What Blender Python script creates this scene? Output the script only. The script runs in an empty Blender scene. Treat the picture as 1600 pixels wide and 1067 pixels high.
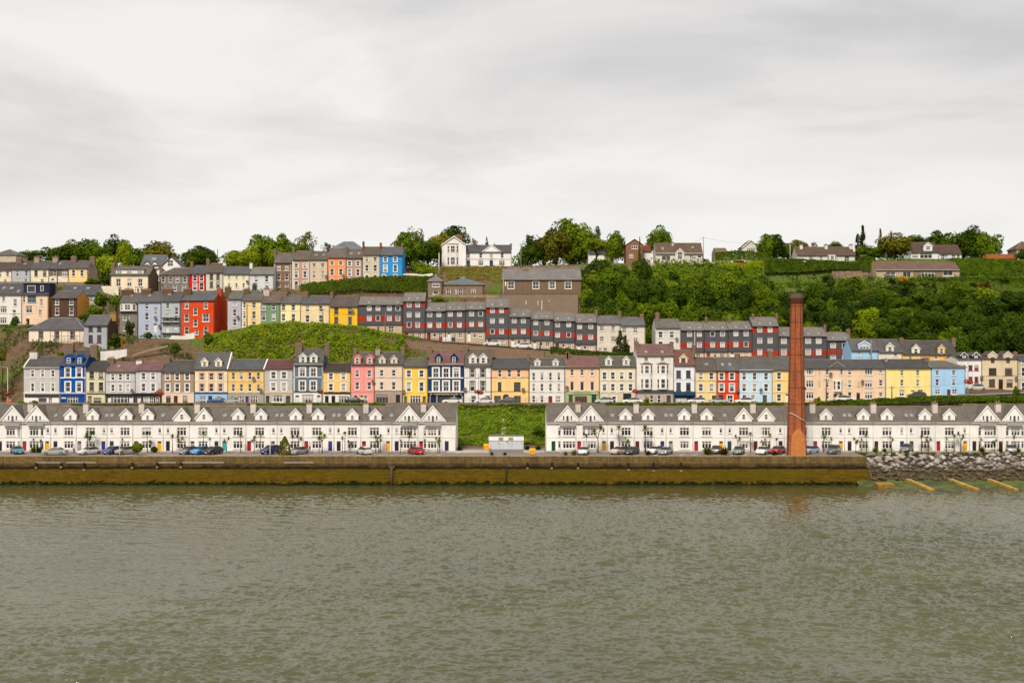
import bpy, math, random
import numpy as np
from mathutils import Vector, Matrix, noise as mnoise
R = math.radians
random.seed(7)
rng = np.random.default_rng(11)
S = bpy.context.scene
C = S.collection
HC = 26.0            # eye height above the water, metres
FP = 2000.0          # focal length in photo pixels (photo 1600 wide)
CX, CY = 800.0, 533.5

def X_(px, Y): return (px - CX) * Y / FP
def Z_(py, Y): return HC + (CY - py) * Y / FP

# ---- map sheets the photo was measured on: origin and scale -------------
REG = {'A': (0, 530, 4.848), 'B': (300, 530, 4.848), 'C': (600, 530, 4.848), 'D': (900, 530, 4.848), 'E': (1200, 530, 4.0),
       'F': (0, 360, 4.848), 'G': (300, 360, 4.848), 'H': (600, 340, 4.848), 'I': (900, 340, 4.639), 'J': (1200, 340, 4.0), 'P': (0, 0, 1.0)}

# ------------------------------------------------------------ materials --
def lin(c):
    return c / 12.92 if c <= 0.04045 else ((c + 0.055) / 1.055) ** 2.4
def hexc(h, k=1.0):
    h = h.lstrip('#')
    return tuple(min(0.92, lin(int(h[i:i + 2], 16) / 255) * k) for i in (0, 2, 4)) + (1,)
_M = {}
def nodes(name):
    m = bpy.data.materials.new(name); m.use_nodes = True
    nt = m.node_tree; b = nt.nodes['Principled BSDF']
    return m, nt, b
def N(nt, t, **kw):
    n = nt.nodes.new(t)
    for k, v in kw.items():
        if k.startswith('i_'):
            n.inputs[k[2:].replace('_', ' ')].default_value = v
        else: setattr(n, k, v)
    return n
def L(nt, a, b): nt.links.new(a, b)
def mixc(nt, fac, a, b, mode='MIX'):
    n = nt.nodes.new('ShaderNodeMix'); n.data_type = 'RGBA'; n.blend_type = mode
    for sock, v in ((n.inputs[0], fac), (n.inputs[6], a), (n.inputs[7], b)):
        if hasattr(v, 'links'): L(nt, v, sock)
        else: sock.default_value = v
    return n.outputs[2]
def mrange(nt, v, a, b, c, d):
    n = nt.nodes.new('ShaderNodeMapRange'); L(nt, v, n.inputs[0])
    for i, x in enumerate((a, b, c, d)): n.inputs[i + 1].default_value = x
    return n.outputs[0]
def wpos(nt, sc=(1, 1, 1)):
    g = N(nt, 'ShaderNodeNewGeometry'); m = N(nt, 'ShaderNodeMapping'); m.inputs['Scale'].default_value = sc
    L(nt, g.outputs['Position'], m.inputs['Vector']); return m.outputs[0]
def nz(nt, vec, scale, det=4, rough=.6):
    n = N(nt, 'ShaderNodeTexNoise'); n.inputs['Scale'].default_value = scale; n.inputs['Detail'].default_value = det
    n.inputs['Roughness'].default_value = rough; L(nt, vec, n.inputs['Vector']); return n.outputs['Fac']

def wall_mat(h, k=.88, rough=.88):
    key = ('w', h, k)
    dirt = .86 if h == 'F0ECE8' else .78
    if key in _M: return _M[key]
    m, nt, b = nodes('render_' + h); c = hexc(h, k)
    f1 = mrange(nt, nz(nt, wpos(nt), .5, 5), .3, .7, .88, 1.06)
    f2 = mrange(nt, nz(nt, wpos(nt, (1.6, 1.6, .16)), 1.6, 4, .7), .5, .78, 1.0, dirt)
    f3 = mrange(nt, nz(nt, wpos(nt), 6, 3), .3, .7, .96, 1.03)
    d1 = N(nt, 'ShaderNodeMath', operation='MULTIPLY'); L(nt, f1, d1.inputs[0]); L(nt, f2, d1.inputs[1])
    d2 = N(nt, 'ShaderNodeMath', operation='MULTIPLY'); L(nt, d1.outputs[0], d2.inputs[0]); L(nt, f3, d2.inputs[1])
    oi = N(nt, 'ShaderNodeObjectInfo'); d3 = N(nt, 'ShaderNodeMath', operation='MULTIPLY'); L(nt, d2.outputs[0], d3.inputs[0]); L(nt, mrange(nt, oi.outputs['Random'], 0, 1, .94, 1.03), d3.inputs[1])
    hs = N(nt, 'ShaderNodeHueSaturation'); hs.inputs['Color'].default_value = c; L(nt, d3.outputs[0], hs.inputs['Value']); L(nt, mrange(nt, f1, .88, 1.06, .94, 1.08), hs.inputs['Saturation'])
    L(nt, hs.outputs[0], b.inputs['Base Color']); b.inputs['Roughness'].default_value = rough
    b.inputs['Specular IOR Level'].default_value = .08
    _M[key] = m; return m
def flat_mat(h, k=.82, rough=.6, metal=0, spec=.2):
    key = ('f', h, k, rough, metal)
    if key in _M: return _M[key]
    m, nt, b = nodes('paint_' + h); c = hexc(h, k)
    f = mrange(nt, nz(nt, wpos(nt), 3, 3), .3, .7, .92, 1.04)
    hs = N(nt, 'ShaderNodeHueSaturation'); hs.inputs['Color'].default_value = c; L(nt, f, hs.inputs['Value'])
    L(nt, hs.outputs[0], b.inputs['Base Color']); b.inputs['Roughness'].default_value = rough; b.inputs['Metallic'].default_value = metal
    b.inputs['Specular IOR Level'].default_value = spec
    _M[key] = m; return m
def roof_mat(h, k=.60):
    key = ('r', h, k)
    if key in _M: return _M[key]
    m, nt, b = nodes('slate_' + h); c = hexc(h, k)
    f1 = mrange(nt, nz(nt, wpos(nt), .45, 5, .65), .28, .72, .80, 1.18)
    f2 = mrange(nt, nz(nt, wpos(nt, (1.3, .25, .25)), 2.2, 4, .7), .3, .75, 1.1, .84)
    w = N(nt, 'ShaderNodeTexBrick'); w.inputs['Scale'].default_value = 1.0; w.offset = .5
    w.inputs['Color1'].default_value = (1, 1, 1, 1); w.inputs['Color2'].default_value = (.86, .86, .86, 1); w.inputs['Mortar'].default_value = (.72, .72, .72, 1)
    w.inputs['Mortar Size'].default_value = .02; w.inputs['Brick Width'].default_value = .6; w.inputs['Row Height'].default_value = .32
    g = N(nt, 'ShaderNodeNewGeometry'); sp = N(nt, 'ShaderNodeSeparateXYZ'); L(nt, g.outputs['Position'], sp.inputs[0])
    ad = N(nt, 'ShaderNodeMath', operation='ADD'); L(nt, sp.outputs[0], ad.inputs[0])
    cb = N(nt, 'ShaderNodeCombineXYZ'); L(nt, ad.outputs[0], cb.inputs[0]); L(nt, sp.outputs[2], cb.inputs[1]); L(nt, cb.outputs[0], w.inputs['Vector'])
    d1 = N(nt, 'ShaderNodeMath', operation='MULTIPLY'); L(nt, f1, d1.inputs[0]); L(nt, f2, d1.inputs[1])
    hs = N(nt, 'ShaderNodeHueSaturation'); hs.inputs['Color'].default_value = c; L(nt, d1.outputs[0], hs.inputs['Value'])
    li = mrange(nt, nz(nt, wpos(nt), 1.1, 6, .75), .60, .74, 0, .45)
    col = mixc(nt, li, mixc(nt, 1.0, hs.outputs[0], w.outputs[0], 'MULTIPLY'), (.30, .28, .20, 1))
    L(nt, col, b.inputs['Base Color']); b.inputs['Roughness'].default_value = .7; b.inputs['Specular IOR Level'].default_value = .2
    _M[key] = m; return m
def pane_mat():
    if 'pane' in _M: return _M['pane']
    m, nt, b = nodes('window_glass')
    oi = N(nt, 'ShaderNodeObjectInfo'); tc = N(nt, 'ShaderNodeTexCoord'); sp = N(nt, 'ShaderNodeSeparateXYZ'); L(nt, tc.outputs['Generated'], sp.inputs[0])
    th = mrange(nt, oi.outputs['Random'], 0, 1, 2.0, .1)      # how far the blind comes down
    gt = N(nt, 'ShaderNodeMath', operation='GREATER_THAN'); L(nt, sp.outputs[2], gt.inputs[0]); L(nt, th, gt.inputs[1])
    cs = N(nt, 'ShaderNodeMath', operation='SUBTRACT'); L(nt, sp.outputs[0], cs.inputs[0]); cs.inputs[1].default_value = .5
    ab = N(nt, 'ShaderNodeMath', operation='ABSOLUTE'); L(nt, cs.outputs[0], ab.inputs[0])
    r2 = N(nt, 'ShaderNodeMath', operation='MULTIPLY'); L(nt, oi.outputs['Random'], r2.inputs[0]); r2.inputs[1].default_value = 7.31
    fr = N(nt, 'ShaderNodeMath', operation='FRACT'); L(nt, r2.outputs[0], fr.inputs[0])
    ct = N(nt, 'ShaderNodeMath', operation='GREATER_THAN'); L(nt, ab.outputs[0], ct.inputs[0]); L(nt, mrange(nt, fr.outputs[0], 0, 1, .33, .85), ct.inputs[1])
    mx = N(nt, 'ShaderNodeMath', operation='MAXIMUM'); L(nt, gt.outputs[0], mx.inputs[0]); L(nt, ct.outputs[0], mx.inputs[1])
    r3 = N(nt, 'ShaderNodeMath', operation='MULTIPLY'); L(nt, oi.outputs['Random'], r3.inputs[0]); r3.inputs[1].default_value = 23.7
    f3 = N(nt, 'ShaderNodeMath', operation='FRACT'); L(nt, r3.outputs[0], f3.inputs[0])
    dark = mixc(nt, f3.outputs[0], (.012, .012, .014, 1), (.06, .058, .055, 1))
    cur = mixc(nt, f3.outputs[0], (.20, .19, .175, 1), (.48, .46, .43, 1))
    L(nt, mixc(nt, mx.outputs[0], dark, cur), b.inputs['Base Color'])
    b.inputs['Roughness'].default_value = .08; b.inputs['Specular IOR Level'].default_value = .5
    _M['pane'] = m; return m
def dark_pane():
    if 'dpane' in _M: return _M['dpane']
    m, nt, b = nodes('dark_glass'); oi = N(nt, 'ShaderNodeObjectInfo')
    L(nt, mixc(nt, oi.outputs['Random'], (.012, .012, .015, 1), (.075, .075, .08, 1)), b.inputs['Base Color']); b.inputs['Roughness'].default_value = .06
    _M['dpane'] = m; return m
def light_pane():
    if 'lpane' in _M: return _M['lpane']
    m, nt, b = nodes('curtained_glass'); oi = N(nt, 'ShaderNodeObjectInfo')
    cr = mrange(nt, oi.outputs['Random'], .12, .2, 0, 1)
    L(nt, mixc(nt, cr, (.03, .03, .035, 1), mixc(nt, oi.outputs['Random'], (.26, .25, .23, 1), (.52, .50, .47, 1))), b.inputs['Base Color']); b.inputs['Roughness'].default_value = .08
    _M['lpane'] = m; return m
def foliage_mat(h, h2):
    key = ('leaf', h, h2)
    if key in _M: return _M[key]
    m, nt, b = nodes('leaf_' + h)
    oi = N(nt, 'ShaderNodeObjectInfo'); 
    f = nz(nt, wpos(nt), .55, 3); g = nz(nt, wpos(nt), 3.5, 2)
    ad = N(nt, 'ShaderNodeMath', operation='ADD'); L(nt, mrange(nt, f, .3, .7, 0, .6), ad.inputs[0]); L(nt, mrange(nt, g, .3, .7, -.05, .35), ad.inputs[1])
    a2 = N(nt, 'ShaderNodeMath', operation='ADD'); L(nt, ad.outputs[0], a2.inputs[0]); L(nt, mrange(nt, oi.outputs['Random'], 0, 1, -.25, .3), a2.inputs[1]); a2.use_clamp = True
    c0, c1 = hexc(h, .88), hexc(h2, .88); col = mixc(nt, a2.outputs[0], (c0[0], c0[1], c0[2] * .5, 1), (c1[0], c1[1], c1[2] * .5, 1))
    L(nt, col, b.inputs['Base Color']); b.inputs['Roughness'].default_value = .6; b.inputs['Specular IOR Level'].default_value = .10
    tr = N(nt, 'ShaderNodeBsdfTranslucent'); L(nt, col, tr.inputs[0])
    ms = N(nt, 'ShaderNodeMixShader'); ms.inputs[0].default_value = .28
    out = nt.nodes['Material Output']; L(nt, b.outputs[0], ms.inputs[1]); L(nt, tr.outputs[0], ms.inputs[2]); L(nt, ms.outputs[0], out.inputs[0])
    _M[key] = m; return m
def stone_mat(h, k=.8, scale=1.0):
    key = ('s', h, k, scale)
    if key in _M: return _M[key]
    m, nt, b = nodes('stone_' + h)
    v = N(nt, 'ShaderNodeTexVoronoi'); v.inputs['Scale'].default_value = 2.2 * scale; L(nt, wpos(nt, (1, 1, 1.7)), v.inputs['Vector'])
    f = mrange(nt, nz(nt, wpos(nt), .7, 6, .7), .3, .7, .68, 1.2)
    sx = N(nt, 'ShaderNodeSeparateXYZ'); L(nt, v.outputs['Color'], sx.inputs[0])
    q = mrange(nt, sx.outputs[0], 0, 1, .75, 1.2)
    mu = N(nt, 'ShaderNodeMath', operation='MULTIPLY'); L(nt, f, mu.inputs[0]); L(nt, q, mu.inputs[1])
    hs = N(nt, 'ShaderNodeHueSaturation'); hs.inputs['Color'].default_value = hexc(h, k); L(nt, mu.outputs[0], hs.inputs['Value'])
    gr = mrange(nt, nz(nt, wpos(nt), .35, 6, .7), .54, .70, 0, .8)
    L(nt, mixc(nt, gr, hs.outputs[0], (.055, .075, .018, 1)), b.inputs['Base Color']); b.inputs['Roughness'].default_value = .95
    bp = N(nt, 'ShaderNodeBump'); bp.inputs['Strength'].default_value = .6; L(nt, f, bp.inputs['Height']); L(nt, bp.outputs[0], b.inputs['Normal'])
    _M[key] = m; return m

# --------------------------------------------------------- mesh builder --
class MB:
    def __init__(s): s.v = []; s.f = []; s.m = []; s.mi = 0; s.sm = []
    def pts(s, vs): n = len(s.v); s.v += [tuple(p) for p in vs]; return n
    def face(s, *idx, smooth=False): s.f.append(tuple(idx)); s.m.append(s.mi); s.sm.append(smooth)
    def poly(s, vs): n = s.pts(vs); s.face(*range(n, n + len(vs)))
    def hexa(s, p, smooth=False):          # 4 bottom pts ccw from above, 4 top pts
        n = s.pts(p)
        for q in ((3, 2, 1, 0), (4, 5, 6, 7), (0, 1, 5, 4), (1, 2, 6, 5), (2, 3, 7, 6), (3, 0, 4, 7)): s.face(*[n + i for i in q])
    def box(s, x0, x1, y0, y1, z0, z1):
        s.hexa([(x0, y0, z0), (x1, y0, z0), (x1, y1, z0), (x0, y1, z0), (x0, y0, z1), (x1, y0, z1), (x1, y1, z1), (x0, y1, z1)])
    def slab(s, a, b, c, d, t):            # top quad ccw from above, dropped by t
        s.hexa([(p[0], p[1], p[2] - t) for p in (a, b, c, d)] + [a, b, c, d])
    def prism(s, poly, y0, y1):            # poly in x,z (ccw seen from -y)
        n = len(poly); i = s.pts([(x, y0, z) for x, z in poly]); j = s.pts([(x, y1, z) for x, z in poly])
        s.face(*range(i, i + n)); s.face(*range(j + n - 1, j - 1, -1))
        for k in range(n): s.face(i + (k + 1) % n, i + k, j + k, j + (k + 1) % n)
    def tube(s, pts, radii, n=8, cap=True, smooth=True):
        rings = []
        for k, p in enumerate(pts):
            p = Vector(p); a = Vector(pts[max(k - 1, 0)]); b = Vector(pts[min(k + 1, len(pts) - 1)])
            d = (b - a).normalized() if (b - a).length > 1e-6 else Vector((0, 0, 1))
            u = d.cross(Vector((0, 1, 0)))
            if u.length < .1: u = d.cross(Vector((1, 0, 0)))
            u.normalize(); w = d.cross(u)
            r = radii[k] if hasattr(radii, '__len__') else radii
            rings.append(s.pts([p + (u * math.cos(2 * math.pi * q / n) + w * math.sin(2 * math.pi * q / n)) * r for q in range(n)]))
        for a, b in zip(rings, rings[1:]):
            for q in range(n): s.face(a + q, a + (q + 1) % n, b + (q + 1) % n, b + q, smooth=smooth)
        if cap:
            s.face(*[rings[0] + q for q in range(n - 1, -1, -1)]); s.face(*[rings[-1] + q for q in range(n)])
    def mesh(s, name):
        me = bpy.data.meshes.new(name); me.from_pydata(s.v, [], s.f); 
        if any(s.m): me.polygons.foreach_set('material_index', s.m)
        if any(s.sm): me.polygons.foreach_set('use_smooth', s.sm)
        me.update(); return me
    def build(s, name, mats, parent=None, loc=None):
        if not isinstance(mats, (list, tuple)): mats = [mats]
        me = s.mesh(name)
        for m in mats: me.materials.append(m)
        return link(name, me, parent, loc)
def link(name, me, parent=None, loc=None):
    o = bpy.data.objects.new(name, me); C.objects.link(o)
    if parent is not None: o.parent = parent
    if loc is not None: o.location = loc
    return o
def tag(o, label=None, cat=None, group=None, kind=None):
    if label: o['label'] = label
    if cat: o['category'] = cat
    if group: o['group'] = group
    if kind: o['kind'] = kind
    return o
def empty(name, loc, label=None, cat=None, group=None, rz=0):
    o = bpy.data.objects.new(name, None); C.objects.link(o); o.location = loc; o.rotation_euler = (0, 0, rz); o.empty_display_size = .3
    return tag(o, label, cat, group)
def copy_tree(o, parent=None):
    c = o.copy(); C.objects.link(c); c.parent = parent
    for ch in o.children: copy_tree(ch, c)
    return c
WHITE = 'F2EFEA'
# ------------------------------------------------------------- windows ---
_WM = {}
def window_meshes(w, h, bars, sill, flush):
    w = round(w, 2); h = round(h, 2); key = (w, h, bars, sill, flush)
    if key in _WM: return _WM[key]
    y0, y1, yp = (-.05, .01, -.02) if flush else (.09, .17, .14)
    b = MB(); t = max(.06, min(.11, .13 * w)); x0, x1 = -w / 2, w / 2
    e = .012 if not flush else 0
    b.box(x0 + e, x0 + t, y0, y1, e, h - e); b.box(x1 - t, x1 - e, y0, y1, e, h - e)
    b.box(x0 + t, x1 - t, y0, y1, e, t); b.box(x0 + t, x1 - t, y0, y1, h - t, h - e)
    ya, yb = y0 + .012, y1 - .012
    if bars in 'sx2':
        b.box(x0 + t, x1 - t, ya, yb, h * .5 - .05, h * .5 + .05)
    if bars in 'xc' or (bars == 's' and w > 1.25):
        b.box(-.035, .035, ya + .004, yb - .004, t, h - t)
    if bars in 'tg':
        for q in ((-1 / 6, 1 / 6) if bars == 't' else (-.25, 0, .25)): b.box(q * w - .06, q * w + .06, ya + .004, yb - .004, t, h - t)
        b.box(x0 + t, x1 - t, ya, yb, h * .70 - .05, h * .70 + .05)
    if bars == 'k':
        b.box(x0 + t, x1 - t, ya, yb, h * .72 - .04, h * .72 + .04)
    if sill: b.box(x0 - .1, x1 + .1, -.14, y0 if not flush else -.06, -.13, -.002)
    f = b.mesh('window')
    p = MB(); p.poly([(x0 + t * .6, yp, t * .6), (x1 - t * .6, yp, t * .6), (x1 - t * .6, yp, h - t * .6), (x0 + t * .6, yp, h - t * .6)])
    pm = p.mesh('pane')
    _WM[key] = (f, pm); return _WM[key]
_MC = {}
def mesh_with(me, *mats):
    key = (me.name,) + tuple(m.name for m in mats)
    if key not in _MC:
        c = me.copy(); c.materials.clear()
        for m in mats: c.materials.append(m)
        _MC[key] = c
    return _MC[key]
def add_window(root, x, z, w, h, bars='s', frame=WHITE, sur=None, sill=True, flush=False, y=0, sw=.17, pane=None, rz=0):
    f, p = window_meshes(w, h, bars, sill, flush)
    o = link('window', mesh_with(f, flat_mat(frame, .85)), root, (x, y, z)); o.rotation_euler = (0, 0, rz)
    link('pane', mesh_with(p, pane or pane_mat()), o)
    if sur:
        b = MB(); a = w / 2
        b.box(-a - sw, -a, -.05, .005, 0, h); b.box(a, a + sw, -.05, .005, 0, h); b.box(-a - sw, a + sw, -.06, .005, h, h + sw)
        b.build('surround', flat_mat(sur, .85), o)
    return o
def solid_window(parent, x, y, z, w, h, bars='s', frame=WHITE):
    f, p = window_meshes(w, h, bars, False, True)
    key = ('solid', f.name, frame)
    if key not in _MC:
        b = MB()
        b.v = [tuple(v.co) for v in f.vertices]; b.f = [tuple(q.vertices) for q in f.polygons]; b.m = [0] * len(b.f); b.sm = [False] * len(b.f)
        n = len(b.v); b.v += [tuple(v.co) for v in p.vertices]; b.f.append((n, n + 1, n + 2, n + 3)); b.m.append(1); b.sm.append(False)
        me = b.mesh('window'); me.materials.append(flat_mat(frame, .85)); me.materials.append(dark_pane()); _MC[key] = me
    return link('window', _MC[key], parent, (x, y, z))
def add_door(root, x, z, w, h, col, arch=None, glass=True, y=0):
    b = MB(); b.box(-w / 2 + .012, w / 2 - .012, .14, .19, .0, h - .012)
    tp = h * (.80 if glass else .97)
    for s in (-1, 1):
        for q0, q1 in ((.06, .42), (.5, .94)):
            b.box(s * w * .24 - w * .16, s * w * .24 + w * .16, .118, .141, tp * q0, tp * q1)
    d = b.build('door', flat_mat(col, .85, .35), root, (x, y, z))
    if glass:
        g = MB(); g.box(-w / 2 + .1, w / 2 - .1, .11, .139, tp + .03, h - .1); g.build('fanlight', dark_pane(), d)
    k = MB(); k.box(w * .33, w * .33 + .09, .06, .117, h * .38, h * .38 + .09); k.build('handle', flat_mat('C9B27A', .8, .3, 1), d)
    if arch:
        r = w / 2
        def half(ra, n=10): return [(ra * math.cos(math.pi * i / n), h + ra * math.sin(math.pi * i / n)) for i in range(n + 1)]
        g = MB(); g.prism(half(r)[::-1][::-1], -.02, .002); g.build('fanlight', dark_pane(), d)
        s = MB(); o_, i_ = half(r + .22), half(r)
        for k in range(10):
            s.prism([i_[k], o_[k], o_[k + 1], i_[k + 1]], -.07, .003)
        s.box(-r - .22, -r, -.07, .003, 0, h); s.box(r, r + .22, -.07, .003, 0, h)
        s.build('door_surround', flat_mat(arch, .85), d)
    return d

def chimney(root, x, y, z0, zt, w, dp, col, pots=None, cap='8d8276'):
    b = MB(); zc = zt - .08
    b.box(x - w / 2, x + w / 2, y - dp / 2, y + dp / 2, z0, zc - .22)
    b.mi = 1
    b.box(x - w / 2 - .07, x + w / 2 + .07, y - dp / 2 - .07, y + dp / 2 + .07, zc - .22, zc)
    b.mi = 2
    n = pots if pots is not None else max(1, min(4, int(w / .45)))
    for i in range(n):
        px = x + (i - (n - 1) / 2) * min(.45, w / max(n, 1))
        b.tube([(px, y, zc), (px, y, zc + .38 + .1 * ((i * 7) % 3 - 1))], [.15, .12], 7)
    return b.build('chimney', [wall_mat(col), wall_mat(cap), flat_mat('A8694A', .8)], root)

def dormer(root, xc, w, za, ze, zb, yd, yend, wall, roof, trim, win=None, style='gable', frame=WHITE, bars='s'):
    b = MB(); a = w / 2
    poly = [(-a, zb), (a, zb), (a, ze), (0, za), (-a, ze)] if style != 'flat' else [(-a, zb), (a, zb), (a, ze), (-a, ze)]
    b.prism([(xc + p, z) for p, z in poly], yd, yend)
    d = b.build('dormer', wall_mat(wall), root)
    r = MB(); ov = .16; t = .1
    if style == 'flat':
        r.box(xc - a - ov, xc + a + ov, yd - .25, yend, ze + .004, ze + .16)
    else:
        sl = (za - ze) / a; zo = ze - sl * ov
        for s in (-1, 1):
            p = [(xc + s * (a + ov), yd - .09, zo + t), (xc, yd - .09, za + t), (xc, yend, za + t), (xc + s * (a + ov), yend, zo + t)]
            if s < 0: p = [p[0], p[1], p[2], p[3]]
            else: p = [p[1], p[0], p[3], p[2]]
            r.slab(*p, t)
    r.build('dormer_roof', roof_mat(roof), d)
    if style != 'flat' and trim:
        q = MB(); tw = max(.12, min(.22, w * .07))
        for s in (-1, 1):
            pl = [(xc + s * (a + ov + .03), zo + t + .02), (xc, za + t + .02), (xc, za + t - tw * 1.25), (xc + s * (a + ov + .03), zo + t - tw * 1.25)]
            q.prism(pl if s > 0 else pl[::-1], yd - .17, yd - .093)
        q.build('bargeboard', flat_mat(trim, .85), d)
    if win:
        for (wx, ww, z0, z1) in win: solid_window(d, wx, yd, z0, ww, z1 - z0, bars, frame)
    return d

# --------------------------------------------------------------- houses --
HOUSES = []
def H(reg, Y, d, x0, x1, yb, ye, yr, wall, roof, label, win=(), doors=(), bands=(), zones=(), ch=(), dorm=(), rt='gable', frame=WHITE,
      sur=None, bars='s', found=3.0, cop='', yaw=0, sky=(), name='terraced_house', cat='house', group=None, pipe='3b3b3d', gut='4d4b4a',
      dish=(), bays=(), text=(), chc='7d6a58', hip=(1, 1), quoin=None, sw=.17, inset=None, pent=None, gable_wall=None, rd=None):
    ox, oy, sc = REG[reg]
    px = lambda v: ox + v / sc
    py = lambda v: oy + v / sc
    XA, XB = X_(px(x0), Y) + .012, X_(px(x1), Y) - .012
    xm = (XA + XB) / 2; zb = Z_(py(yb), Y)
    fx = lambda v, dy=0: X_(px(v), Y + dy) - xm
    fz = lambda v, dy=0: Z_(py(v), Y + dy) - zb
    fw = lambda v: v / sc * Y / FP
    root = empty(name, (xm, Y, zb), label, cat, group, R(yaw)); HOUSES.append(root)
    A, B = XA - xm, XB - xm; ze = fz(ye); hd = (rd or d / 2); zr = fz(yr, hd if rt != 'front' else 0)
    # openings
    holes = []; W = []
    for t in win:
        o = dict(t[4]) if len(t) > 4 else {}
        for xc in t[0]:
            w, h = fw(t[1]), fw(t[3] - t[2])
            W.append((fx(xc), fz(t[3]), w, h, o))
            if not o.get('p'): holes.append((fx(xc) - w / 2, fx(xc) + w / 2, fz(t[3]), fz(t[3]) + h))
    D = []
    for t in doors:
        o = dict(t[5]) if len(t) > 5 else {}
        w, h = fw(t[1]), fw(t[3] - t[2]); D.append((fx(t[0]), fz(t[3]), w, h, t[4], o))
        holes.append((fx(t[0]) - w / 2, fx(t[0]) + w / 2, fz(t[3]), fz(t[3]) + h))
    ZN = [(max(A, fx(z[0])), min(B, fx(z[1])), fz(z[3]) if z[3] < yb - 2 else -found, fz(z[2]), z[4], z[5] if len(z) > 5 else 'ground_floor') for z in zones]
    mbs = [MB() for _ in range(len(ZN) + 1)]
    xs = sorted({A, B} | {max(A, min(B, h[i])) for h in holes for i in (0, 1)} | {z[i] for z in ZN for i in (0, 1)})
    zs = sorted({-found, ze} | {max(-found, min(ze, h[i])) for h in holes for i in (2, 3)} | {max(-found, min(ze, z[i])) for z in ZN for i in (2, 3)})
    def zone(x, z):
        for i, q in enumerate(ZN):
            if q[0] < x < q[1] and q[2] < z < q[3]: return i + 1
        return 0
    for i in range(len(xs) - 1):
        for j in range(len(zs) - 1):
            if xs[i + 1] - xs[i] < 1e-5 or zs[j + 1] - zs[j] < 1e-5: continue
            cx, cz = (xs[i] + xs[i + 1]) / 2, (zs[j] + zs[j + 1]) / 2
            if any(h[0] < cx < h[1] and h[2] < cz < h[3] for h in holes): continue
            mbs[zone(cx, cz)].poly([(xs[i], 0, zs[j]), (xs[i + 1], 0, zs[j]), (xs[i + 1], 0, zs[j + 1]), (xs[i], 0, zs[j + 1])])
    for h in holes:
        m = mbs[zone((h[0] + h[1]) / 2, (h[2] + h[3]) / 2)]; a, b, c, e = h; k = .22
        m.poly([(a, 0, c), (a, k, c), (a, k, e), (a, 0, e)][::-1]); m.poly([(b, 0, c), (b, k, c), (b, k, e), (b, 0, e)])
        m.poly([(a, 0, e), (b, 0, e), (b, k, e), (a, k, e)][::-1]); m.poly([(a, 0, c), (b, 0, c), (b, k, c), (a, k, c)])
    m = mbs[0]; g0 = -found
    if rt == 'gable':
        gw = m
        if gable_wall: gw = MB()
        gw.poly([(B, 0, g0), (B, d, g0), (B, d, ze), (B, hd, zr), (B, 0, ze)]); gw.poly([(A, 0, g0), (A, 0, ze), (A, hd, zr), (A, d, ze), (A, d, g0)])
        if gable_wall: gw.build('gable_wall', wall_mat(gable_wall), root)
    else:
        m.poly([(B, 0, g0), (B, d, g0), (B, d, ze), (B, 0, ze)]); m.poly([(A, 0, g0), (A, 0, ze), (A, d, ze), (A, d, g0)])
    m.poly([(A, d, g0), (A, d, ze), (B, d, ze), (B, d, g0)])
    if rt == 'front': m.poly([(A, 0, ze), (B, 0, ze), ((A + B) / 2, 0, zr)]); m.poly([(A, d, ze), ((A + B) / 2, d, zr), (B, d, ze)])
    m.build('wall', wall_mat(wall), root)
    for q, mb in zip(ZN, mbs[1:]):
        if mb.f: mb.build(q[5], wall_mat(q[4]), root)
    # roof
    r = MB(); ov = .28; sl = (zr - ze) / hd; t = .14; T = .16
    if rt == 'gable':
        zo = ze - sl * ov
        r.slab((A, -ov, zo + T), (B, -ov, zo + T), (B, hd, zr + T), (A, hd, zr + T), t)
        db = d - hd; slb = (zr - ze) / db
        r.slab((A, hd + .002, zr + T), (B, hd + .002, zr + T), (B, d + ov, ze - slb * ov + T), (A, d + ov, ze - slb * ov + T), t)
        r.mi = 1; r.tube([(A + .01, hd, zr + T), (B - .01, hd, zr + T)], .12, 6)
    elif rt == 'hip':
        ins = inset if inset is not None else hd * .8
        il, ir = ins * hip[0], ins * hip[1]; o = ov
        P = [(A - o, -o, ze), (B + o, -o, ze), (B + o, d + o, ze), (A - o, d + o, ze), (A + il - (0 if il else o), hd, zr), (B - ir + (0 if ir else o), hd, zr)]
        i = r.pts([(p[0], p[1], p[2] + T) for p in P]); j = r.pts([(p[0], p[1], p[2] + .01) for p in P[:4]])
        r.face(i, i + 1, i + 5, i + 4); r.face(i + 1, i + 2, i + 5); r.face(i + 2, i + 3, i + 4, i + 5); r.face(i + 3, i, i + 4)
        for k in range(4): r.face(j + k, j + (k + 1) % 4, i + (k + 1) % 4, i + k)
        r.face(j + 3, j + 2, j + 1, j)
        r.mi = 1
        for a, b in ((4, 5), (0, 4), (3, 4), (1, 5), (2, 5)):
            r.tube([(P[a][0], P[a][1], P[a][2] + T), (P[b][0], P[b][1], P[b][2] + T)], .09, 5)
    elif rt == 'front':
        xc = (A + B) / 2; s2 = (zr - ze) / (B - xc); zo = ze - s2 * ov
        r.slab((A - ov, -.3, zo + T), (xc, -.3, zr + T), (xc, d + .2, zr + T), (A - ov, d + .2, zo + T), t)
        r.slab((xc, -.3, zr + T), (B + ov, -.3, zo + T), (B + ov, d + .2, zo + T), (xc, d + .2, zr + T), t)
        q = MB(); tw = .3
        for s, e in ((-1, A - ov), (1, B + ov)):
            pl = [(e, zo + T), (xc, zr + T + .03), (xc, zr + T - tw), (e, zo + T - tw)]
            q.prism(pl if s > 0 else pl[::-1], -.38, -.303)
        q.build('bargeboard', flat_mat(WHITE, .85), root)
    else:
        r.box(A - .1, B + .1, -.2, d + .1, ze + .01, ze + .2)
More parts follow.
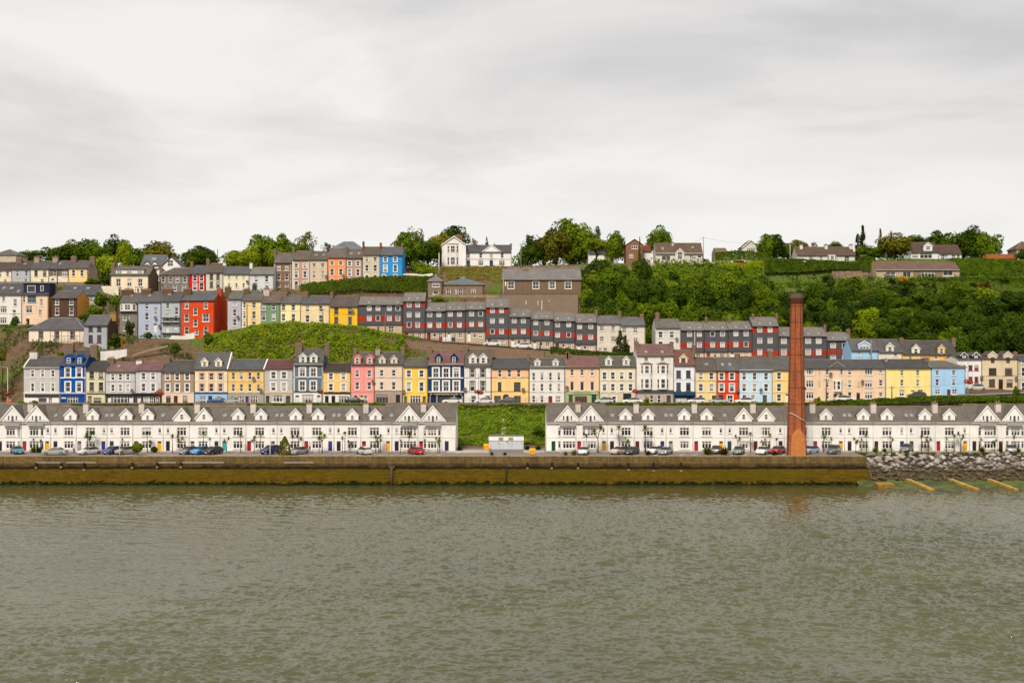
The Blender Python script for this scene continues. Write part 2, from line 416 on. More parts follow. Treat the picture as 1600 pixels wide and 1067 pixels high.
    rf = r.build('roof', [roof_mat(roof), wall_mat('8A7466' if rt == 'gable' else '9a9a98')], root)
    if gut and rt == 'gable':
        g = MB(); zo = ze - sl * ov
        g.tube([(A + .01, -ov - .06, zo + .06), (B - .01, -ov - .06, zo + .06)], .075, 6); g.build('gutter', flat_mat(gut), root)
    if pipe:
        g = MB(); g.tube([(B - .12, -.07, -.5), (B - .12, -.07, ze - .1)], .05, 6); g.build('downpipe', flat_mat(pipe), root)
    for c in cop:
        x = A + .12 if c == 'l' else B - .12; g = MB(); zo = ze - sl * ov
        g.slab((x - .14, -ov - .02, zo + T + .16), (x + .14, -ov - .02, zo + T + .16), (x + .14, hd, zr + T + .16), (x - .14, hd, zr + T + .16), .25)
        g.build('coping', flat_mat('E4E0DA'), root)
    for q in sky:
        sx, sy = q[0], q[1]; k = .5 * hd
        for k in np.linspace(.1, hd * .95, 40):            # where the sight line meets the slope
            if fz(sy, k) <= ze + sl * k + T: break
        x = fx(sx, k); w2, l2 = (.38, .5) if len(q) < 3 else (q[2] / 2, q[3] / 2)
        g = MB(); zz = lambda yy: ze + sl * yy + T + .09
        g.slab((x - w2, k - l2, zz(k - l2)), (x + w2, k - l2, zz(k - l2)), (x + w2, k + l2, zz(k + l2)), (x - w2, k + l2, zz(k + l2)), .08)
        g.mi = 1; w3, l3 = w2 * .78, l2 * .82; h2 = .012
        g.slab((x - w3, k - l3, zz(k - l3) + h2), (x + w3, k - l3, zz(k - l3) + h2), (x + w3, k + l3, zz(k + l3) + h2), (x - w3, k + l3, zz(k + l3) + h2), .01)
        g.build('skylight', [flat_mat('77736e'), flat_mat('8d9398', .8, .1)], root)
    for q in ch:
        cx, cw, ct = q[:3]; o = q[3] if len(q) > 3 else {}
        yy = o.get('y', hd * .86 if rt == 'gable' else hd); chimney(root, fx(cx, yy), yy, min(zr, ze + sl * min(yy, d - yy) if rt == 'gable' else zr) - 1.0 - (1.0 if rt != 'gable' else 0), fz(ct, yy), fw(cw), o.get('d', 1.0), o.get('c', chc), o.get('n'))
    for q in dorm:
        o = dict(q[5]) if len(q) > 5 else {}
        yd = o.get('yd', .45); za, zE, zB = fz(q[2], yd), fz(q[3], yd), fz(q[4], yd)
        yend = min(hd + .3, max(yd + .6, ((za - ze) / sl if sl > .02 else 2) + .25))
        wn = [(fx(v[0], yd), fw(v[1]), fz(v[3], yd), fz(v[2], yd)) for v in o['win']] if 'win' in o else \
             [(fx(q[0], yd), fw(q[1]) * .5, zB + .08 * (zE - zB) + .12, zE + .02)]
        dormer(root, fx(q[0], yd), fw(q[1]), za, zE, zB - .5, yd, yend, o.get('wall', wall), o.get('roof', roof), o.get('trim', WHITE), wn, o.get('style', 'gable'), o.get('frame', WHITE), o.get('bars', 's'))
    for (x, z, w, h, o) in W:
        add_window(root, x, z, w, h, o.get('b', bars), o.get('f', frame), o.get('s', sur), o.get('sill', True), bool(o.get('p')), 0, o.get('sw', sw), dark_pane() if o.get('dk') else light_pane() if o.get('lp') else None)
    for (x, z, w, h, col, o) in D: add_door(root, x, z, w, h, col, o.get('arch'), o.get('g', True))
    for q in bands:
        g = MB(); pr = q[5] if len(q) > 5 else .06
        g.box(max(A - .02, fx(q[0])), min(B + .02, fx(q[1])), -pr, .01, fz(q[3]), fz(q[2])); g.build(q[6] if len(q) > 6 else 'string_course', flat_mat(q[4]), root)
    if quoin:
        for xx in (A, B):
            g = MB(); z = .0; k = 0
            while z < ze - .3:
                w_ = .55 if k % 2 else .35; g.box(xx if xx < 0 else xx - w_, xx + w_ if xx < 0 else xx, -.05, .01, z, z + .3); z += .34; k += 1
            g.build('quoin', flat_mat(quoin), root)
    for (dx, dy) in dish:
        g = MB(); x, z = fx(dx), fz(dy)
        g.tube([(x, -.5, z), (x, -.46, z - .01), (x, -.38, z - .02)], [.42, .36, .1], 12); g.tube([(x, -.4, z), (x, .0, z - .1)], .03, 5); g.build('satellite_dish', flat_mat('6a5a50'), root)
    for q in bays:       # xc, w, y0, y1, apex or None
        x, w = fx(q[0]), fw(q[1]); z1, z0 = fz(q[2]), fz(q[3]); pr = .7; a = w / 2; k = a * .5
        g = MB(); n = 4; base = [(x - a, .01), (x - k, -pr), (x + k, -pr), (x + a, .01)]
        g.hexa([(p[0], p[1], z0) for p in base] + [(p[0], p[1], z1) for p in base]); bo = g.build('bay_window', wall_mat(q[5] if len(q) > 5 else wall), root)
        if q[4]:
            za = fz(q[4]); g = MB(); o_ = .12
            bs = [(x - a - o_, .012), (x - k - o_ * .6, -pr - o_), (x + k + o_ * .6, -pr - o_), (x + a + o_, .012)]
            i = g.pts([(p[0], p[1], z1 + .003) for p in bs] + [(p[0], p[1], z1 + .1) for p in bs] + [(x - k * .7, .012, za), (x + k * .7, .012, za)])
            g.face(i + 3, i + 2, i + 1, i)
            for u in range(3): g.face(i + u, i + u + 1, i + 5 + u, i + 4 + u)
            g.face(i + 4, i + 5, i + 8); g.face(i + 5, i + 6, i + 9, i + 8); g.face(i + 6, i + 7, i + 9)
            g.build('bay_roof', roof_mat(roof), bo)
        for (s0, s1) in q[6] if len(q) > 6 else ((q[2] + .1 * (q[3] - q[2]), q[3] - .12 * (q[3] - q[2])),):
            zz0, hh = fz(s1), fw(s1 - s0)
            solid_window(bo, x, -pr, zz0, k * 1.5, hh)
            ln = math.hypot(k, pr)
            for s in (-1, 1):
                o = solid_window(bo, x + s * (a + k) / 2, -pr / 2, zz0, ln * .62, hh); o.rotation_euler = (0, 0, s * math.atan2(pr, k))
    for (tx, ty, th, s, col) in text:
        cu = bpy.data.curves.new('sign_lettering', 'FONT'); cu.body = s; cu.size = fw(th) * 1.35; cu.align_x = 'CENTER'; cu.extrude = .015; cu.materials.append(flat_mat(col, .9))
        to = bpy.data.objects.new('t', cu); me = bpy.data.meshes.new_from_object(to); bpy.data.objects.remove(to); o = link('sign_lettering', me, root); o.location = (fx(tx), -.215, fz(ty)); o.rotation_euler = (R(90), 0, 0)
    return root
# ============================ quay terraces ==============================
YQ = 243.7
GT = 'quayside terraces of white houses'
CW = 'F0ECE8'
def white_unit(x0, x1, kind, gx, wx, smalls, doors, label, ch=(), extra=()):
    win = [([wx], 15.2 if kind != 'g' else 14, 667.8, 680.8, {'b': 't'}), ([wx], 15, 689.2, 700.8, {'b': 't'})] if wx else []
    if smalls: win.append((smalls, 4.3, 668.6, 676.2, {'b': 'k'}))
    for e in extra: win.append(([e], 4.6, 667.8, 680.8, {'b': 'k'})); win.append(([e], 4.4, 689.2, 700, {'b': 'k'}))
    dm = []
    if kind == 'd': dm = [(gx, 18.5, 638.7, 648.3, 657, {'win': [(gx, 5, 648.5, 655.5)], 'yd': .4})]
    if kind == 'w': dm = [(gx, 26, 637.5, 653.2, 659, {'win': [(gx, 5.2, 647, 655)], 'yd': -.02})]
    if kind == 'g': dm = [(gx, 37.5, 634.0, 656.5, 660, {'win': [(gx, 4.6, 649, 663), (gx - 6, 3, 649, 656.5), (gx + 6, 3, 649, 656.5)], 'yd': -.02, 'bars': 'n'})]
    yr = 633.2 if kind == 'g' else 636.2
    sk = [] if kind in 'gw' else [((x0 + 7 if wx > (x0 + x1) / 2 else x1 - 1), 649.5)]
    r = H('P', YQ, 9.0, x0, x1, 706.2, 659.5, yr, CW, '7C746C', label, win=win, doors=[(d, 6.2, 689.0, 706.1, c) for d, c in doors], dorm=dm, ch=[(c, 8.2, 628.5, {'c': 'D3CBC1', 'n': 2, 'y': 2.9, 'd': .9}) for c in ch],
          bands=[(x0, x1, 659.4, 661.6, 'F1EDE8', .1, 'fascia'), (x0, x1, 683.2, 684.2, 'E2DCD4', .04)], group=GT, gut='DAD5CE', pipe='D8D2CA', sky=sk, found=1.0, cop='')
    if kind == 'g':
        xm = (X_(x0, YQ) + X_(x1, YQ)) / 2; gxl = X_(gx, YQ) - xm; zb = Z_(662.6, YQ) - Z_(706.2, YQ)
        b = MB(); b.box(gxl - 1.55, gxl + 1.55, -.75, .0, zb - .14, zb); b.mi = 1
        for k in range(13):
            q = gxl - 1.5 + k * .25; b.box(q - .014, q + .014, -.72, -.69, zb + .001, zb + .85)
        b.box(gxl - 1.55, gxl + 1.55, -.74, -.68, zb + .85, zb + .9); b.box(gxl - 1.55, gxl - 1.49, -.68, 0, zb + .85, zb + .9); b.box(gxl + 1.49, gxl + 1.55, -.68, 0, zb + .85, zb + .9)
        b.build('balcony', [flat_mat('D2CEC8'), flat_mat('A5A3A0', .8, .4, .3)], r)
    return r
RED, YEL, BLK, BLU, NAV, GRN, GRY, TUR, MAR, BRN = 'B3202A', 'F0AE22', '26272A', '2F3E8C', '22335C', '1F4A3A', '9A9C9A', '2FB3AE', '5E2429', '4A2420'
DN = {RED: 'red', YEL: 'yellow', BLK: 'black', BLU: 'blue', NAV: 'navy', GRN: 'green', GRY: 'grey', TUR: 'turquoise', MAR: 'maroon', BRN: 'brown'}
T1 = [(-50, -6, 'g', -20, -24, [-12], [(-10, NAV)], []),
      (-6, 34, 'g', 19.6, 16.5, [], [(0, BLK)], [48.5], [29.5]), (34, 80, 'g', 56.7, 53.2, [74.7], [(38.2, RED), (73.6, YEL)], [], [65.6]),
      (80, 119.8, 'd', 110, 107.3, [86.6], [(86.6, BLK)], [135]), (119.8, 168, 'd', 144.6, 141.3, [162.5], [(124, GRY), (161.5, BLU)], []),
      (168, 208.2, 'd', 197, 195.3, [174.5], [(174.5, GRN)], [221.7]), (208.2, 255.8, 'd', 230.6, 229, [249.6], [(212.6, MAR), (249.2, YEL)], []),
      (255.8, 296.4, 'w', 284, 283.6, [262.4], [(262.3, BLK)], [308.8]), (296.4, 344.5, 'w', 318.6, 317.2, [338.2], [(300.7, GRY), (338.2, NAV)], []),
      (344.5, 385, 'd', 372, 371.8, [350.5], [(350.5, TUR)], [396]), (385, 433.7, 'd', 407.7, 405.6, [427.3], [(389.3, RED), (426.6, GRY)], []),
      (433.7, 474.2, 'd', 462, 460.9, [439.6], [(440.2, NAV)], [483.6]), (474.2, 522.8, 'd', 497, 495, [516], [(478.5, RED), (516, BLU)], []),
      (522.8, 564.4, 'd', 550.6, 550.6, [529], [(529.2, BLK)], [572]), (564.4, 613, 'd', 586.7, 585, [607], [(568.7, RED), (606.3, YEL)], []),
      (613, 653.6, 'g', 639, 637.7, [619.8], [(619.8, BLK)], [661.9], [627.5, 648.3]), (653.6, 712.5, 'g', 676.3, 675.3, [], [(657.9, RED), (698, NAV)], [], [664, 686.6])]
T2 = [(853.7, 900.6, 'g', 886.7, 886.7, [], [(864.8, GRN)], [903], [874.3, 896.6]), (900.6, 949.6, 'g', 922.8, 924.7, [943], [(905, RED), (943.7, YEL)], [], [912.4]),
      (949.6, 991.6, 'd', 977.4, 978.4, [956], [(956.3, BLK)], [993.9]), (991.6, 1041.5, 'd', 1012.4, 1012.8, [1034.7], [(995.9, MAR), (1034.9, BLU)], []),
      (1041.5, 1083.6, 'd', 1069, 1069.6, [1048], [(1048.1, GRY)], [1084.6]), (1083.6, 1133.2, 'd', 1104, 1104.2, [1126.5], [(1087.9, RED), (1126.9, YEL)], []),
      (1133.2, 1176.2, 'w', 1162, 1162, [1140.3], [(1139.9, GRN)], [1176]), (1176.2, 1226, 'w', 1197, 1197, [1219.3], [(1180.5, MAR), (1219.7, NAV)], []),
      (1226, 1269.4, 'd', 1247, 1254, [1233], [(1234, BLK)], [1269]), (1269.4, 1320.5, 'd', 1290.5, 1291, [1313.7], [(1273.8, RED), (1313.8, YEL)], []),
      (1320.5, 1365, 'd', 1348.8, 1349.5, [1327], [(1327.5, BLK)], [1364]), (1365, 1417, 'd', 1386, 1386, [1409], [(1369.3, BRN), (1409.5, BLU)], []),
      (1417, 1462, 'd', 1445, 1446, [1423.7], [(1424.3, GRN)], [1460]), (1462, 1515.6, 'd', 1483, 1483.7, [1507.5], [(1466.3, RED), (1508, YEL)], []),
      (1515.6, 1559.4, 'g', 1542.5, 1545, [], [(1522.5, BLK)], [1558.7], [1531, 1554.5]), (1559.4, 1606, 'g', 1585, 1587, [], [(1563.8, BRN)], [], [1574, 1598]),
      (1606, 1660, 'g', 1630, 1632, [1650], [(1612, GRN)], [])]
ORD = 'first second third fourth fifth sixth seventh eighth ninth tenth eleventh twelfth thirteenth fourteenth fifteenth sixteenth seventeenth eighteenth nineteenth twentieth'.split()
KD = {'d': 'small roof dormer', 'w': 'tall eaves gable', 'g': 'wide balcony gable'}
for side, T in (('left', T1), ('right', T2)):
    for i, u in enumerate(T):
        cols = ' and '.join(dict.fromkeys(DN[c] for _, c in u[6]))
        nm = ORD[i - 1] if side == 'left' else ORD[i]
        lab = f'white house, {cols} door, {KD[u[2]]}, {nm} from left in {side} quay terrace'
        if side == 'left' and i == 0: lab = 'white balcony-gable house cut off by the left edge of the photo'
        white_unit(*u[:6], u[6], lab, u[7], u[8] if len(u) > 8 else ())

# ====================== coloured houses on the street above ==============
Y2 = 290.0
W3 = 'F3F0EA'
G2 = 'painted houses along the street above the quay'
def S2(*a, **k): k.setdefault('group', G2); k.setdefault('sur', W3); return H(a[0], k.pop('Y', Y2), k.pop('d', 8.4), *a[1:], **k)
S2('A', 180, 455, 500, 212, 135, 'C9C6C4', '5f5d5c', 'pale grey three-bay house above black shop fascia, far left beside the blue house',
   win=[([247, 323, 401], 24, 235, 284), ([247, 323, 401], 24, 333, 396), ([322], 68, 444, 482, {'b': 'n', 'dk': 1, 's': None}), ([381], 28, 442, 482, {'b': 'x', 's': None})],
   zones=[(180, 455, 404, 520, 'F0ECE6', 'shopfront')], bands=[(180, 455, 289, 294, 'EDEAE6'), (180, 455, 400, 409, 'EFECE8', .14, 'cornice'), (188, 452, 416, 438, '3b3a3a', .16, 'fascia')], ch=[(258, 58, 88, {'c': 'D9D4CE'})], cop='l', gut='e5e2de')
S2('A', 457, 650, 500, 196, 88, '17509F', '55565a', 'tall royal blue narrow house with two blue dormers',
   win=[([514, 599], 36, 218, 288), ([514, 599], 36, 325, 398), ([550], 80, 437, 490, {'b': 'g', 's': None})],
   dorm=[(520, 54, 116, 140, 192, {'trim': '17509F', 'yd': .35, 'roof': '17509F'}), (602, 54, 116, 140, 192, {'trim': '17509F', 'yd': .35, 'roof': '17509F'})],
   bands=[(457, 650, 287, 296, 'F0EDE8'), (457, 650, 402, 412, 'C9C9CC', .16, 'cornice'), (462, 645, 413, 430, '123F80', .13, 'fascia'), (466, 500, 440, 450, 'E8E5DF', .07, 'sign_panel')],
   doors=[(480, 26, 452, 498, '123F80')], ch=[(525, 70, 42), (712, 55, 42)], sw=.26, gut='17509F', pipe='E6E3DE')
S2('A', 652, 802, 500, 234, 168, 'DBD3AF', '4f4d4c', 'narrow cream house between the royal blue and pale grey shop houses',
   win=[([695, 765], 36, 243, 299), ([695, 765], 36, 325, 391), ([738], 60, 442, 490, {'b': 'x', 's': None, 'f': '9b927c'})], doors=[(681, 28, 430, 498, '8C826E')], sur='E9E3C9', frame='9a927f',
   bands=[(652, 802, 232, 240, '34332f', .1, 'cornice'), (652, 802, 400, 405, 'B9B090'), (660, 796, 410, 416, '38352f', .12, 'fascia')], ch=[(842, 52, 140)])
S2('A', 802, 1028, 500, 246, 178, 'C8C8C9', '8A6B66', 'pale grey three-bay house with black shopfront and wide white shop window',
   win=[([855, 912, 969], 26, 262, 310), ([855, 912, 969], 26, 343, 394), ([912], 106, 430, 490, {'b': 'g', 's': None})], doors=[(826, 28, 432, 498, 'E7E4DF'), (992, 30, 432, 498, 'E7E4DF')],
   bands=[(802, 1028, 412, 430, '1d1c1e', .2, 'fascia'), (804, 814, 430, 500, '1d1c1e', .1, 'pilaster'), (845, 853, 430, 500, '1d1c1e', .1, 'pilaster'), (968, 975, 430, 500, '1d1c1e', .1, 'pilaster'), (1012, 1026, 430, 500, '1d1c1e', .1, 'pilaster'), (802, 1028, 318, 322, 'B9B9BA')],
   ch=[(1057, 44, 152, {'c': 'E4E0DA'})], sky=[(900, 205)], dish=[(1004, 388)])
S2('A', 1028, 1226, 500, 236, 172, 'CDCDCE', '85605E', 'pale grey two-bay house with black shopfront and three arched shop windows',
   win=[([1087, 1160], 30, 255, 305), ([1087, 1160], 30, 335, 395), ([1108, 1146], 34, 434, 490, {'b': 'x', 's': None}), ([1193], 30, 434, 490, {'b': 'x', 's': None})], doors=[(1053, 26, 436, 498, 'E5E2DD')],
   bands=[(1028, 1226, 232, 240, 'F1EEEA', .1, 'cornice'), (1030, 1224, 408, 432, '1c1b1d', .2, 'fascia'), (1030, 1038, 432, 500, '1c1b1d', .1, 'pilaster'), (1070, 1084, 432, 500, '1c1b1d', .1, 'pilaster'), (1165, 1174, 432, 500, '1c1b1d', .1, 'pilaster'), (1212, 1224, 432, 500, '1c1b1d', .1, 'pilaster')],
   ch=[(1268, 46, 130)], dish=[(1212, 385)])
S2('A', 1228, 1476, 500, 247, 164, 'A88E76', '5c5957', 'brown rendered three-bay house with cream ground floor and dark red door',
   win=[([1270, 1343, 1418], 32, 255, 309), ([1270, 1343, 1418], 32, 337, 397), ([1275, 1403], 36, 428, 490, {'s': None, 'f': '6d645a', 'b': 'x'})], doors=[(1331, 30, 428, 498, '6A2222')],
   zones=[(1228, 1476, 404, 520, 'E2CDB4')], bands=[(1228, 1476, 402, 408, 'EAD9C4', .1)])
S2('B', 15, 275, 500, 223, 108, 'F4E1BC', '6a6a6e', 'cream house with salmon trim, two dormers and pale blue shopfront',
   win=[([75, 146, 216], 34, 257, 309), ([75, 146, 216], 34, 337, 397), ([82], 48, 430, 490, {'s': None, 'b': 'x'}), ([204], 34, 432, 490, {'s': None})], doors=[(138, 30, 428, 498, '2b3350')], sur='DFA689',
   dorm=[(95, 52, 143, 168, 214), (200, 52, 143, 168, 214)], zones=[(18, 274, 404, 520, '9EC4E4', 'shopfront')],
   bands=[(15, 275, 222, 236, 'D79C84', .12, 'cornice'), (20, 272, 400, 409, '2b3f86', .2, 'fascia'), (15, 275, 316, 320, 'E9CDA5')], cop='r', sw=.2)
S2('B', 275, 550, 500, 229, 158, 'F4CC7F', '63656a', 'golden yellow four-bay house with purple door in grey ground floor',
   win=[([313, 374, 438, 503], 27, 252, 305), ([313, 374, 438, 503], 27, 340, 395), ([368], 56, 432, 488, {'s': None, 'b': 't', 'dk': 1}), ([470], 56, 432, 488, {'s': None, 'b': 't', 'dk': 1})], doors=[(304, 22, 434, 498, '4d3d4f'), (417, 24, 432, 498, '6B2D86')], sur=None,
   zones=[(275, 550, 405, 520, 'ABA596')], bands=[(275, 550, 403, 408, 'C9BFA8', .1), (275, 550, 322, 325, 'DDB468')], dish=[(468, 296), (524, 384)], cop='r')
S2('B', 550, 768, 500, 222, 160, 'BEBCBC', '704A48', 'light grey house with maroon roof, salmon eaves band and two bays',
   win=[([617, 697], 36, 247, 299), ([617, 697], 36, 330, 390), ([650], 84, 426, 476, {'s': None, 'b': 't'}), ([728], 34, 428, 488, {'s': None, 'b': 'x', 'f': '6d6a66'})], doors=[(573, 26, 428, 498, '45464a')],
   zones=[(550, 768, 408, 520, 'B9B3A9')], bands=[(550, 768, 224, 238, 'E3BFA4', .08, 'cornice'), (550, 768, 396, 408, 'E0BE98', .1, 'fascia'), (550, 768, 304, 308, 'DAD8D6')], sw=.24)
S2('B', 770, 992, 500, 192, 78, '677580', '636261', 'tall slate blue house with two white dormers and white shopfront',
   win=[([836, 919], 42, 218, 283), ([836, 919], 42, 318, 389), ([878], 90, 418, 490, {'s': None, 'b': 'g'})], doors=[(797, 28, 424, 498, 'DCDAD6'), (960, 28, 424, 498, 'DCDAD6')],
   dorm=[(840, 58, 106, 130, 187, {'wall': 'E4E1DC', 'bars': 's'}), (921, 58, 106, 130, 187, {'wall': 'E4E1DC'})], zones=[(770, 992, 396, 520, 'E6E3DF', 'shopfront')],
   bands=[(770, 992, 188, 202, 'EFECE8', .12, 'cornice'), (770, 992, 284, 290, 'E6E4E0'), (772, 990, 392, 400, '3a3b3f', .18, 'fascia'), (770, 778, 202, 392, 'E6E4E0', .06, 'pilaster'), (984, 992, 202, 392, 'E6E4E0', .06, 'pilaster')],
   ch=[(808, 52, 30), (1025, 36, 30)], sw=.24)
S2('B', 994, 1203, 500, 241, 184, 'F3CA7B', '4d433e', 'low yellow two-bay house between the slate blue and pink houses',
   win=[([1052, 1148], 32, 258, 305), ([1052, 1148], 32, 337, 389), ([1150], 84, 430, 490, {'s': None, 'b': 'g'})], doors=[(1021, 28, 428, 498, '232226'), (1071, 28, 428, 498, '232226')],
   zones=[(994, 1203, 412, 520, 'EAE5DC', 'shopfront')], bands=[(998, 1200, 400, 412, '222126', .2, 'fascia'), (994, 1203, 318, 322, 'F1EBDD')], sw=.22)
S2('B', 1205, 1383, 500, 190, 106, 'EC9B95', '66635f', 'salmon pink house with two rounded pink dormers',
   win=[([1252, 1343], 30, 235, 286), ([1252, 1343], 30, 325, 381), ([1240], 30, 424, 474), ([1316], 30, 424, 484)], doors=[(1286, 26, 426, 498, 'E5E0DA')], sur='F0B9B2',
   dorm=[(1252, 50, 118, 140, 196, {'trim': 'EC9B95', 'yd': -.02, 'roof': 'EC9B95'}), (1345, 50, 118, 140, 196, {'trim': 'EC9B95', 'yd': -.02, 'roof': 'EC9B95'})], bands=[(1205, 1383, 206, 212, 'DD8680'), (1205, 1383, 398, 402, 'DD8680')], ch=[(1236, 24, 70), (1408, 34, 66, {'c': 'A89A8A'})], dish=[(1374, 318)])
S2('B', 1385, 1598, 500, 190, 104, 'E3CCB7', '625f5e', 'beige house with two stone-coloured dormers and taupe ground floor',
   win=[([1437, 1528], 30, 232, 280), ([1437, 1528], 30, 324, 383), ([1440], 92, 420, 486, {'s': None, 'b': 'g', 'f': '8d8a86'})], doors=[(1560, 32, 420, 498, '37302e')], sur='E9D8C8',
   dorm=[(1440, 52, 122, 150, 192, {'trim': 'D8CDBF', 'yd': .1}), (1530, 52, 122, 150, 192, {'trim': 'D8CDBF', 'yd': .1})], zones=[(1385, 1598, 388, 520, 'B09D92')],
   bands=[(1385, 1598, 190, 204, 'CFC0AF', .12, 'cornice'), (1385, 1598, 289, 293, 'CBB5A2'), (1385, 1598, 384, 390, 'C7B2A2', .1)], ch=[(1598, 28, 60)])
S2('C', 147, 332, 500, 208, 148, 'F6D05C', '6a6660', 'bright yellow two-bay house beside the navy guest house',
   win=[([188, 284], 34, 235, 287), ([188, 284], 34, 325, 396), ([238], 82, 428, 488, {'s': None, 'b': 'g'})], doors=[(163, 22, 432, 498, '6b6255'), (305, 24, 432, 498, '6b6255')],
   bands=[(147, 332, 206, 213, 'F3EEDF', .12, 'cornice'), (147, 332, 296, 300, 'F3E6B4'), (147, 152, 213, 490, 'E9DDB0', .05, 'pilaster')], sw=.2, dish=[(150, 395)])
S2('C', 335, 605, 500, 192, 92, '22406B', '86645F', 'navy blue three-bay guest house with lettered black fascia and two navy dormers',
   win=[([393, 470, 548], 42, 220, 291), ([393, 470, 548], 42, 318, 394), ([466], 112, 426, 488, {'s': None, 'b': 'n', 'dk': 1, 'f': '33221f'})], doors=[(376, 32, 428, 498, '1d2b4d'), (560, 36, 428, 498, '1d2b4d')], sw=.28,
   dorm=[(413, 48, 110, 136, 186, {'trim': '1c2f52', 'roof': '1c2f52'}), (529, 48, 110, 136, 186, {'trim': '1c2f52', 'roof': '1c2f52'})], zones=[(335, 605, 402, 520, '25283a', 'shopfront')],
   bands=[(335, 605, 188, 202, 'EDE9E4', .14, 'cornice'), (335, 605, 288, 297, 'ECE9E5'), (335, 605, 394, 402, 'E8E5E2', .18, 'cornice'), (338, 602, 403, 425, '171519', .2, 'fascia'), (346, 354, 426, 500, '9AA0AA', .1, 'pilaster'), (396, 406, 426, 500, '9AA0AA', .1, 'pilaster'), (526, 538, 426, 500, '9AA0AA', .1, 'pilaster'), (588, 600, 426, 500, '9AA0AA', .1, 'pilaster')],
   text=[(470, 421, 13, '50 * COMMODORE HOUSE * 51', 'E6D9B4')], ch=[(345, 36, 45), (618, 38, 45)])
S2('C', 608, 814, 500, 200, 84, 'EAE5DF', '6E6560', 'white two-bay house with black window surrounds and white dormers',
   win=[([670, 749], 36, 222, 291), ([670, 749], 36, 318, 394), ([679], 40, 425, 482, {'s': None})], doors=[(786, 32, 428, 498, 'A02230')], sur='2b2a2c',
   dorm=[(673, 60, 108, 138, 190, {'wall': 'EAE5DF'}), (752, 60, 108, 138, 190, {'wall': 'EAE5DF'})], bands=[(608, 814, 198, 206, '2e2d2f', .1, 'gutter_board'), (608, 814, 290, 293, '4b4a4a'), (608, 814, 394, 398, '4b4a4a')], ch=[(830, 20, 70)], dish=[(614, 378)], sw=.13)
S2('C', 817, 1100, 500, 220, 148, 'F8D08C', '5d5c60', 'peach and yellow house with round-arched dark doorway',
   win=[([877, 950, 1020], 28, 228, 287), ([876], 26, 325, 390, {'dk': 1, 'f': '4d403a'}), ([1009], 50, 325, 390, {'dk': 1, 'f': '4d403a', 'b': 'x'}), ([860, 1011], 52, 428, 482, {'b': 'x', 'f': '7d6f6a'})], doors=[(924, 36, 440, 498, '3f2a24', {'arch': '6a4e3c'})], sur=None,
   zones=[(817, 1100, 220, 290, 'F6C49B', 'upper_floor')], bands=[(817, 1100, 216, 223, '5d5652', .1, 'gutter_board'), (817, 1100, 288, 292, '7d6a58'), (817, 1100, 393, 397, '7d6a58')], ch=[(1093, 26, 100)], dish=[(1055, 380)])
S2('C', 1103, 1371, 500, 212, 148, 'E7E2DB', '64625f', 'white four-bay house with red door and two small white dormers',
   win=[([1134, 1197, 1261, 1325], 22, 254, 310), ([1134, 1197, 1261, 1325], 22, 338, 392), ([1134, 1197], 24, 428, 480), ([1319], 40, 430, 478, {'b': 'x'})], doors=[(1260, 30, 430, 498, '9A2430')], sur=None,
   dorm=[(1162, 46, 150, 170, 207, {'wall': 'E7E2DB'}), (1300, 46, 150, 170, 207, {'wall': 'E7E2DB'})], bands=[(1103, 1371, 206, 214, 'F0ECE6', .1, 'cornice'), (1103, 1371, 317, 321, 'D3CCC3'), (1103, 1371, 400, 404, 'D3CCC3')], ch=[(1385, 20, 100)])
S2('D', -81, 180, 500, 212, 134, 'EECAA8', '8A6661', 'peach house with green clinic shopfront and lettered sign',
   win=[([-30, 46, 123], 27, 228, 274), ([-30, 46, 123], 30, 320, 390, {'b': 'n'}), ([-40], 30, 425, 475, {'b': 'n', 'dk': 1, 'f': '3f5a3c'}), ([38], 92, 432, 482, {'b': 'g', 'f': '8a5738', 'dk': 1})], doors=[(136, 36, 418, 498, '1F4A34')], sur=None,
   zones=[(-81, 180, 396, 520, 'A8B489', 'shopfront')], bands=[(-81, 180, 208, 213, 'DDBB9A', .1, 'cornice'), (-81, 180, 392, 397, '8c9470', .2, 'cornice'), (-66, 168, 398, 416, 'AEBB8C', .2, 'fascia')], text=[(48, 412, 11, 'VETERINARY CLINIC', '5F7247')], ch=[(-60, 22, 100)], dish=[(-68, 365)])
S2('D', 181, 457, 500, 207, 134, 'E1D6B8', '6b6862', 'cream four-bay house with two white dormers and dark garage door',
   win=[([216, 279, 346, 413], 32, 250, 304), ([216, 279, 346, 413], 32, 338, 391), ([215, 289], 32, 432, 482)], doors=[(388, 62, 410, 498, '23302f', {'g': 0})],
   dorm=[(247, 52, 128, 156, 200, {'wall': 'E9E4D8', 'yd': .2}), (380, 52, 128, 156, 200, {'wall': 'E9E4D8', 'yd': .2})], bands=[(181, 457, 203, 209, 'D2C8AC', .1, 'cornice'), (181, 457, 316, 319, 'CFC4A4'), (181, 457, 400, 404, 'F0E9D6')], zones=[(181, 457, 404, 520, 'CFC3AA')])
S2('D', 459, 742, 500, 122, 44, 'EAE5DE', '8A6763', 'tall white house with two stacks of bay windows under maroon roof',
   win=[([532, 655], 34, 136, 167), ([525, 573, 630], 28, 424, 480, {'s': None})], doors=[(702, 32, 425, 498, '4a4d50')], sur=None,
   bays=[(535, 92, 190, 268, 178, 'EFEBE5'), (535, 92, 269, 378, None, 'EFEBE5', ((298, 370),)), (657, 92, 190, 268, 178, 'EFEBE5'), (657, 92, 269, 378, None, 'EFEBE5', ((298, 370),))],
   zones=[(459, 742, 402, 520, 'BDAFA2'), (665, 742, 402, 520, '5e6266', 'side_entrance')], bands=[(459, 742, 384, 406, '4c5153', .24, 'fascia'), (459, 742, 118, 124, 'F2EEE9', .1, 'cornice')], ch=[(458, 32, 20), (724, 28, 20)], sky=[(530, 98), (653, 98)])
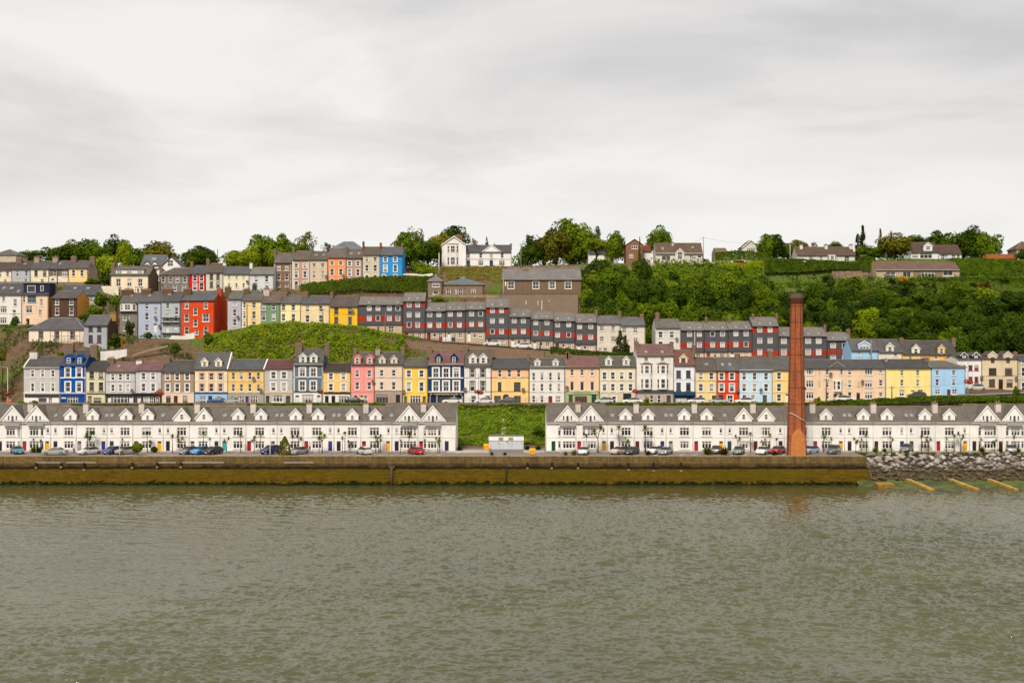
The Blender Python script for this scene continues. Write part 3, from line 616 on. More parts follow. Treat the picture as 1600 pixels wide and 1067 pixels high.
S2('D', 743, 903, 500, 195, 86, 'E3E7EA', '8A5B52', 'pale blue-white house with cream dormer and navy shopfront',
   win=[([777, 851], 34, 236, 291, {'f': '40444c'}), ([777, 851], 34, 328, 389, {'f': '40444c'}), ([797], 82, 446, 494, {'b': 't'})], doors=[(868, 30, 432, 498, '1d2f42')], sur=None,
   dorm=[(813, 62, 112, 142, 194, {'wall': 'EAD9B0', 'trim': 'EAD9B0', 'frame': '40444c'})], zones=[(743, 903, 396, 520, '2C4A64', 'shopfront')], bands=[(743, 903, 191, 199, '5d4a48', .1, 'gutter_board'), (740, 903, 396, 424, '27445E', .5, 'canopy'), (743, 903, 306, 309, 'CCD2D6')], text=[], ch=[(890, 24, 40)])
S2('D', 905, 1068, 500, 236, 144, 'F1D79C', '6b615b', 'pale yellow two-bay house between the white-blue shop and red house',
   win=[([946, 1026], 34, 254, 304), ([946, 1026], 34, 338, 393), ([945], 32, 424, 480)], doors=[(1048, 34, 426, 498, '232426')], bands=[(905, 1068, 314, 318, 'D9BB7C'), (905, 1068, 400, 404, 'D9BB7C')], sky=[(988, 192, .9, .6)], sw=.1)
S2('D', 1070, 1236, 500, 236, 144, 'DC4C2A', '6e6c6a', 'bright red two-bay house with white-framed windows',
   win=[([1103, 1181], 36, 256, 307), ([1103, 1181], 36, 336, 397), ([1167], 42, 424, 480)], doors=[(1098, 36, 424, 498, '7a2340')], bands=[(1070, 1236, 316, 319, 'B83E2B'), (1070, 1236, 402, 406, 'B83E2B')], ch=[(1219, 28, 105)], sky=[(1110, 195), (1165, 195)], dish=[(1225, 385)])
S2('D', 1238, 1490, 500, 236, 138, 'C3DBEE', '6b6967', 'pale sky blue three-bay house beside the red house',
   win=[([1274, 1353, 1440], 32, 254, 307), ([1274, 1353, 1440], 32, 338, 395), ([1276, 1341], 32, 422, 480)], doors=[(1430, 32, 422, 498, '5d5148')], bands=[(1238, 1490, 315, 319, 'F0F0EE'), (1238, 1490, 400, 405, 'F0F0EE'), (1238, 1490, 230, 237, 'E9EBEC', .1, 'cornice')], ch=[(1472, 38, 85)], dish=[(1399, 384)], sw=.1)
S2('E', 29, 219, 392, 190, 115, 'F5D58A', '6b6a6a', 'yellow house standing partly behind the tall brick chimney',
   win=[([69, 180], 28, 208, 250), ([69, 180], 28, 278, 326), ([69], 28, 344, 388)], doors=[(120, 22, 342, 392, 'F0EDE8')], bands=[(29, 219, 258, 261, 'E6BE6C'), (29, 219, 332, 336, 'E6BE6C')], sw=.1)
S2('E', 222, 736, 394, 181, 132, 'E5C9AA', '5b5a5c', 'long beige apartment house with French balcony and small pediment',
   win=[([262, 629], 48, 182, 222, {'b': 't'}), ([262, 629], 48, 259, 302, {'b': 't'}), ([262, 629], 48, 332, 372, {'b': 't'}), ([370, 511], 24, 184, 222), ([370, 511], 24, 258, 302), ([370, 511], 24, 330, 374), ([460], 18, 186, 220), ([705], 24, 184, 210), ([705], 24, 254, 292), ([705], 24, 332, 360)],
   doors=[(420, 22, 340, 390, '3b4450'), (458, 22, 340, 390, '3b4450'), (564, 22, 334, 390, '2f2d2e')], sur=None, bands=[(222, 736, 178, 184, 'F1EBE2', .1, 'cornice'), (316, 326, 186, 220, 'D1B188', .04, 'wall_panel'), (316, 326, 262, 300, 'D1B188', .04, 'wall_panel'), (560, 572, 262, 300, 'D1B188', .04, 'wall_panel')],
   dorm=[(432, 90, 140, 172, 178, {'wall': '6b6a6c', 'trim': '8d8a88', 'win': [], 'yd': .3})], bays=[(437, 60, 254, 326, None, 'EDE5DA', ((260, 314),))], dish=[(390, 217), (588, 265)], ch=[(735, 18, 122, {'c': 'B9AFA4'})], pipe='7d5a44')
S2('E', 738, 1022, 366, 180, 130, 'F4DE90', '535254', 'large plain lemon yellow house on the right part of the street',
   win=[([837, 936], 20, 194, 226), ([837, 936], 20, 252, 292), ([837, 952], 36, 314, 356, {'b': 'x'})], doors=[(905, 24, 318, 364, 'EDEAE2')], sur=None, bands=[(738, 1022, 177, 182, 'F1EBD8', .1, 'cornice')], ch=[(986, 28, 113)], found=4, quoin='F6EBC0')
S2('E', 1024, 1235, 352, 180, 138, 'A4CCEE', '767069', 'light blue house with hipped roof end and maroon door',
   win=[([1058, 1161], 24, 194, 224), ([1058, 1161], 24, 250, 290), ([1060, 1166], 34, 312, 343, {'b': 'x'})], doors=[(1130, 22, 314, 350, '7d2f3c')], sur=None, rt='hip', hip=(0, 1), found=4, bands=[(1024, 1235, 178, 183, 'E9ECEE', .1, 'cornice')])
S2('E', 1182, 1337, 308, 126, 112 - 3, 'F0EDEA', '66635f', 'white house with red-framed windows and two navy dormers', Y=303, found=4,
   win=[([1224, 1266, 1303], 24, 162, 194, {'f': 'A3303A'}), ([1224, 1266, 1303], 24, 234, 272, {'f': 'A3303A'})], sur=None, dorm=[(1226, 42, 82, 102, 122, {'wall': '2c3552', 'yd': .3}), (1300, 42, 82, 102, 122, {'wall': '2c3552', 'yd': .3})], ch=[(1308, 20, 85)], dish=[(1332, 237)])
S2('E', 1339, 1562, 336, 122, 104, 'DBCBAC', '6E5A5A', 'beige house with tall eaves gables and brown-framed windows, near right edge', Y=303, found=4,
   win=[([1404, 1504], 48, 180, 224, {'f': '5d3f2c', 'b': 'x'}), ([1400], 38, 250, 296, {'f': '5d3f2c', 'b': 'n'}), ([1510], 38, 250, 296, {'f': '8a4b2c', 'b': 'x'})], doors=[(1455, 28, 250, 330, '3a211d')], sur=None,
   dorm=[(1404, 56, 77, 100, 122, {'yd': -.02, 'win': [(1404, 22, 112, 148)], 'frame': '5d3f2c'}), (1500, 56, 77, 100, 122, {'yd': -.02, 'win': [(1500, 22, 112, 148)], 'frame': '5d3f2c'})], bands=[(1339, 1562, 228, 231, 'C9B898')], ch=[(1542, 22, 78)], dish=[(1548, 243)])
S2('E', 1563, 1680, 340, 130, 102, 'B9B396', '55555a', 'sage grey house with white window surrounds cut by the right edge', Y=303, found=4,
   win=[([1598, 1645], 26, 134, 152), ([1598, 1645], 28, 176, 232), ([1598, 1645], 28, 270, 330)], bands=[(1563, 1680, 126, 132, 'EDEAE4', .1, 'cornice'), (1563, 1680, 240, 246, 'EDEAE4')])
# houses on the lane behind, right
G3 = 'dormer cottages on the lane below the wood'
S2('E', 521, 690, 230, 70, 2, 'A4CEEE', '6f6e6e', 'blue cottage with wide blue-gabled dormer below the wood', Y=312, group=G3, sur=None, win=[([570, 640], 22, 84, 106)], dorm=[(602, 76, 10, 34, 64, {'win': [(602, 60, 40, 60)], 'bars': 't', 'wall': 'A4CEEE'})], found=6)
S2('E', 691, 839, 230, 80, 4, 'DDD5C7', '67666a', 'off-white cottage with single white-gabled dormer below the wood', Y=312, group=G3, sur=None, win=[([797], 22, 84, 106)], dorm=[(762, 50, 22, 46, 88, {'yd': .1})], ch=[(832, 24, -6)], found=6)
S2('E', 840, 1010, 230, 92, 12, 'F2C77B', '5d5a58', 'yellow cottage with white-edged dormer, left of the two yellow ones', Y=312, group=G3, sur=None, win=[([890, 960], 22, 104, 126)], dorm=[(924, 50, 32, 58, 98, {'yd': .1, 'wall': 'E8E0D0'})], found=6)
S2('E', 1011, 1181, 230, 94, 13, 'F0BE6C', '5a5755', 'yellow cottage with yellow dormer and end chimney, right of the two', Y=312, group=G3, sur=None, win=[([1050, 1130], 22, 104, 126)], dorm=[(1084, 44, 34, 56, 96, {'yd': .1, 'trim': 'E9DBBE'})], ch=[(1158, 22, -8)], found=6)
# ===================== third row: painted houses and grey terrace ========
Y3 = 325.0
G4 = 'painted houses on the sloping street'
def S3(*a, **k): k.setdefault('group', G4); return H(a[0], k.pop('Y', Y3), k.pop('d', 8.4), *a[1:], **k)
S3('F', 1048, 1222, 842, 541, 474, 'B3BCD2', '6b6a6b', 'tall pale lilac-blue house left of the grey balconied house', found=5,
   win=[([1112], 30, 551, 596), ([1112], 30, 624, 680), ([1112], 30, 712, 762, {'dk': 1}), ([1180], 30, 584, 638)], doors=[(1176, 30, 706, 772, 'E6E4E0')], ch=[(1112, 72, 443, {'c': '6d5544'})], sky=[(1135, 495)], dish=[(1180, 662), (1212, 725)])
S3('F', 1224, 1366, 802, 536, 470, 'B8C1C4', '626163', 'pale grey house with two black iron balconies', found=5,
   win=[([1270], 28, 548, 592), ([1337], 28, 580, 640), ([1268, 1332], 28, 632, 690)], doors=[(1268, 28, 705, 775, 'DCDCDA'), (1330, 30, 705, 750, 'DCDCDA')], ch=[(1270, 80, 440, {'c': '6d5544'}), (1420, 60, 440, {'c': '6d5544'})], sky=[(1285, 487, .9, .8)], bands=[(1228, 1362, 696, 702, '2f2f31', .8, 'balcony'), (1228, 1362, 660, 663, '2f2f31', .8, 'balcony_rail'), (1228, 1362, 776, 783, '2f2f31', .8, 'balcony')])
S3('F', 1368, 1625, 792, 531, 464, 'DA5230', '686a6c', 'big red house with plain red gable end', d=11, yaw=-4, found=5,
   win=[([1412, 1560], 32, 543, 592), ([1480], 32, 584, 642), ([1412], 34, 632, 692), ([1560], 54, 630, 692, {'b': 'x'}), ([1480], 32, 672, 728), ([1412, 1560], 34, 728, 786), ([1490], 26, 750, 790)], ch=[(1658, 34, 440, {'c': 'C9482C', 'd': .9})])
S3('G', 270, 376, 742, 520, 462, 'BEBCC6', '77756f', 'narrow lilac grey house beside the red gable', win=[([323], 28, 545, 572), ([323], 28, 598, 650), ([323], 28, 672, 722, {'dk': 1})], ch=[(272, 44, 428, {'c': '6d5544'}), (418, 40, 440, {'c': '6d5544'})], dish=[(350, 655)])
S3('G', 378, 526, 742, 532, 475, 'F2D598', '73706c', 'buff yellow house between lilac grey and green houses', win=[([393, 469], 30, 546, 588), ([393, 469], 30, 613, 668), ([393, 469], 30, 692, 730)], ch=[(566, 44, 440, {'c': 'C9B5AC'})], quoin='F1ECE2')
S3('G', 528, 669, 742, 549, 484, '7F9C7A', '7a6a64', 'sage green three-storey house', win=[([543, 618], 30, 556, 602), ([543, 618], 30, 624, 682), ([618], 30, 694, 736)], ch=[(702, 40, 468)], found=4)
S3('G', 671, 824, 750, 551, 493, 'F3E7AE', '716e6a', 'pale lemon house, left of the two pale yellow neighbours', win=[([693, 768], 30, 560, 606), ([693, 768], 30, 633, 687), ([693, 768], 30, 708, 745)], ch=[(856, 52, 468, {'c': '7d6650'})])
S3('G', 826, 1042, 756, 556, 499, 'F3DFB2', '66676b', 'pale cream-yellow house, right of the two pale yellow neighbours', win=[([875, 975], 30, 571, 616), ([875, 975], 30, 642, 696), ([870, 925, 975], 28, 726, 752)], ch=[(1060, 22, 470)])
S3('G', 1044, 1257, 778, 576, 505, 'F4C440', '6a5d5c', 'strong yellow house next to the grey and red terrace', win=[([1093, 1197], 32, 584, 634, {'f': '8d8474'}), ([1093, 1197], 32, 654, 718, {'f': '8d8474'}), ([1145, 1197], 28, 738, 770, {'f': '8d8474'})], dish=[(1218, 612)])
# the grey terrace with red bands
G5 = 'grey terrace houses with red panels'
def deck(reg, x0, x1, yr, ye, top, bnd, bot, base, xs, rows, label, tall=None, ch=(), sk=1, gcol='C2AB92', pair=None, hid=False):
    w = 33
    win = [(xs, w, r0, r1, {'b': 'n', 'sill': False, 's': 'EDEAE6', 'sw': .05, 'lp': 1}) for r0, r1 in rows]
    zones = [(x0, x1, bnd[0], bnd[1], 'B03A26', 'red_panel')]
    if tall: zones.append((x0, x1, tall[0], tall[1], 'B03A26', 'red_panel'))
    zones.append((x0, x1, bot, base + 40, gcol))
    zb = []
    for (b0, b1) in [bnd] + ([tall] if tall else []):
        for x in xs:
            zb.append((x - w * .5 - 8, x - w * .5 - 1.5, b0 + .5, b1 - .5, '4a4a4e', .03, 'panel_strip')); zb.append((x + w * .5 + 1.5, x + w * .5 + 8, b0 + .5, b1 - .5, '4a4a4e', .03, 'panel_strip'))
    W_ = x1 - x0; g0, g1 = bot + 8, base - 6
    win.append(([x0 + W_ * .74], min(44, W_ * .2), g0 + 4, g0 + (g1 - g0) * .68, {'b': 'x'})); win.append(([x0 + W_ * .45], 24, g0 + 6, g0 + (g1 - g0) * .6, {'b': 'n'}))
    dc = random.choice(['EAE7E2', 'B8402F', 'E6E2DC', '7a2b2b', '3e4a58'])
    return S3(reg, x0, x1, base, ye, yr, '57575B', '8B8580', label, win=win, zones=zones, bands=zb + [(x0, x1, bot - 3, bot + 3, '3d3d41', .25, 'canopy')], doors=[(x0 + W_ * .16, 26, g0, base - 1, dc)], ch=ch,
              sky=[(xs[0], yr + (ye - yr) * .72), (xs[-1], yr + (ye - yr) * .72)] if sk else (), group=G5, gut='3d3d41', found=4, bars='n')
deck('H', -194, 141, 606, 661, 0, (744, 786), 812, 892, [-112, -46, 40, 105], [(668, 706), (742, 783)], 'long grey and red terrace house next to the strong yellow house')
deck('H', 144, 313, 574, 634, 0, (800, 839), 866, 932, [190, 255], [(638, 680), (717, 756), (792, 833)], 'tall grey and red house, first tower of the terrace from the left', tall=(636, 681))
deck('H', 315, 467, 650, 708, 0, (797, 836), 863, 935, [347, 415], [(716, 753), (795, 834)], 'grey and red terrace house just right of the first tall one')
deck('H', 469, 617, 647, 702, 0, (795, 833), 862, 938, [502, 571], [(714, 750), (794, 832)], 'grey and red terrace house midway between the two tall ones, behind washing lines')
deck('H', 619, 770, 644, 697, 0, (791, 829), 860, 942, [663, 732], [(712, 748), (788, 826)], 'grey and red terrace house just left of the second tall one')
deck('H', 772, 946, 617, 680, 0, (844, 886), 914, 972, [821, 890], [(685, 722), (764, 802), (845, 882)], 'tall grey and red house, second tower of the terrace, with white car outside', tall=(683, 727))
deck('H', 949, 1111, 695, 752, 0, (843, 881), 913, 988, [986, 1055], [(763, 801), (844, 881)], 'grey and red house right of the second tower, with red ground-floor panel')
deck('H', 1114, 1284, 715, 770, 0, (857, 895), 930, 1002, [1150, 1234], [(778, 814), (858, 894)], 'grey and red house stepping down, second right of the second tower')
deck('H', 1286, 1448, 726, 784, 0, (873, 910), 944, 1012, [1315, 1399], [(793, 830), (870, 908)], 'grey and red house stepping down, third right of the second tower')
deck('H', 1451, 1611, 735, 796, 0, (888, 924), 959, 1022, [1482, 1566], [(808, 844), (886, 924)], 'grey and red house stepping down, beside the cream pair', ch=[(1606, 22, 700)])
S3('I', 153, 322, 990, 770, 717, 'DED4C4', '77757a', 'cream house with small twin windows, left of the cream pair', win=[([187, 269], 32, 784, 820, {'b': 'x'}), ([187, 269], 32, 862, 898, {'b': 'x'}), ([175, 212], 28, 944, 984, {'b': 'x'})], ch=[(315, 22, 680)], found=4, group=G5)
S3('I', 324, 502, 995, 783, 728, 'DDD3C4', '75767c', 'cream house with end gable, right of the cream pair', win=[([350, 430], 32, 796, 834, {'b': 'x'}), ([350, 432], 32, 872, 908, {'b': 'x'}), ([380, 460], 28, 945, 985)], ch=[(476, 26, 700)], found=4, group=G5)
S3('I', 576, 756, 1030, 800, 740, 'D9D7D0', '7a756c', 'off-white gabled house standing between the cream pair and the second grey terrace', win=[([613, 694], 34, 826, 870), ([613, 694], 34, 898, 936)], ch=[(588, 28, 690)], bands=[(746, 756, 800, 1000, 'F2F0EB', .05, 'pilaster')], found=4, group=G5, dish=[(730, 880)], sur=W3)
deck('I', 758, 930, 760, 817, 0, (905, 945), 975, 1040, [823, 894], [(825, 863), (903, 941)], 'grey and red house at the left of the second stretch of terrace', ch=[(942, 16, 722)], gcol='D8BE9E')
deck('I', 932, 1103, 759, 815, 0, (903, 943), 973, 1040, [990, 1062], [(824, 862), (902, 940)], 'grey and red house in the middle of the second stretch of terrace', ch=[(1110, 14, 724)], gcol='D8BE9E')
deck('I', 1105, 1277, 757, 812, 0, (901, 941), 970, 1040, [1159, 1233], [(821, 860), (899, 938)], 'grey and red house left of the tower in the second stretch', gcol='D8BE9E')
deck('I', 1279, 1469, 727, 786, 0, (964, 1004), 1030, 1070, [1332, 1407], [(793, 832), (871, 912), (954, 996)], 'tall grey and red tower house left of the brick chimney', tall=(792, 836), ch=[(1281, 14, 700), (1452, 14, 700)])
deck('J', 67, 216, 690, 742, 0, (829, 863), 892, 950, [99, 180], [(752, 789), (821, 860)], 'grey and red terrace house partly behind the brick chimney')
deck('J', 218, 368, 690, 742, 0, (829, 863), 892, 950, [251, 317], [(752, 788), (821, 859)], 'grey and red terrace house just right of the brick chimney', ch=[(354, 14, 670)])
deck('J', 371, 520, 720, 768, 0, (824, 852), 925, 970, [407, 480], [(785, 816), (861, 890)], 'last grey and red terrace house, beside the blue cottage', ch=[(500, 24, 698)])

# ======================== left hillside houses ===========================
G6 = 'houses on the left hillside'
def S4(*a, **k): k.setdefault('group', G6); k.setdefault('name', 'hillside_house'); return H(*a, **k)
S4('F', 338, 9, -110, 166, 716, 486, 408, 'EAE7E2', '5f5e60', 'white house with several skylights at the far left edge', win=[([27], 24, 498, 536), ([115], 28, 520, 572), ([27], 50, 574, 624, {'b': 't'}), ([108], 26, 602, 644), ([25], 50, 660, 706, {'b': 't', 'dk': 1}), ([-40], 30, 500, 540)], sky=[(90, 440, 1.1, 1.0), (30, 438), (140, 462)], found=5, bands=[(70, 150, 626, 632, 'DAD6D0', .1)])
S4('F', 338, 9.5, 168, 366, 732, 486, 404, 'F2D5B8', '5b595b', 'peach house with flat navy dormer and wide blue-framed window', gable_wall='9A7B54',
   win=[([241], 66, 491, 545, {'b': 'x', 'f': '7FA4BC', 'dk': 1}), ([182], 18, 494, 546), ([313], 24, 520, 572, {'b': 'x'}), ([220], 50, 570, 624, {'b': 'c'}), ([305], 24, 600, 642, {'b': 'x'})], doors=[(210, 26, 668, 730, '2d2422')],
   dorm=[(278, 200, 404, 404, 482, {'style': 'flat', 'wall': '2c3248', 'win': [(238, 62, 418, 470), (318, 24, 418, 460)], 'yd': .5, 'bars': 'n'})], found=6, pipe='8a5a48')
S4('F', 334, 8, 388, 588, 690, 514, 466, '5A4438', '67605b', 'dark brown slated house with orange gable end', gable_wall='DFA055', win=[([430, 542], 32, 520, 564), ([430], 32, 580, 642), ([542], 32, 580, 642)], found=6, yaw=-4)
S4('F', 350, 8, 452, 726, 560, 488, 418, 'B9BCB0', '5f5f66', 'grey-roofed house with two skylights behind the dark brown house', win=[([690], 24, 500, 540)], sky=[(570, 440, 1.1, .8), (668, 440, 1.1, .8)], found=6)
S4('F', 314, 9, 219, 640, 915, 757, 668, 'F0DFCA', '69666a', 'cream hip-roofed house with scaffolding on its front', rt='hip', win=[([310, 430, 550], 38, 764, 818, {'f': '8d867c', 'b': 'x', 'dk': 1}), ([308, 548], 38, 856, 912, {'f': '8d867c', 'b': 'x'})], found=3, cat='house', pipe='5d5a58')
S4('F', 313, 8.5, 636, 815, 908, 720, 646, 'ADB2B8', '6d7074', 'slate grey house with maroon windows and brown gable end', gable_wall='5b4a3c', win=[([687, 752], 32, 724, 764, {'f': '6b3038', 'dk': 1}), ([687, 752], 32, 792, 848, {'f': '6b3038'}), ([752], 30, 880, 906)], ch=[(858, 46, 622, {'c': 'A88245'})], found=4, bands=[(636, 815, 716, 722, '33343a', .12, 'gutter_board')])
S4('F', 328, 8, 906, 1046, 802, 548, 478, '8B8075', '6f6c69', 'stone house with stacked conservatory beside the lilac-blue house', win=[([955], 50, 640, 680, {'dk': 1}), ([955], 40, 712, 760, {'dk': 1, 'b': 'x'}), ([1010], 24, 712, 750)], ch=[(966, 88, 446, {'c': '5f4c3c'})], bays=[(972, 124, 553, 612, 545, 'EDEBE7', ((560, 602),))], sky=[(1000, 494)], found=5, bands=[(910, 1036, 612, 620, '3d3b3a', .5, 'balcony')])
S4('F', 372, 8, -60, 90, 400, 300, 246, 'EFE1C6', '62504a', 'cream cottage at the left edge of the upper terrace', win=[([57], 24, 310, 348), ([0], 24, 310, 348), ([40], 24, 372, 395)], ch=[(146, 42, 212)], found=4)
S4('F', 372, 8, 92, 231, 400, 293, 240, 'BBBEC6', '5f5650', 'grey cottage in the upper left terrace', win=[([131, 200], 24, 304, 348), ([140, 196], 24, 368, 392)], sky=[(190, 256, 1.0, .6)], ch=[(282, 40, 200, {'c': 'A39585'})], found=4)
S4('F', 372, 8, 233, 371, 402, 291, 235, 'F0E5C8', '656365', 'cream cottage with wide chimney in the upper left terrace', win=[([273, 338], 26, 302, 346, {'f': '8d867c'}), ([320], 26, 370, 394)], ch=[(422, 40, 200, {'c': 'A39585'})], sky=[(455, 255)], found=4)
S4('F', 372, 8, 373, 519, 404, 291, 235, 'F0E5D2', '656365', 'two-tone cottage, brown above and cream below, with arched porch', win=[([415], 26, 302, 346), ([488], 40, 302, 346, {'b': 'x'})], zones=[(373, 519, 291, 348, '7D6A60', 'upper_floor')], doors=[(400, 22, 374, 403, 'EDE9E2', {'arch': 'EDE9E2'})], ch=[(560, 40, 198)], found=4)
S4('F', 372, 8.5, 521, 666, 402, 286, 234, 'F4D594', '6a6664', 'yellow cottage at the right end of the upper left terrace', win=[([557, 621], 26, 300, 348)], ch=[(703, 34, 200)], gable_wall='AC9C8C', found=5, sur=W3, dish=[(672, 320)])
S4('F', 360, 9, 830, 1133, 502, 338, 278, 'F1DFBE', '77726c', 'cream detached house with dark quoins and long box dormer', win=[([897, 980, 1062], 36, 366, 424), ([980], 60, 440, 470, {'b': 't'})], dorm=[(982, 208, 298, 298, 332, {'style': 'flat', 'wall': 'E9E2D4', 'win': [(905, 40, 304, 326), (980, 40, 304, 326), (1058, 40, 304, 326)], 'bars': 'x'})], bays=[(888, 60, 432, 500, 430, 'F1DFBE'), (1052, 60, 432, 500, 430, 'F1DFBE')], ch=[(858, 28, 248), (1146, 28, 264)], quoin='4a3d36', gable_wall='6d5a4c', found=5, bands=[(830, 1133, 334, 341, '4a3f3a', .14, 'gutter_board')])
S4('F', 368, 8, 1210, 1433, 475, 341, 288, '867D77', '6e625e', 'grey-brown four-bay terrace house beside the scarlet house', win=[([1236, 1291, 1344, 1400], 28, 351, 394), ([1236, 1325, 1395], 28, 412, 458)], sur='A39A92', ch=[(1222, 24, 290)], rt='hip', hip=(1, 0), found=5)
S4('G', 368, 8, -19, 104, 466, 328, 272, 'DF2128', '66676c', 'scarlet two-bay house on the upper terrace', win=[([22, 72], 30, 337, 384), ([22, 72], 32, 397, 452)], sur=W3, ch=[(0, 22, 238), (122, 22, 216)], found=5, sw=.1)
S4('G', 368, 8, 106, 236, 466, 319, 254, 'DAD5C4', '6b6258', 'grey-cream two-bay house right of the scarlet house', win=[([147, 197], 26, 329, 373, {'f': '7d7a74'}), ([147, 197], 26, 387, 434, {'f': '7d7a74'})], ch=[(247, 22, 238, {'c': 'E5E2DC'})], found=5)
S4('G', 368, 8, 238, 434, 466, 331, 280, 'E9E3C6', '6a6b70', 'cream three-bay house with tiny upper windows', win=[([281, 337, 391], 18, 344, 366), ([281, 391], 18, 400, 437), ([337], 18, 400, 434)], ch=[(449, 22, 240, {'c': 'E5E2DC'})], dish=[(420, 388)], found=5)
S4('G', 368, 8, 436, 618, 460, 333, 283, 'D5D9DC', '8c8984', 'pale grey-white house with arched dark doorway', win=[([487, 566], 28, 342, 392), ([566], 28, 418, 445)], doors=[(475, 30, 416, 458, '3a3b3e', {'arch': '8d9094'})], found=5)
HB = 'tall houses of the upper crescent'
def S5(x0, x1, yb, ye, yr, wall, roof, label, xs, rows, ax, arch, **k):
    return S4('G', 372, 8, x0, x1, yb, ye, yr, wall, roof, label, win=[(xs, 27, a, b) for a, b in rows], doors=[(ax, 26, rows[-1][0] + 4, yb - 2, k.pop('dc', '6a6258'), {'arch': arch})] if ax else [], group=HB, found=5, **k)
S5(620, 756, 447, 244, 176, '8B6B56', '7b736b', 'brown brick crescent house with pale bands', [657, 717], [(264, 301), (327, 376), (404, 431)], None, None, ch=[(630, 18, 142)], bands=[(620, 756, 308, 312, 'C9B49E'), (620, 756, 384, 388, 'C9B49E')], quoin='C9B49E')
def crescent(x0, x1, yb, ye, yr, wall, roof, label, xs, rows, ax, arch, sur=None, **k):
    w = [(xs, 27, a, b) for a, b in rows[:-1]] + [([x for x in xs if abs(x - ax) > 15], 27, rows[-1][0], rows[-1][1])]
    return S4('G', 372, 8, x0, x1, yb, ye, yr, wall, roof, label, win=w, doors=[(ax, 26, rows[-1][0] + 12, yb - 1, k.pop('dc', '8d867c'), {'arch': arch})], sur=sur, group=HB, found=5, **k)
crescent(759, 891, 445, 222, 160, 'C09B89', '74695f', 'mauve crescent house with white arched door', [790, 856], [(250, 284), (309, 358), (385, 419)], 790, 'F2EFEA', sur=W3, ch=[(770, 18, 130)], quoin='EFE9E2')
crescent(893, 1028, 430, 222, 164, 'DDC8AC', '6f675f', 'cream crescent house with two skylights', [925, 990], [(250, 280), (308, 358), (384, 412)], 925, 'E9DCC8', ch=[(908, 18, 138)], sky=[(943, 188, 1.0, .6), (998, 188, 1.0, .6)], dish=[(1016, 348)])
crescent(1030, 1169, 412, 206, 144, 'F49C64', '7b7068', 'orange crescent house with pale arched doorway', [1061, 1127], [(234, 265), (292, 341), (366, 400)], 1061, 'F0D9C4', ch=[(1172, 18, 122)], sur='F6D9C2', dish=[(1148, 342)])
crescent(1171, 1291, 402, 209, 147, 'BB9E8F', '75695f', 'taupe crescent house between orange and beige houses', [1193, 1257], [(234, 270), (294, 344), (366, 396)], 1193, 'F2EFEA', sur=W3, sky=[(1208, 178), (1265, 178)])
crescent(1294, 1425, 388, 186, 130, 'CFC5AE', '6d645a', 'beige crescent house next to the blue one', [1325, 1388], [(202, 236), (262, 310), (338, 372)], 1325, 'F2EFEA', ch=[(1299, 14, 85, {'c': '8a4030'})], sur='E3DBC9')
crescent(1427, 1597, 384, 188, 130, '3E9BDF', '6b6d70', 'bright blue crescent house at the right end', [1465, 1540], [(202, 238), (262, 314), (336, 370)], 1453, 'F2EFEA', sur=W3, ch=[(1430, 14, 95, {'c': '8a4030'}), (1592, 14, 102)], dc='3b4450')
S4('G', 394, 9, 1048, 1298, 200, 146, 90, '8F979B', '7d8890', 'large grey hip-roofed building behind the orange crescent house', rt='hip', found=6, group=None, cat='building', name='hillside_building')
# ============================ hilltop ====================================
def S6(*a, **k): k.setdefault('name', 'hilltop_house'); return H(*a, **k)
S6('F', 395, 9, 1062, 1240, 330, 264, 190, 'EDEBE8', '6f7378', 'modern white house with black-edged gables among trees', win=[([1170], 40, 285, 320)], dorm=[(1115, 44, 236, 256, 276, {'yd': -.02, 'trim': '2c2c30', 'wall': 'EDEBE8'}), (1172, 44, 236, 256, 276, {'yd': -.02, 'trim': '2c2c30', 'wall': 'EDEBE8'}), (1300, 130, 200, 262, 330, {'yd': -2.5, 'trim': '2c2c30', 'wall': 'EDEBE8', 'win': [(1290, 44, 224, 272)], 'bars': 'x'}), (1212, 80, 280, 312, 330, {'yd': -3.5, 'trim': '2c2c30', 'wall': 'EDEBE8', 'win': []})], sky=[(1168, 218, 1.6, 1.2)], pipe=None, found=5)
S6('F', 400, 9, -60, 126, 245, 190, 150, 'BFB59F', '77706a', 'old stone house at the left end of the skyline', rt='hip', found=5, win=[([60], 20, 205, 235)])
v = S6('H', 410, 9, 612, 966, 377, 262, 213, 'F0EDEA', '5f6064', 'long white villa with blue doors and square gabled tower', win=[([640, 733, 813, 895], 24, 270, 306), ([733], 42, 325, 366, {'b': 't'}), ([893], 44, 325, 366, {'b': 't'})], doors=[(640, 24, 322, 376, '2d3a66'), (813, 26, 322, 376, '2d3a66')],
   dorm=[(814, 132, 208, 256, 264, {'yd': -.05, 'win': []})], ch=[(560, 66, 136, {'c': '8a5548'}), (685, 26, 172, {'c': '7d5a4c'}), (962, 14, 198)], found=5, bands=[(612, 966, 314, 317, '9a9794')])
S6('H', 408.5, 11, 438, 620, 377, 206, 143, 'F2EFEC', '8a8a8c', 'white gabled tower wing of the villa with stacked bay window', rt='front', win=[], bays=[(522, 90, 202, 266, 196, 'EFECE8', ((214, 264),)), (522, 90, 267, 376, None, 'EFECE8', ((300, 358),))], found=5, pipe=None, cat='house')
S6('H', 352, 8, 332, 440, 585, 486, 440, '8A7868', '8d8684', 'small square brown house with hipped roof below the villa', rt='hip', hip=(1, 1), win=[([392], 54, 487, 526, {'b': 'x'}), ([392], 46, 556, 582, {'b': 'n'})], ch=[(460, 18, 418)], found=5, inset=2.5)
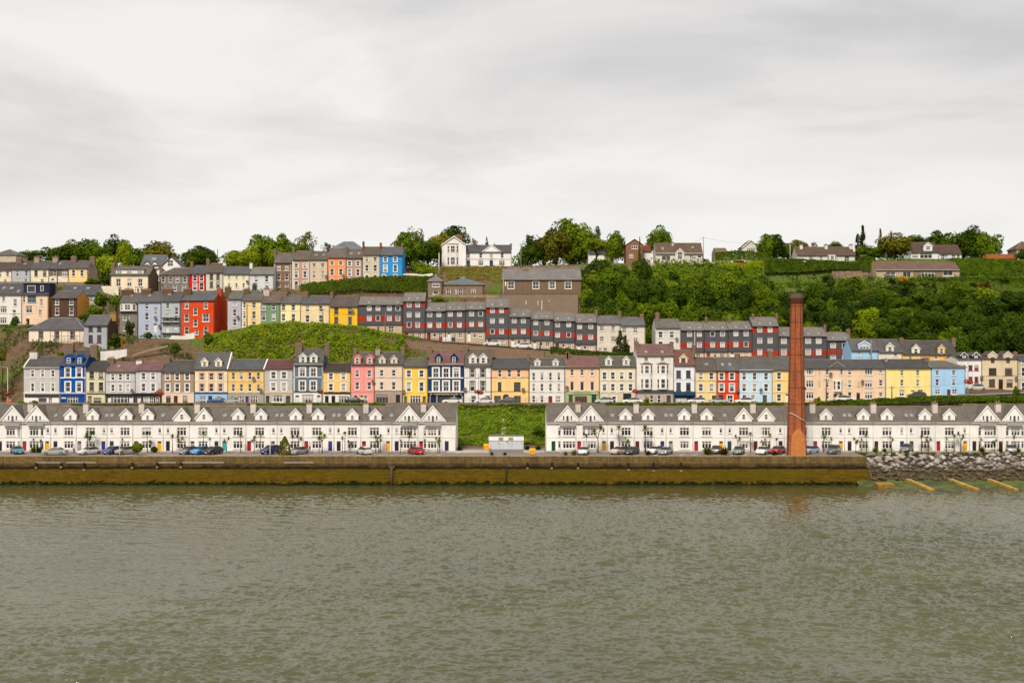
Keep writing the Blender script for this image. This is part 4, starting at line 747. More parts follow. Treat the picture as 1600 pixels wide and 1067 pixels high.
S6('H', 353, 10, 430, 752, 586, 512, 456, '8C7663', '7c8280', 'low brown house with wide hipped roof and three arched white windows', rt='hip', win=[([487, 578, 677], 34, 539, 584, {'b': 'x'}), ([545, 614], 14, 538, 584, {'b': 'n'})], found=5, hip=(1, 1), inset=7)
S6('H', 356, 10, 893, 1497, 590, 471, 392, '7E6857', '8c8886', 'long brown pebble-dashed hall with four white windows', win=[([962, 1150, 1274, 1395], 48, 486, 540, {'b': 'x'})], ch=[(1072, 24, 384)], sur=W3, found=3, sw=.1, name='community_hall', cat='hall', rd=6)
S6('I', 415, 8, 362, 486, 302, 192, 152, '8C6752', '8a6a5a', 'brown brick house with front gable behind ivy', rt='front', win=[([425], 44, 198, 228, {'b': 't'}), ([400], 30, 262, 290)], found=5)
S6('I', 418, 8, 486, 548, 280, 246, 208, 'EDEAE4', '7d3f38', 'small white annexe with red roof beside the brick house', found=5, pipe=None)
S6('I', 405, 8, 578, 920, 330, 262, 190, 'DBD4CA', '74604e', 'long pebble-dashed bungalow with glazed central gable on a terrace', win=[([653], 64, 276, 312, {'b': 'c'}), ([838], 30, 276, 324, {'b': 'x'}), ([896], 28, 274, 294, {'b': 'n'})], dorm=[(753, 66, 224, 258, 320, {'yd': -.4, 'win': [(753, 34, 246, 304)], 'bars': 'x'})], ch=[(700, 16, 178, {'c': 'CDBFB0'})], sky=[(628, 226), (845, 218, 1.0, .7)], found=5, bands=[(578, 920, 258, 264, 'EDE9E4', .12, 'fascia')], name='bungalow', cat='bungalow')
S6('I', 418, 8, 90, 300, 335, 262, 205, 'F0EEEA', '55565a', 'white house half hidden behind the spreading tree', win=[([250], 14, 300, 325)], found=5)
S6('I', 420, 8, 1206, 1332, 255, 216, 164, 'DAD3C8', '55524f', 'small house with fully glazed pointed gable', rt='front', win=[([1268], 60, 222, 250, {'b': 'g'})], found=5)
S6('I', 425, 8, 1010, 1100, 270, 252, 226, '9a8a78', '8a735c', 'low brown roof showing above the hedges', found=5, pipe=None)
S6('J', 415, 8, 180, 545, 292, 236, 188, 'DFDAD4', '6E594D', 'white bungalow with three white chimneys and wide central bay', win=[([268], 26, 240, 270, {'b': 'x'}), ([332], 20, 240, 268, {'b': 'x'}), ([493], 30, 240, 272, {'b': 'x'})], bays=[(398, 62, 234, 270, None, 'DFDAD4', ((238, 264),))], ch=[(206, 18, 168, {'c': 'DFDAD4'}), (362, 18, 168, {'c': 'DFDAD4'}), (518, 22, 168, {'c': 'DFDAD4'})], found=5, name='bungalow', cat='bungalow')
S6('J', 420, 8, 895, 1068, 275, 216, 160, 'DDE1E4', '644e46', 'white house with one gabled dormer on the hilltop', win=[([920], 38, 222, 254, {'b': 't'}), ([988], 76, 222, 256, {'b': 't'})], dorm=[(1000, 54, 156, 178, 206, {'yd': .3})], found=5, name='bungalow', cat='bungalow')
S6('J', 421, 8, 1069, 1212, 275, 225, 178, 'DDE1E4', '644e46', 'lower white wing right of the dormered hilltop house', win=[([1073 + 20, 1160], 24, 230, 262), ([1190], 20, 230, 262)], doors=[(1110, 20, 232, 272, 'A9C4DC')], found=5, name='bungalow', cat='bungalow')
S6('J', 392, 9, 675, 1200, 392, 329, 280, 'BAA88F', '80675a', 'long low tan bungalow with solar panels on its brown roof', win=[([767], 66, 340, 374, {'b': 'x'}), ([868], 52, 338, 372, {'b': 'c'}), ([1000], 86, 338, 374, {'b': 'g'}), ([1125], 62, 332, 364, {'b': 'c'})], found=4, zones=[(908, 1092, 330, 400, '8d7a6c', 'timber_front')], name='bungalow', cat='bungalow', bands=[(675, 1200, 326, 331, 'EFEBE5', .12, 'fascia')])
S6('J', 425, 8, 1555, 1680, 215, 200, 152, 'B9A898', '7d5a4e', 'brown-roofed house cut by the right edge of the photo', found=5, rt='hip')
s = S6('J', 415, 5, 1378, 1560, 285, 256, 234, 'D98A2B', 'A85E2A', 'low orange timber garden shed on the hilltop', found=3, name='garden_shed', cat='shed', pipe=None, gut=None)
s = S6('J', 400, 4, 582, 626, 290, 256, 240, '6a4433', '5c3b2e', 'small brown wooden shed beside the conifers', found=3, name='garden_shed', cat='shed', pipe=None, gut=None)
s = S6('I', 398, 4, 1153, 1218, 348, 318, 312, '9b6236', '7a4a2c', 'small orange-brown garden shed below the hedge', found=3, name='garden_shed', cat='shed', pipe=None, gut=None)
# ================================ ground =================================
ZQ = 5.1
def itp(px, tab): return float(np.interp(px, [t[0] for t in tab], [t[1] for t in tab]))
T2z = [(-900, 11.9), (1250, 11.9), (1440, 13.2), (1510, 13.9), (1600, 14.4), (2600, 14.4)]
T3z = [(-900, 30), (75, 29.4), (200, 27), (290, 26.6), (340, 27.3), (450, 28.6), (560, 28), (620, 27.4), (690, 26), (780, 24.8), (900, 23.4), (1000, 22.6), (1060, 21.3), (1170, 21), (1290, 19.2), (1400, 18), (1600, 17), (2600, 17)]
T4z = [(-900, 42.5), (150, 42), (200, 38.4), (250, 39.5), (430, 40.4), (470, 40.8), (510, 42.3), (630, 44), (665, 39), (800, 38.9), (905, 38.9), (1000, 38), (1250, 36), (1600, 36), (2600, 36)]
T5z = [(-900, 47), (280, 47), (430, 48), (690, 49.8), (800, 49.8), (950, 50.8), (1100, 50.8), (1290, 51.2), (1420, 52.2), (1600, 51.8), (2600, 51.8)]
def ground(px, Y, raw=False):
    z2, z3, z4, z5 = itp(px, T2z), itp(px, T3z), itp(px, T4z), itp(px, T5z)
    def lerp(a, b, t): return a + (b - a) * t
    def ramp(p, a, b, e=12.0): return max(0.0, min(1.0, (p - a + e) / e, (b + e - p) / e))
    ya = [251, 254, 277.4, 278, 300]; za = [ZQ - .05, ZQ + .4, z2 - (.75 if 700 < px < 865 else 1.6), z2 - .1, z2 + .1]
    r = max(ramp(px, 640, 1250), 0.0)              # walled bank below the grey terrace
    ya += [308, 316.3, 317]; l1, l2 = lerp(z2, z3, .47), lerp(z2, z3, .94); za += [lerp(l1, z2 + 1.2, r), lerp(l2, min(l2, z3 - 4.6), r), z3 - .2]
    r1, r2 = ramp(px, 668, 903), ramp(px, 462, 668)    # retaining walls below the hall and the crescent
    f = lambda Y: lerp(z3, z4, (Y - 336) / 25.0)
    ya += [336, 346.2, 347.3, 360.9, 361.9]; za += [z3 + .1, lerp(lerp(f(346.2), z3 + 3.5, r1), z3 + 1.5, r2), lerp(lerp(f(347.3), z4 - .15, r1), z3 + 1.6, r2), lerp(lerp(z4 - .2, z4, r1), z4 - 6.2, r2), z4 - .15]
    r3, r4, r5 = ramp(px, 800, 1012), ramp(px, 1196, 1368), ramp(px, 1369, 2600, 1.0)
    ya += [380, 388, 390.5, 396.3, 397.6, 400.8, 402]; g = lambda Y: lerp(z4 + .3, z5 - .2, (Y - 380) / 22.0)
    za += [lerp(z4 + .3, z4 + 1.5, r4), lerp(lerp(g(388), z5 - 9.0, r4), 43.4, r5), lerp(lerp(g(390.5), z5 - 8.6, r4), 45.0, r5), lerp(lerp(g(396.3), z5 - 6.6, r4), 45.2, r5), lerp(lerp(g(397.6), z5 - 2.6, r4), 45.3, r5), lerp(lerp(g(400.8), z5 - 5.0, r3), 46.4, r5), z5 - .2]
    ya += [440, 520, 1400]; za += [z5 + .6, z5 - 2, z5 - 12]
    z = float(np.interp(Y, ya, za))
    if not raw:
        b = math.exp(-((px - 470) / 120.0) ** 4) * math.exp(-((Y - 313) / 6.5) ** 2); z += 2.9 * b
        slope = 1.0 if ((300 < Y < 316 and not 640 < px < 1250) or (338 < Y < 360 and not 450 < px < 905) or (383 < Y < 396 and px < 1196) or 256 < Y < 276) else .15
        z += slope * .9 * (mnoise.noise(Vector((X_(px, Y) * .09, Y * .09, 3.1))) + .4 * mnoise.noise(Vector((X_(px, Y) * .3, Y * .3, 7.7))))
    return z
def gpt(px, Y): return (X_(px, Y), Y, ground(px, Y))
m_hill, nt, b = nodes('hillside_earth_and_grass')
n1 = nz(nt, wpos(nt), .10, 6, .65); n2 = nz(nt, wpos(nt), .9, 6, .7); n3 = nz(nt, wpos(nt, (1, 1, .2)), 2.5, 4)
earth = mixc(nt, mrange(nt, n2, .3, .7, 0, 1), hexc('50402f', .8), hexc('7d6753', .8))
grass = mixc(nt, mrange(nt, n3, .3, .7, 0, 1), (.045, .07, .012, 1), (.11, .15, .03, 1))
ad = N(nt, 'ShaderNodeMath', operation='ADD'); L(nt, n1, ad.inputs[0]); L(nt, mrange(nt, n2, 0, 1, -.12, .12), ad.inputs[1])
gm = mrange(nt, ad.outputs[0], .535, .61, 0, 1)
sp = N(nt, 'ShaderNodeSeparateXYZ'); g = N(nt, 'ShaderNodeNewGeometry'); L(nt, g.outputs['Position'], sp.inputs[0])
def m2(op, a, c):
    n = N(nt, 'ShaderNodeMath', operation=op)
    for i, v in enumerate((a, c)):
        if hasattr(v, 'links'): L(nt, v, n.inputs[i])
        else: n.inputs[i].default_value = v
    return n.outputs[0]
wood = m2('MULTIPLY', m2('GREATER_THAN', sp.outputs[0], 20.0), m2('GREATER_THAN', sp.outputs[1], 337.0))
gm = m2('MAXIMUM', gm, m2('MULTIPLY', wood, .92))
L(nt, mixc(nt, gm, earth, grass), b.inputs['Base Color']); b.inputs['Roughness'].default_value = 1; b.inputs['Specular IOR Level'].default_value = .1
bp = N(nt, 'ShaderNodeBump'); bp.inputs['Strength'].default_value = .8; bp.inputs['Distance'].default_value = .4; L(nt, n2, bp.inputs['Height']); L(nt, bp.outputs[0], b.inputs['Normal'])
mb = MB()
gx = list(range(-700, 2301, 10)); gy = [251, 252, 254] + [254 + 1.8 * i for i in range(1, 14)] + [278] + sorted(set([280 + 2.0 * i for i in range(0, 82)]) | {316.3, 317, 346.2, 347.3, 360.9, 361.9, 390.5, 396.3, 397.6, 400.8}) + [450, 470, 500, 560, 650, 800, 1000, 1400, 2200]
for Y in gy:
    for px in gx: mb.v.append(gpt(px, Y))
W_ = len(gx)
for j in range(len(gy) - 1):
    for i in range(W_ - 1): mb.face(j * W_ + i, j * W_ + i + 1, (j + 1) * W_ + i + 1, (j + 1) * W_ + i, smooth=True)
tag(mb.build('hillside_terrain', m_hill), kind='structure')
# streets as sheets a little above the terrain
def asphalt(name, h):
    m, nt, b = nodes(name); f = nz(nt, wpos(nt), 1.2, 5, .7); g = nz(nt, wpos(nt), .12, 4)
    v = N(nt, 'ShaderNodeMath', operation='MULTIPLY'); L(nt, mrange(nt, f, .3, .7, .8, 1.15), v.inputs[0]); L(nt, mrange(nt, g, .3, .7, .8, 1.15), v.inputs[1])
    hs = N(nt, 'ShaderNodeHueSaturation'); hs.inputs['Color'].default_value = hexc(h, .8); L(nt, v.outputs[0], hs.inputs['Value']); L(nt, hs.outputs[0], b.inputs['Base Color']); b.inputs['Roughness'].default_value = .9
    return m
m_road = asphalt('asphalt', '7d7370'); m_pave = asphalt('pavement', 'B5A99C')
def strip(name, p0, p1, Ya, Yb, mat, dz=.06, step=10, fz=None):
    b = MB(); n = 0
    for px in np.arange(p0, p1 + .1, step):
        for Y in (Ya, (Ya + Yb) / 2, Yb): b.v.append((X_(px, Y), Y, (fz(px) if fz else ground(px, Y)) + dz))
        n += 1
    for i in range(n - 1):
        for k in (0, 1): b.face(i * 3 + k, i * 3 + 3 + k, i * 3 + 4 + k, i * 3 + 1 + k)
    return tag(b.build(name, mat), kind='structure')
strip('upper_street', -100, 1700, 279.2, 289.9, m_road, .25, fz=lambda p: itp(p, T2z))
strip('terrace_road', 540, 1340, 318.6, 324.9, m_road, .3, fz=lambda p: itp(p, T3z) - .1)
# ------------------------------------------------------------- quay ------
XE = X_(1354, 232.7)
b = MB()
b.poly([(-420, 233.5, ZQ), (XE, 233.5, ZQ), (XE, 253, ZQ), (-420, 253, ZQ)]); tag(b.build('quay_road', m_road), kind='structure')
b = MB(); b.poly([(XE, 239.9, ZQ - .004), (420, 239.9, ZQ - .004), (420, 253, ZQ - .004), (XE, 253, ZQ - .004)]); tag(b.build('road', m_road), kind='structure')
b = MB()
for a0, a1 in ((-420, X_(700, 243)), (X_(850, 243), 420)): b.box(a0, a1, 242.1, 243.69, ZQ - .2, ZQ + .12)
b.box(X_(700, 243), X_(764, 243), 240.6, 246, ZQ - .2, ZQ + .11); b.box(X_(818, 243), X_(850, 243), 240.6, 246, ZQ - .2, ZQ + .11)
tag(b.build('footpath', m_pave), kind='structure')
b = MB(); b.box(-420, XE - .3, 233.51, 234.6, ZQ - .2, ZQ + .035); tag(b.build('quay_edge_path', asphalt('edge_paving', 'A89A88')), kind='structure')
b = MB()
for px in list(range(196, 700, 18)) + list(range(1020, 1240, 20)):
    if 410 < px < 455: continue
    x, y = X_(px, 236), 234.9; b.poly([(x, y, ZQ + .004), (x + .12, y, ZQ + .004), (x + 1.5, y + 3.4, ZQ + .004), (x + 1.38, y + 3.4, ZQ + .004)])
tag(b.build('road_marking', flat_mat('E9E6E0', .85)), kind='structure')
# quay wall
m_q, nt, b = nodes('quay_wall_concrete_and_weed')
g = N(nt, 'ShaderNodeNewGeometry'); sp = N(nt, 'ShaderNodeSeparateXYZ'); L(nt, g.outputs['Position'], sp.inputs[0])
na = nz(nt, wpos(nt, (.35, .35, 1.0)), 1.3, 6, .7); nb = nz(nt, wpos(nt, (1, 1, 2.2)), 1.1, 6, .7); nc = nz(nt, wpos(nt, (.9, .9, .12)), 1.0, 6, .75); nd = nz(nt, wpos(nt), .06, 2)
def zz(amp, n=na):
    a = N(nt, 'ShaderNodeMath', operation='ADD'); L(nt, sp.outputs[2], a.inputs[0]); L(nt, mrange(nt, n, 0, 1, -amp, amp), a.inputs[1]); return a.outputs[0]
conc = mixc(nt, mrange(nt, nb, .3, .7, 0, 1), hexc('5f4a2c', .78), hexc('967f54', .75))
conc = mixc(nt, mrange(nt, nc, .44, .66, 0, .9), conc, hexc('54442e', .8)); conc = mixc(nt, mrange(nt, nz(nt, wpos(nt, (.25, 1, .8)), .8, 6, .75), .52, .66, 0, .7), conc, hexc('7a6a30', .7))
wetd = mixc(nt, mrange(nt, nb, .3, .7, 0, 1), (.008, .006, .004, 1), (.032, .024, .012, 1))
alg = mixc(nt, mrange(nt, nb, .3, .7, 0, 1), (.062, .039, .003, 1), (.140, .088, .008, 1))
alg = mixc(nt, mrange(nt, nz(nt, wpos(nt, (.3, 1, 2.5)), 1.6, 6, .75), .52, .64, 0, .85), alg, (.045, .032, .006, 1))
alg = mixc(nt, mrange(nt, nd, .4, .6, 0, .45), alg, (.080, .062, .003, 1))
weed = mixc(nt, mrange(nt, nb, .4, .6, 0, 1), (.006, .007, .002, 1), (.022, .024, .003, 1))
dkc = mixc(nt, .42, conc, (.035, .026, .014, 1)); c1 = mixc(nt, mrange(nt, zz(.9), 3.15, 3.75, 0, 1), wetd, mixc(nt, mrange(nt, zz(.12), 3.9, 3.98, 0, 1), dkc, conc))
c1 = mixc(nt, mrange(nt, zz(.25), 2.75, 2.9, 0, 1), alg, c1)
c1 = mixc(nt, mrange(nt, zz(1.3, nb), .45, .6, 0, 1), weed, c1)
br = N(nt, 'ShaderNodeTexBrick'); br.inputs['Scale'].default_value = 1; br.inputs['Brick Width'].default_value = 2.3; br.inputs['Row Height'].default_value = .62; br.inputs['Mortar Size'].default_value = .03
br.inputs['Color1'].default_value = (1, 1, 1, 1); br.inputs['Color2'].default_value = (.88, .88, .86, 1); br.inputs['Mortar'].default_value = (.62, .6, .55, 1)
cb = N(nt, 'ShaderNodeCombineXYZ'); L(nt, sp.outputs[0], cb.inputs[0]); L(nt, sp.outputs[2], cb.inputs[1]); L(nt, cb.outputs[0], br.inputs['Vector'])
c1 = mixc(nt, .55, c1, mixc(nt, 1.0, c1, br.outputs[0], 'MULTIPLY'))
L(nt, c1, b.inputs['Base Color']); b.inputs['Roughness'].default_value = .85; b.inputs['Specular IOR Level'].default_value = .06
bp = N(nt, 'ShaderNodeBump'); bp.inputs['Strength'].default_value = .7; bp.inputs['Distance'].default_value = .12; L(nt, nb, bp.inputs['Height']); L(nt, bp.outputs[0], b.inputs['Normal'])
prof = [(233.5, ZQ - .3), (233.5, ZQ + .03), (232.75, ZQ + .03), (232.7, ZQ - .04), (232.72, 3.98), (232.55, 3.95), (232.58, 2.84), (232.30, 2.80), (232.12, 1.2), (232.0, -2.5)]
b = MB(); xs = list(np.arange(-420, XE, 1.5)) + [XE]
for i, x in enumerate(xs):
    for k, (y, z) in enumerate(prof):
        e = (0 if k < 2 else .05 * mnoise.noise(Vector((x * .5, z * 1.3, 0)))); b.v.append((x + (max(0, (2.85 - z) * .16) if x == XE else 0), y + e, z))
n = len(prof)
for i in range(len(xs) - 1):
    for k in range(n - 1): b.face(i * n + k, (i + 1) * n + k, (i + 1) * n + k + 1, i * n + k + 1)
e = (len(xs) - 1) * n
bk = b.pts([(XE + .6, 246, -2.5), (XE, 246, ZQ - .3)])
b.face(*[e + k for k in range(n)], bk, bk + 1)
QW = tag(b.build('quay_wall', m_q), 'long quay wall of weathered concrete over weed-stained lower courses', 'quay wall')
b = MB(); b.tube([(X_(612, 232.3), 231.95, 3.4), (X_(612, 232.3), 231.85, -.5)], .26, 8); b.box(X_(612, 232) - .55, X_(612, 232) + .55, 231.9, 232.6, 3.0, 3.5); b.build('drain_pipe', wall_mat('5b4a3a'), QW)
b = MB(); b.tube([(X_(791, 232.3), 231.95, 2.95), (X_(791, 232.3), 231.85, -.5)], .17, 8); b.build('drain_pipe', wall_mat('3d4228', .6), QW)
for px, h in ((132, 1.1), (57, .7), (96, .6), (207, .7), (246, .6), (283, .6), (824, .8), (862, .8), (903, .8), (982, 1.1), (1021, 1.25), (1064, 1.25)):
    x = X_(px, 232.5); f = MB(); zt = 3.98
    f.box(x - .17, x + .17, 232.22, 232.54, zt - h, zt + .05); f.mi = 1; f.box(x - .2, x + .2, 232.2, 232.56, zt - h - .3, zt - h - .004)
    f.build('fender', [wall_mat('2a241d'), wall_mat('8d8474')], QW)
f = MB()
for a0, a1 in ((57, 97), (104, 150), (247, 275), (285, 350), (444, 490)):
    f.box(X_(a0, 232.5), X_(a1, 232.5), 232.42, 232.6, 3.985, 4.06)
f.build('ledge_streak', wall_mat('D9D2C2'), QW)
# ------------------------------------------------------------ water ------
m_w, nt, b = nodes('river_water')
g = N(nt, 'ShaderNodeNewGeometry'); mp = N(nt, 'ShaderNodeMapping'); mp.inputs['Rotation'].default_value = (0, 0, R(12)); mp.inputs['Scale'].default_value = (.55, 1.15, 1); L(nt, g.outputs['Position'], mp.inputs['Vector'])
def wn(sc, det, ro=.6, dist=0):
    n = N(nt, 'ShaderNodeTexNoise'); n.inputs['Scale'].default_value = sc; n.inputs['Detail'].default_value = det; n.inputs['Roughness'].default_value = ro; n.inputs['Distortion'].default_value = dist; L(nt, mp.outputs[0], n.inputs['Vector']); return n.outputs['Fac']
big = wn(.16, 3); mid = wn(.55, 4, .6, .6); fine = wn(2.1, 5, .7, .4); patch = wn(.028, 3)
def mul(a, k):
    n = N(nt, 'ShaderNodeMath', operation='MULTIPLY'); L(nt, a, n.inputs[0])
    if hasattr(k, 'links'): L(nt, k, n.inputs[1])
    else: n.inputs[1].default_value = k
    return n.outputs[0]
def add(a, c):
    n = N(nt, 'ShaderNodeMath', operation='ADD'); L(nt, a, n.inputs[0]); L(nt, c, n.inputs[1]); return n.outputs[0]
bp = N(nt, 'ShaderNodeBump'); bp.inputs['Strength'].default_value = .3; bp.inputs['Distance'].default_value = .08; L(nt, add(fine, mid), bp.inputs['Height']); L(nt, bp.outputs[0], b.inputs['Normal'])
col = mixc(nt, mrange(nt, patch, .35, .65, 0, 1), (.051, .053, .018, 1), (.074, .073, .030, 1))
crest = mul(mrange(nt, wn(1.6, 6, .75), .64, .72, 0, 1), mrange(nt, wn(.06, 4, .7, 1.0), .60, .66, 0, .8))
L(nt, mixc(nt, crest, col, (.7, .69, .64, 1)), b.inputs['Base Color']); b.inputs['Roughness'].default_value = .06; b.inputs['IOR'].default_value = 1.5; b.inputs['Specular IOR Level'].default_value = .5
# the river surface itself: wind chop as real wave geometry
ys_ = [60.0]
while ys_[-1] < 236: ys_.append(ys_[-1] + max(.085, .19 * ys_[-1] ** 2 / (HC * FP) * 2))
ys_ = np.array(ys_); nx = 1500; us = np.linspace(-.50, .50, nx)
Yg, Ug = np.meshgrid(ys_, us, indexing='ij'); Xg = Ug * np.maximum(Yg, 150)
wr = np.random.default_rng(5); Zg = np.zeros_like(Xg)
def lattice(sc, seed):
    q = np.random.default_rng(seed).random((256, 256)); a, c = Xg * sc + 50, Yg * sc + 20; i, j = np.floor(a).astype(int), np.floor(c).astype(int); fa, fc = a - i, c - j; fa = fa * fa * (3 - 2 * fa); fc = fc * fc * (3 - 2 * fc)
    f = lambda u, v: q[u % 256, v % 256]
    return (f(i, j) * (1 - fa) + f(i + 1, j) * fa) * (1 - fc) + (f(i, j + 1) * (1 - fa) + f(i + 1, j + 1) * fa) * fc
gust = .40 + .95 * lattice(.022, 1) * (.5 + lattice(.07, 2)); 
wx = Xg + 1.6 * (lattice(.3, 3) - .5) + .5 * (lattice(1.1, 4) - .5); wy = Yg + 1.6 * (lattice(.3, 6) - .5) + .5 * (lattice(1.1, 7) - .5)
for k in range(84):
    lam = float(np.exp(wr.uniform(math.log(.48), math.log(4.5)))) if k < 60 else float(wr.uniform(.32, .7)); th = R(66) + wr.normal(0, .60); kk = 2 * math.pi / lam
    ph = kk * (wx * math.cos(th) + wy * math.sin(th)) + wr.uniform(0, 6.28); sl_ = .062 if lam < 1.5 else .042 if lam < 2.6 else .022
    s_ = np.sin(ph); Zg += sl_ / kk * (s_ - .25 * np.cos(2 * ph)) * (gust if lam < 3 else 1)
Zg *= (np.clip((236 - Yg) / 6, 0, 1) * .6 + .4) * np.interp(Yg, [90, 185, 215, 232], [1.1, .85, .8, .42])
v_ = np.stack([Xg, Yg, Zg - .02], -1).reshape(-1, 3).astype(np.float32); ny = len(ys_)
q0 = (np.arange(ny - 1)[:, None] * nx + np.arange(nx - 1)[None]).ravel(); fq = np.stack([q0, q0 + 1, q0 + nx + 1, q0 + nx], 1).astype(np.int32)
me = bpy.data.meshes.new('water'); me.vertices.add(len(v_)); me.vertices.foreach_set('co', v_.ravel()); me.loops.add(4 * len(fq)); me.loops.foreach_set('vertex_index', fq.ravel()); me.polygons.add(len(fq))
me.polygons.foreach_set('loop_start', np.arange(0, 4 * len(fq), 4, dtype=np.int32)); me.polygons.foreach_set('loop_total', np.full(len(fq), 4, np.int32)); me.polygons.foreach_set('use_smooth', np.ones(len(fq), bool)); me.update(calc_edges=True); me.materials.append(m_w)
tag(link('water', me), kind='structure')
b_ = MB()
for x0, x1, y0, y1 in ((-3000, 3000, -600, 59.9), (-3000, -76, 59.9, 262), (76, 3000, 59.9, 262)): b_.poly([(x0, y0, -.35), (x1, y0, -.35), (x1, y1, -.35), (x0, y1, -.35)])
tag(b_.build('open_water', m_w), kind='structure')
# ------------------------------------------- shore right of the quay -----
m_al, nt, b = nodes('weedy_foreshore')
f1 = nz(nt, wpos(nt, (.5, 1, 1)), .8, 6, .7); f2 = nz(nt, wpos(nt), 2.6, 4)
gq = N(nt, 'ShaderNodeNewGeometry'); sq = N(nt, 'ShaderNodeSeparateXYZ'); L(nt, gq.outputs['Position'], sq.inputs[0])
algae = (mixc(nt, mrange(nt, f2, .3, .7, 0, 1), mixc(nt, mrange(nt, f1, .44, .56, 0, 1), (.016, .022, .005, 1), (.12, .155, .012, 1)), (.05, .065, .01, 1)))
L(nt, mixc(nt, mrange(nt, sq.outputs[2], .75, 1.3, 0, 1), algae, (.035, .027, .016, 1)), b.inputs['Base Color']); b.inputs['Roughness'].default_value = .7
bp = N(nt, 'ShaderNodeBump'); bp.inputs['Strength'].default_value = 1; bp.inputs['Distance'].default_value = .3; L(nt, f2, bp.inputs['Height']); L(nt, bp.outputs[0], b.inputs['Normal'])
def shore_z(Y): return float(np.interp(Y, [219, 225.2, 232, 234.5, 239.6], [-.9, .02, .72, 2.0, 4.9]))
b = MB(); ys = [219, 222, 224, 225, 226, 228, 230, 232, 233, 234.5, 236, 238, 239.6, 240.2]; xs = np.arange(XE - 2, 420, 1.6)
for x in xs:
    for Y in ys:
        z = shore_z(Y) + .16 * mnoise.noise(Vector((x * .4, Y * .4, 0))) if Y < 240 else ZQ - .08
        if x < XE + 3 and Y < 231: z -= (XE + 3 - x) * .18
        b.v.append((x, Y, z))
n = len(ys)
for i in range(len(xs) - 1):
    for k in range(n - 1): b.face(i * n + k, (i + 1) * n + k, (i + 1) * n + k + 1, i * n + k + 1, smooth=True)
tag(b.build('foreshore', m_al), kind='structure')
rock_m = []
for h in ('C9C0B6', 'A3968A', 'DAD3CA', '8A7C6C'):
    m, nt, bb = nodes('riprap_rock'); gz = N(nt, 'ShaderNodeNewGeometry'); sz = N(nt, 'ShaderNodeSeparateXYZ'); L(nt, gz.outputs['Position'], sz.inputs[0])
    q = nz(nt, wpos(nt), 1.8, 6, .7); base = N(nt, 'ShaderNodeHueSaturation'); base.inputs['Color'].default_value = hexc(h, .54); L(nt, mrange(nt, q, .3, .7, .6, 1.2), base.inputs['Value'])
    ad = N(nt, 'ShaderNodeMath', operation='ADD'); L(nt, sz.outputs[2], ad.inputs[0]); L(nt, mrange(nt, q, 0, 1, -.7, .7), ad.inputs[1])
    L(nt, mixc(nt, mrange(nt, ad.outputs[0], 2.3, 3.5, 0, 1), mixc(nt, q, (.03, .022, .008, 1), (.12, .085, .03, 1)), base.outputs[0]), bb.inputs['Base Color']); bb.inputs['Roughness'].default_value = .9; rock_m.append(m)
rock_meshes = []
import bmesh
for k in range(9):
    bm = bmesh.new(); bmesh.ops.create_icosphere(bm, subdivisions=2, radius=1)
    rr = random.Random(k); planes = [(Vector((rr.gauss(0, 1), rr.gauss(0, 1), rr.gauss(0, 1))).normalized(), rr.uniform(.55, .85)) for _ in range(9)]
    for v in bm.verts:
        for nrm, dd in planes:
            q = v.co.dot(nrm)
            if q > dd: v.co -= nrm * (q - dd)
        v.co *= 1 + .06 * mnoise.noise(v.co * 2 + Vector((k, 0, 0)))
        v.co.x *= 1.25; v.co.z *= .8
    me = bpy.data.meshes.new('rock'); bm.to_mesh(me); bm.free(); me.materials.append(rock_m[k % 4]); rock_meshes.append(me)
for i in range(288):
    row = i % 7; Y = 232.6 + row * 1.12 + random.uniform(-.4, .4)
    px = 1352 + (i // 7) * 6.5 + random.uniform(-3, 3); s = random.uniform(.34, .70) * (1.0 if row > 1 else .85)
    x = X_(px, Y)
    if x < XE + .7: x = XE + .7 + random.uniform(0, .5)
    o = link('rock', random.choice(rock_meshes)); o.location = (x, Y, shore_z(Y) + s * .25); o.scale = (s, s, s); o.rotation_euler = (random.uniform(-.5, .5), random.uniform(-.5, .5), random.uniform(0, 6.3))
    tag(o, 'pale rough boulder in the rock bank right of the quay wall', 'rock', 'boulders of the rock bank')
# old slipway beams
for k, (a, c_, w) in enumerate((((1418, 741.5), (1456, 767), 1.0), ((1485, 742), (1527, 768.5), .9), ((1545, 743), (1588, 768.5), .8))):
    p0 = Vector((X_(a[0], 232.2), 232.2, 1.0)); p1 = Vector((X_(c_[0], 223.6), 223.6, .12)); d = (p1 - p0); sd = Vector((d.y, -d.x, 0)).normalized() * w / 2
    up = Vector((0, 0, .32)); b = MB(); dn = Vector((0, 0, -.7))
    b.hexa([p0 - sd + dn, p1 - sd + dn, p1 + sd + dn, p0 + sd + dn, p0 - sd + up * .5, p1 - sd + up * .5, p1 + sd + up * .5, p0 + sd + up * .5])
    tag(b.build('slipway_beam', stone_mat('B8943E', .75, .6)), ('leftmost', 'middle', 'rightmost')[k] + ' of three ochre concrete beams sloping into the water', 'beam', 'slipway beams')
b = MB(); x0 = X_(1362, 231); b.hexa([(x0, 226.8, -.2), (x0 + 3.1, 227.3, -.2), (x0 + 2.9, 229.6, -.2), (x0 - .2, 229.3, -.2), (x0, 226.8, .62), (x0 + 3.1, 227.3, .62), (x0 + 2.9, 229.6, .85), (x0 - .2, 229.3, .85)])
tag(b.build('concrete_block', stone_mat('9C7830', .7, .6)), 'flat ochre concrete block at the foot of the quay corner', 'block')
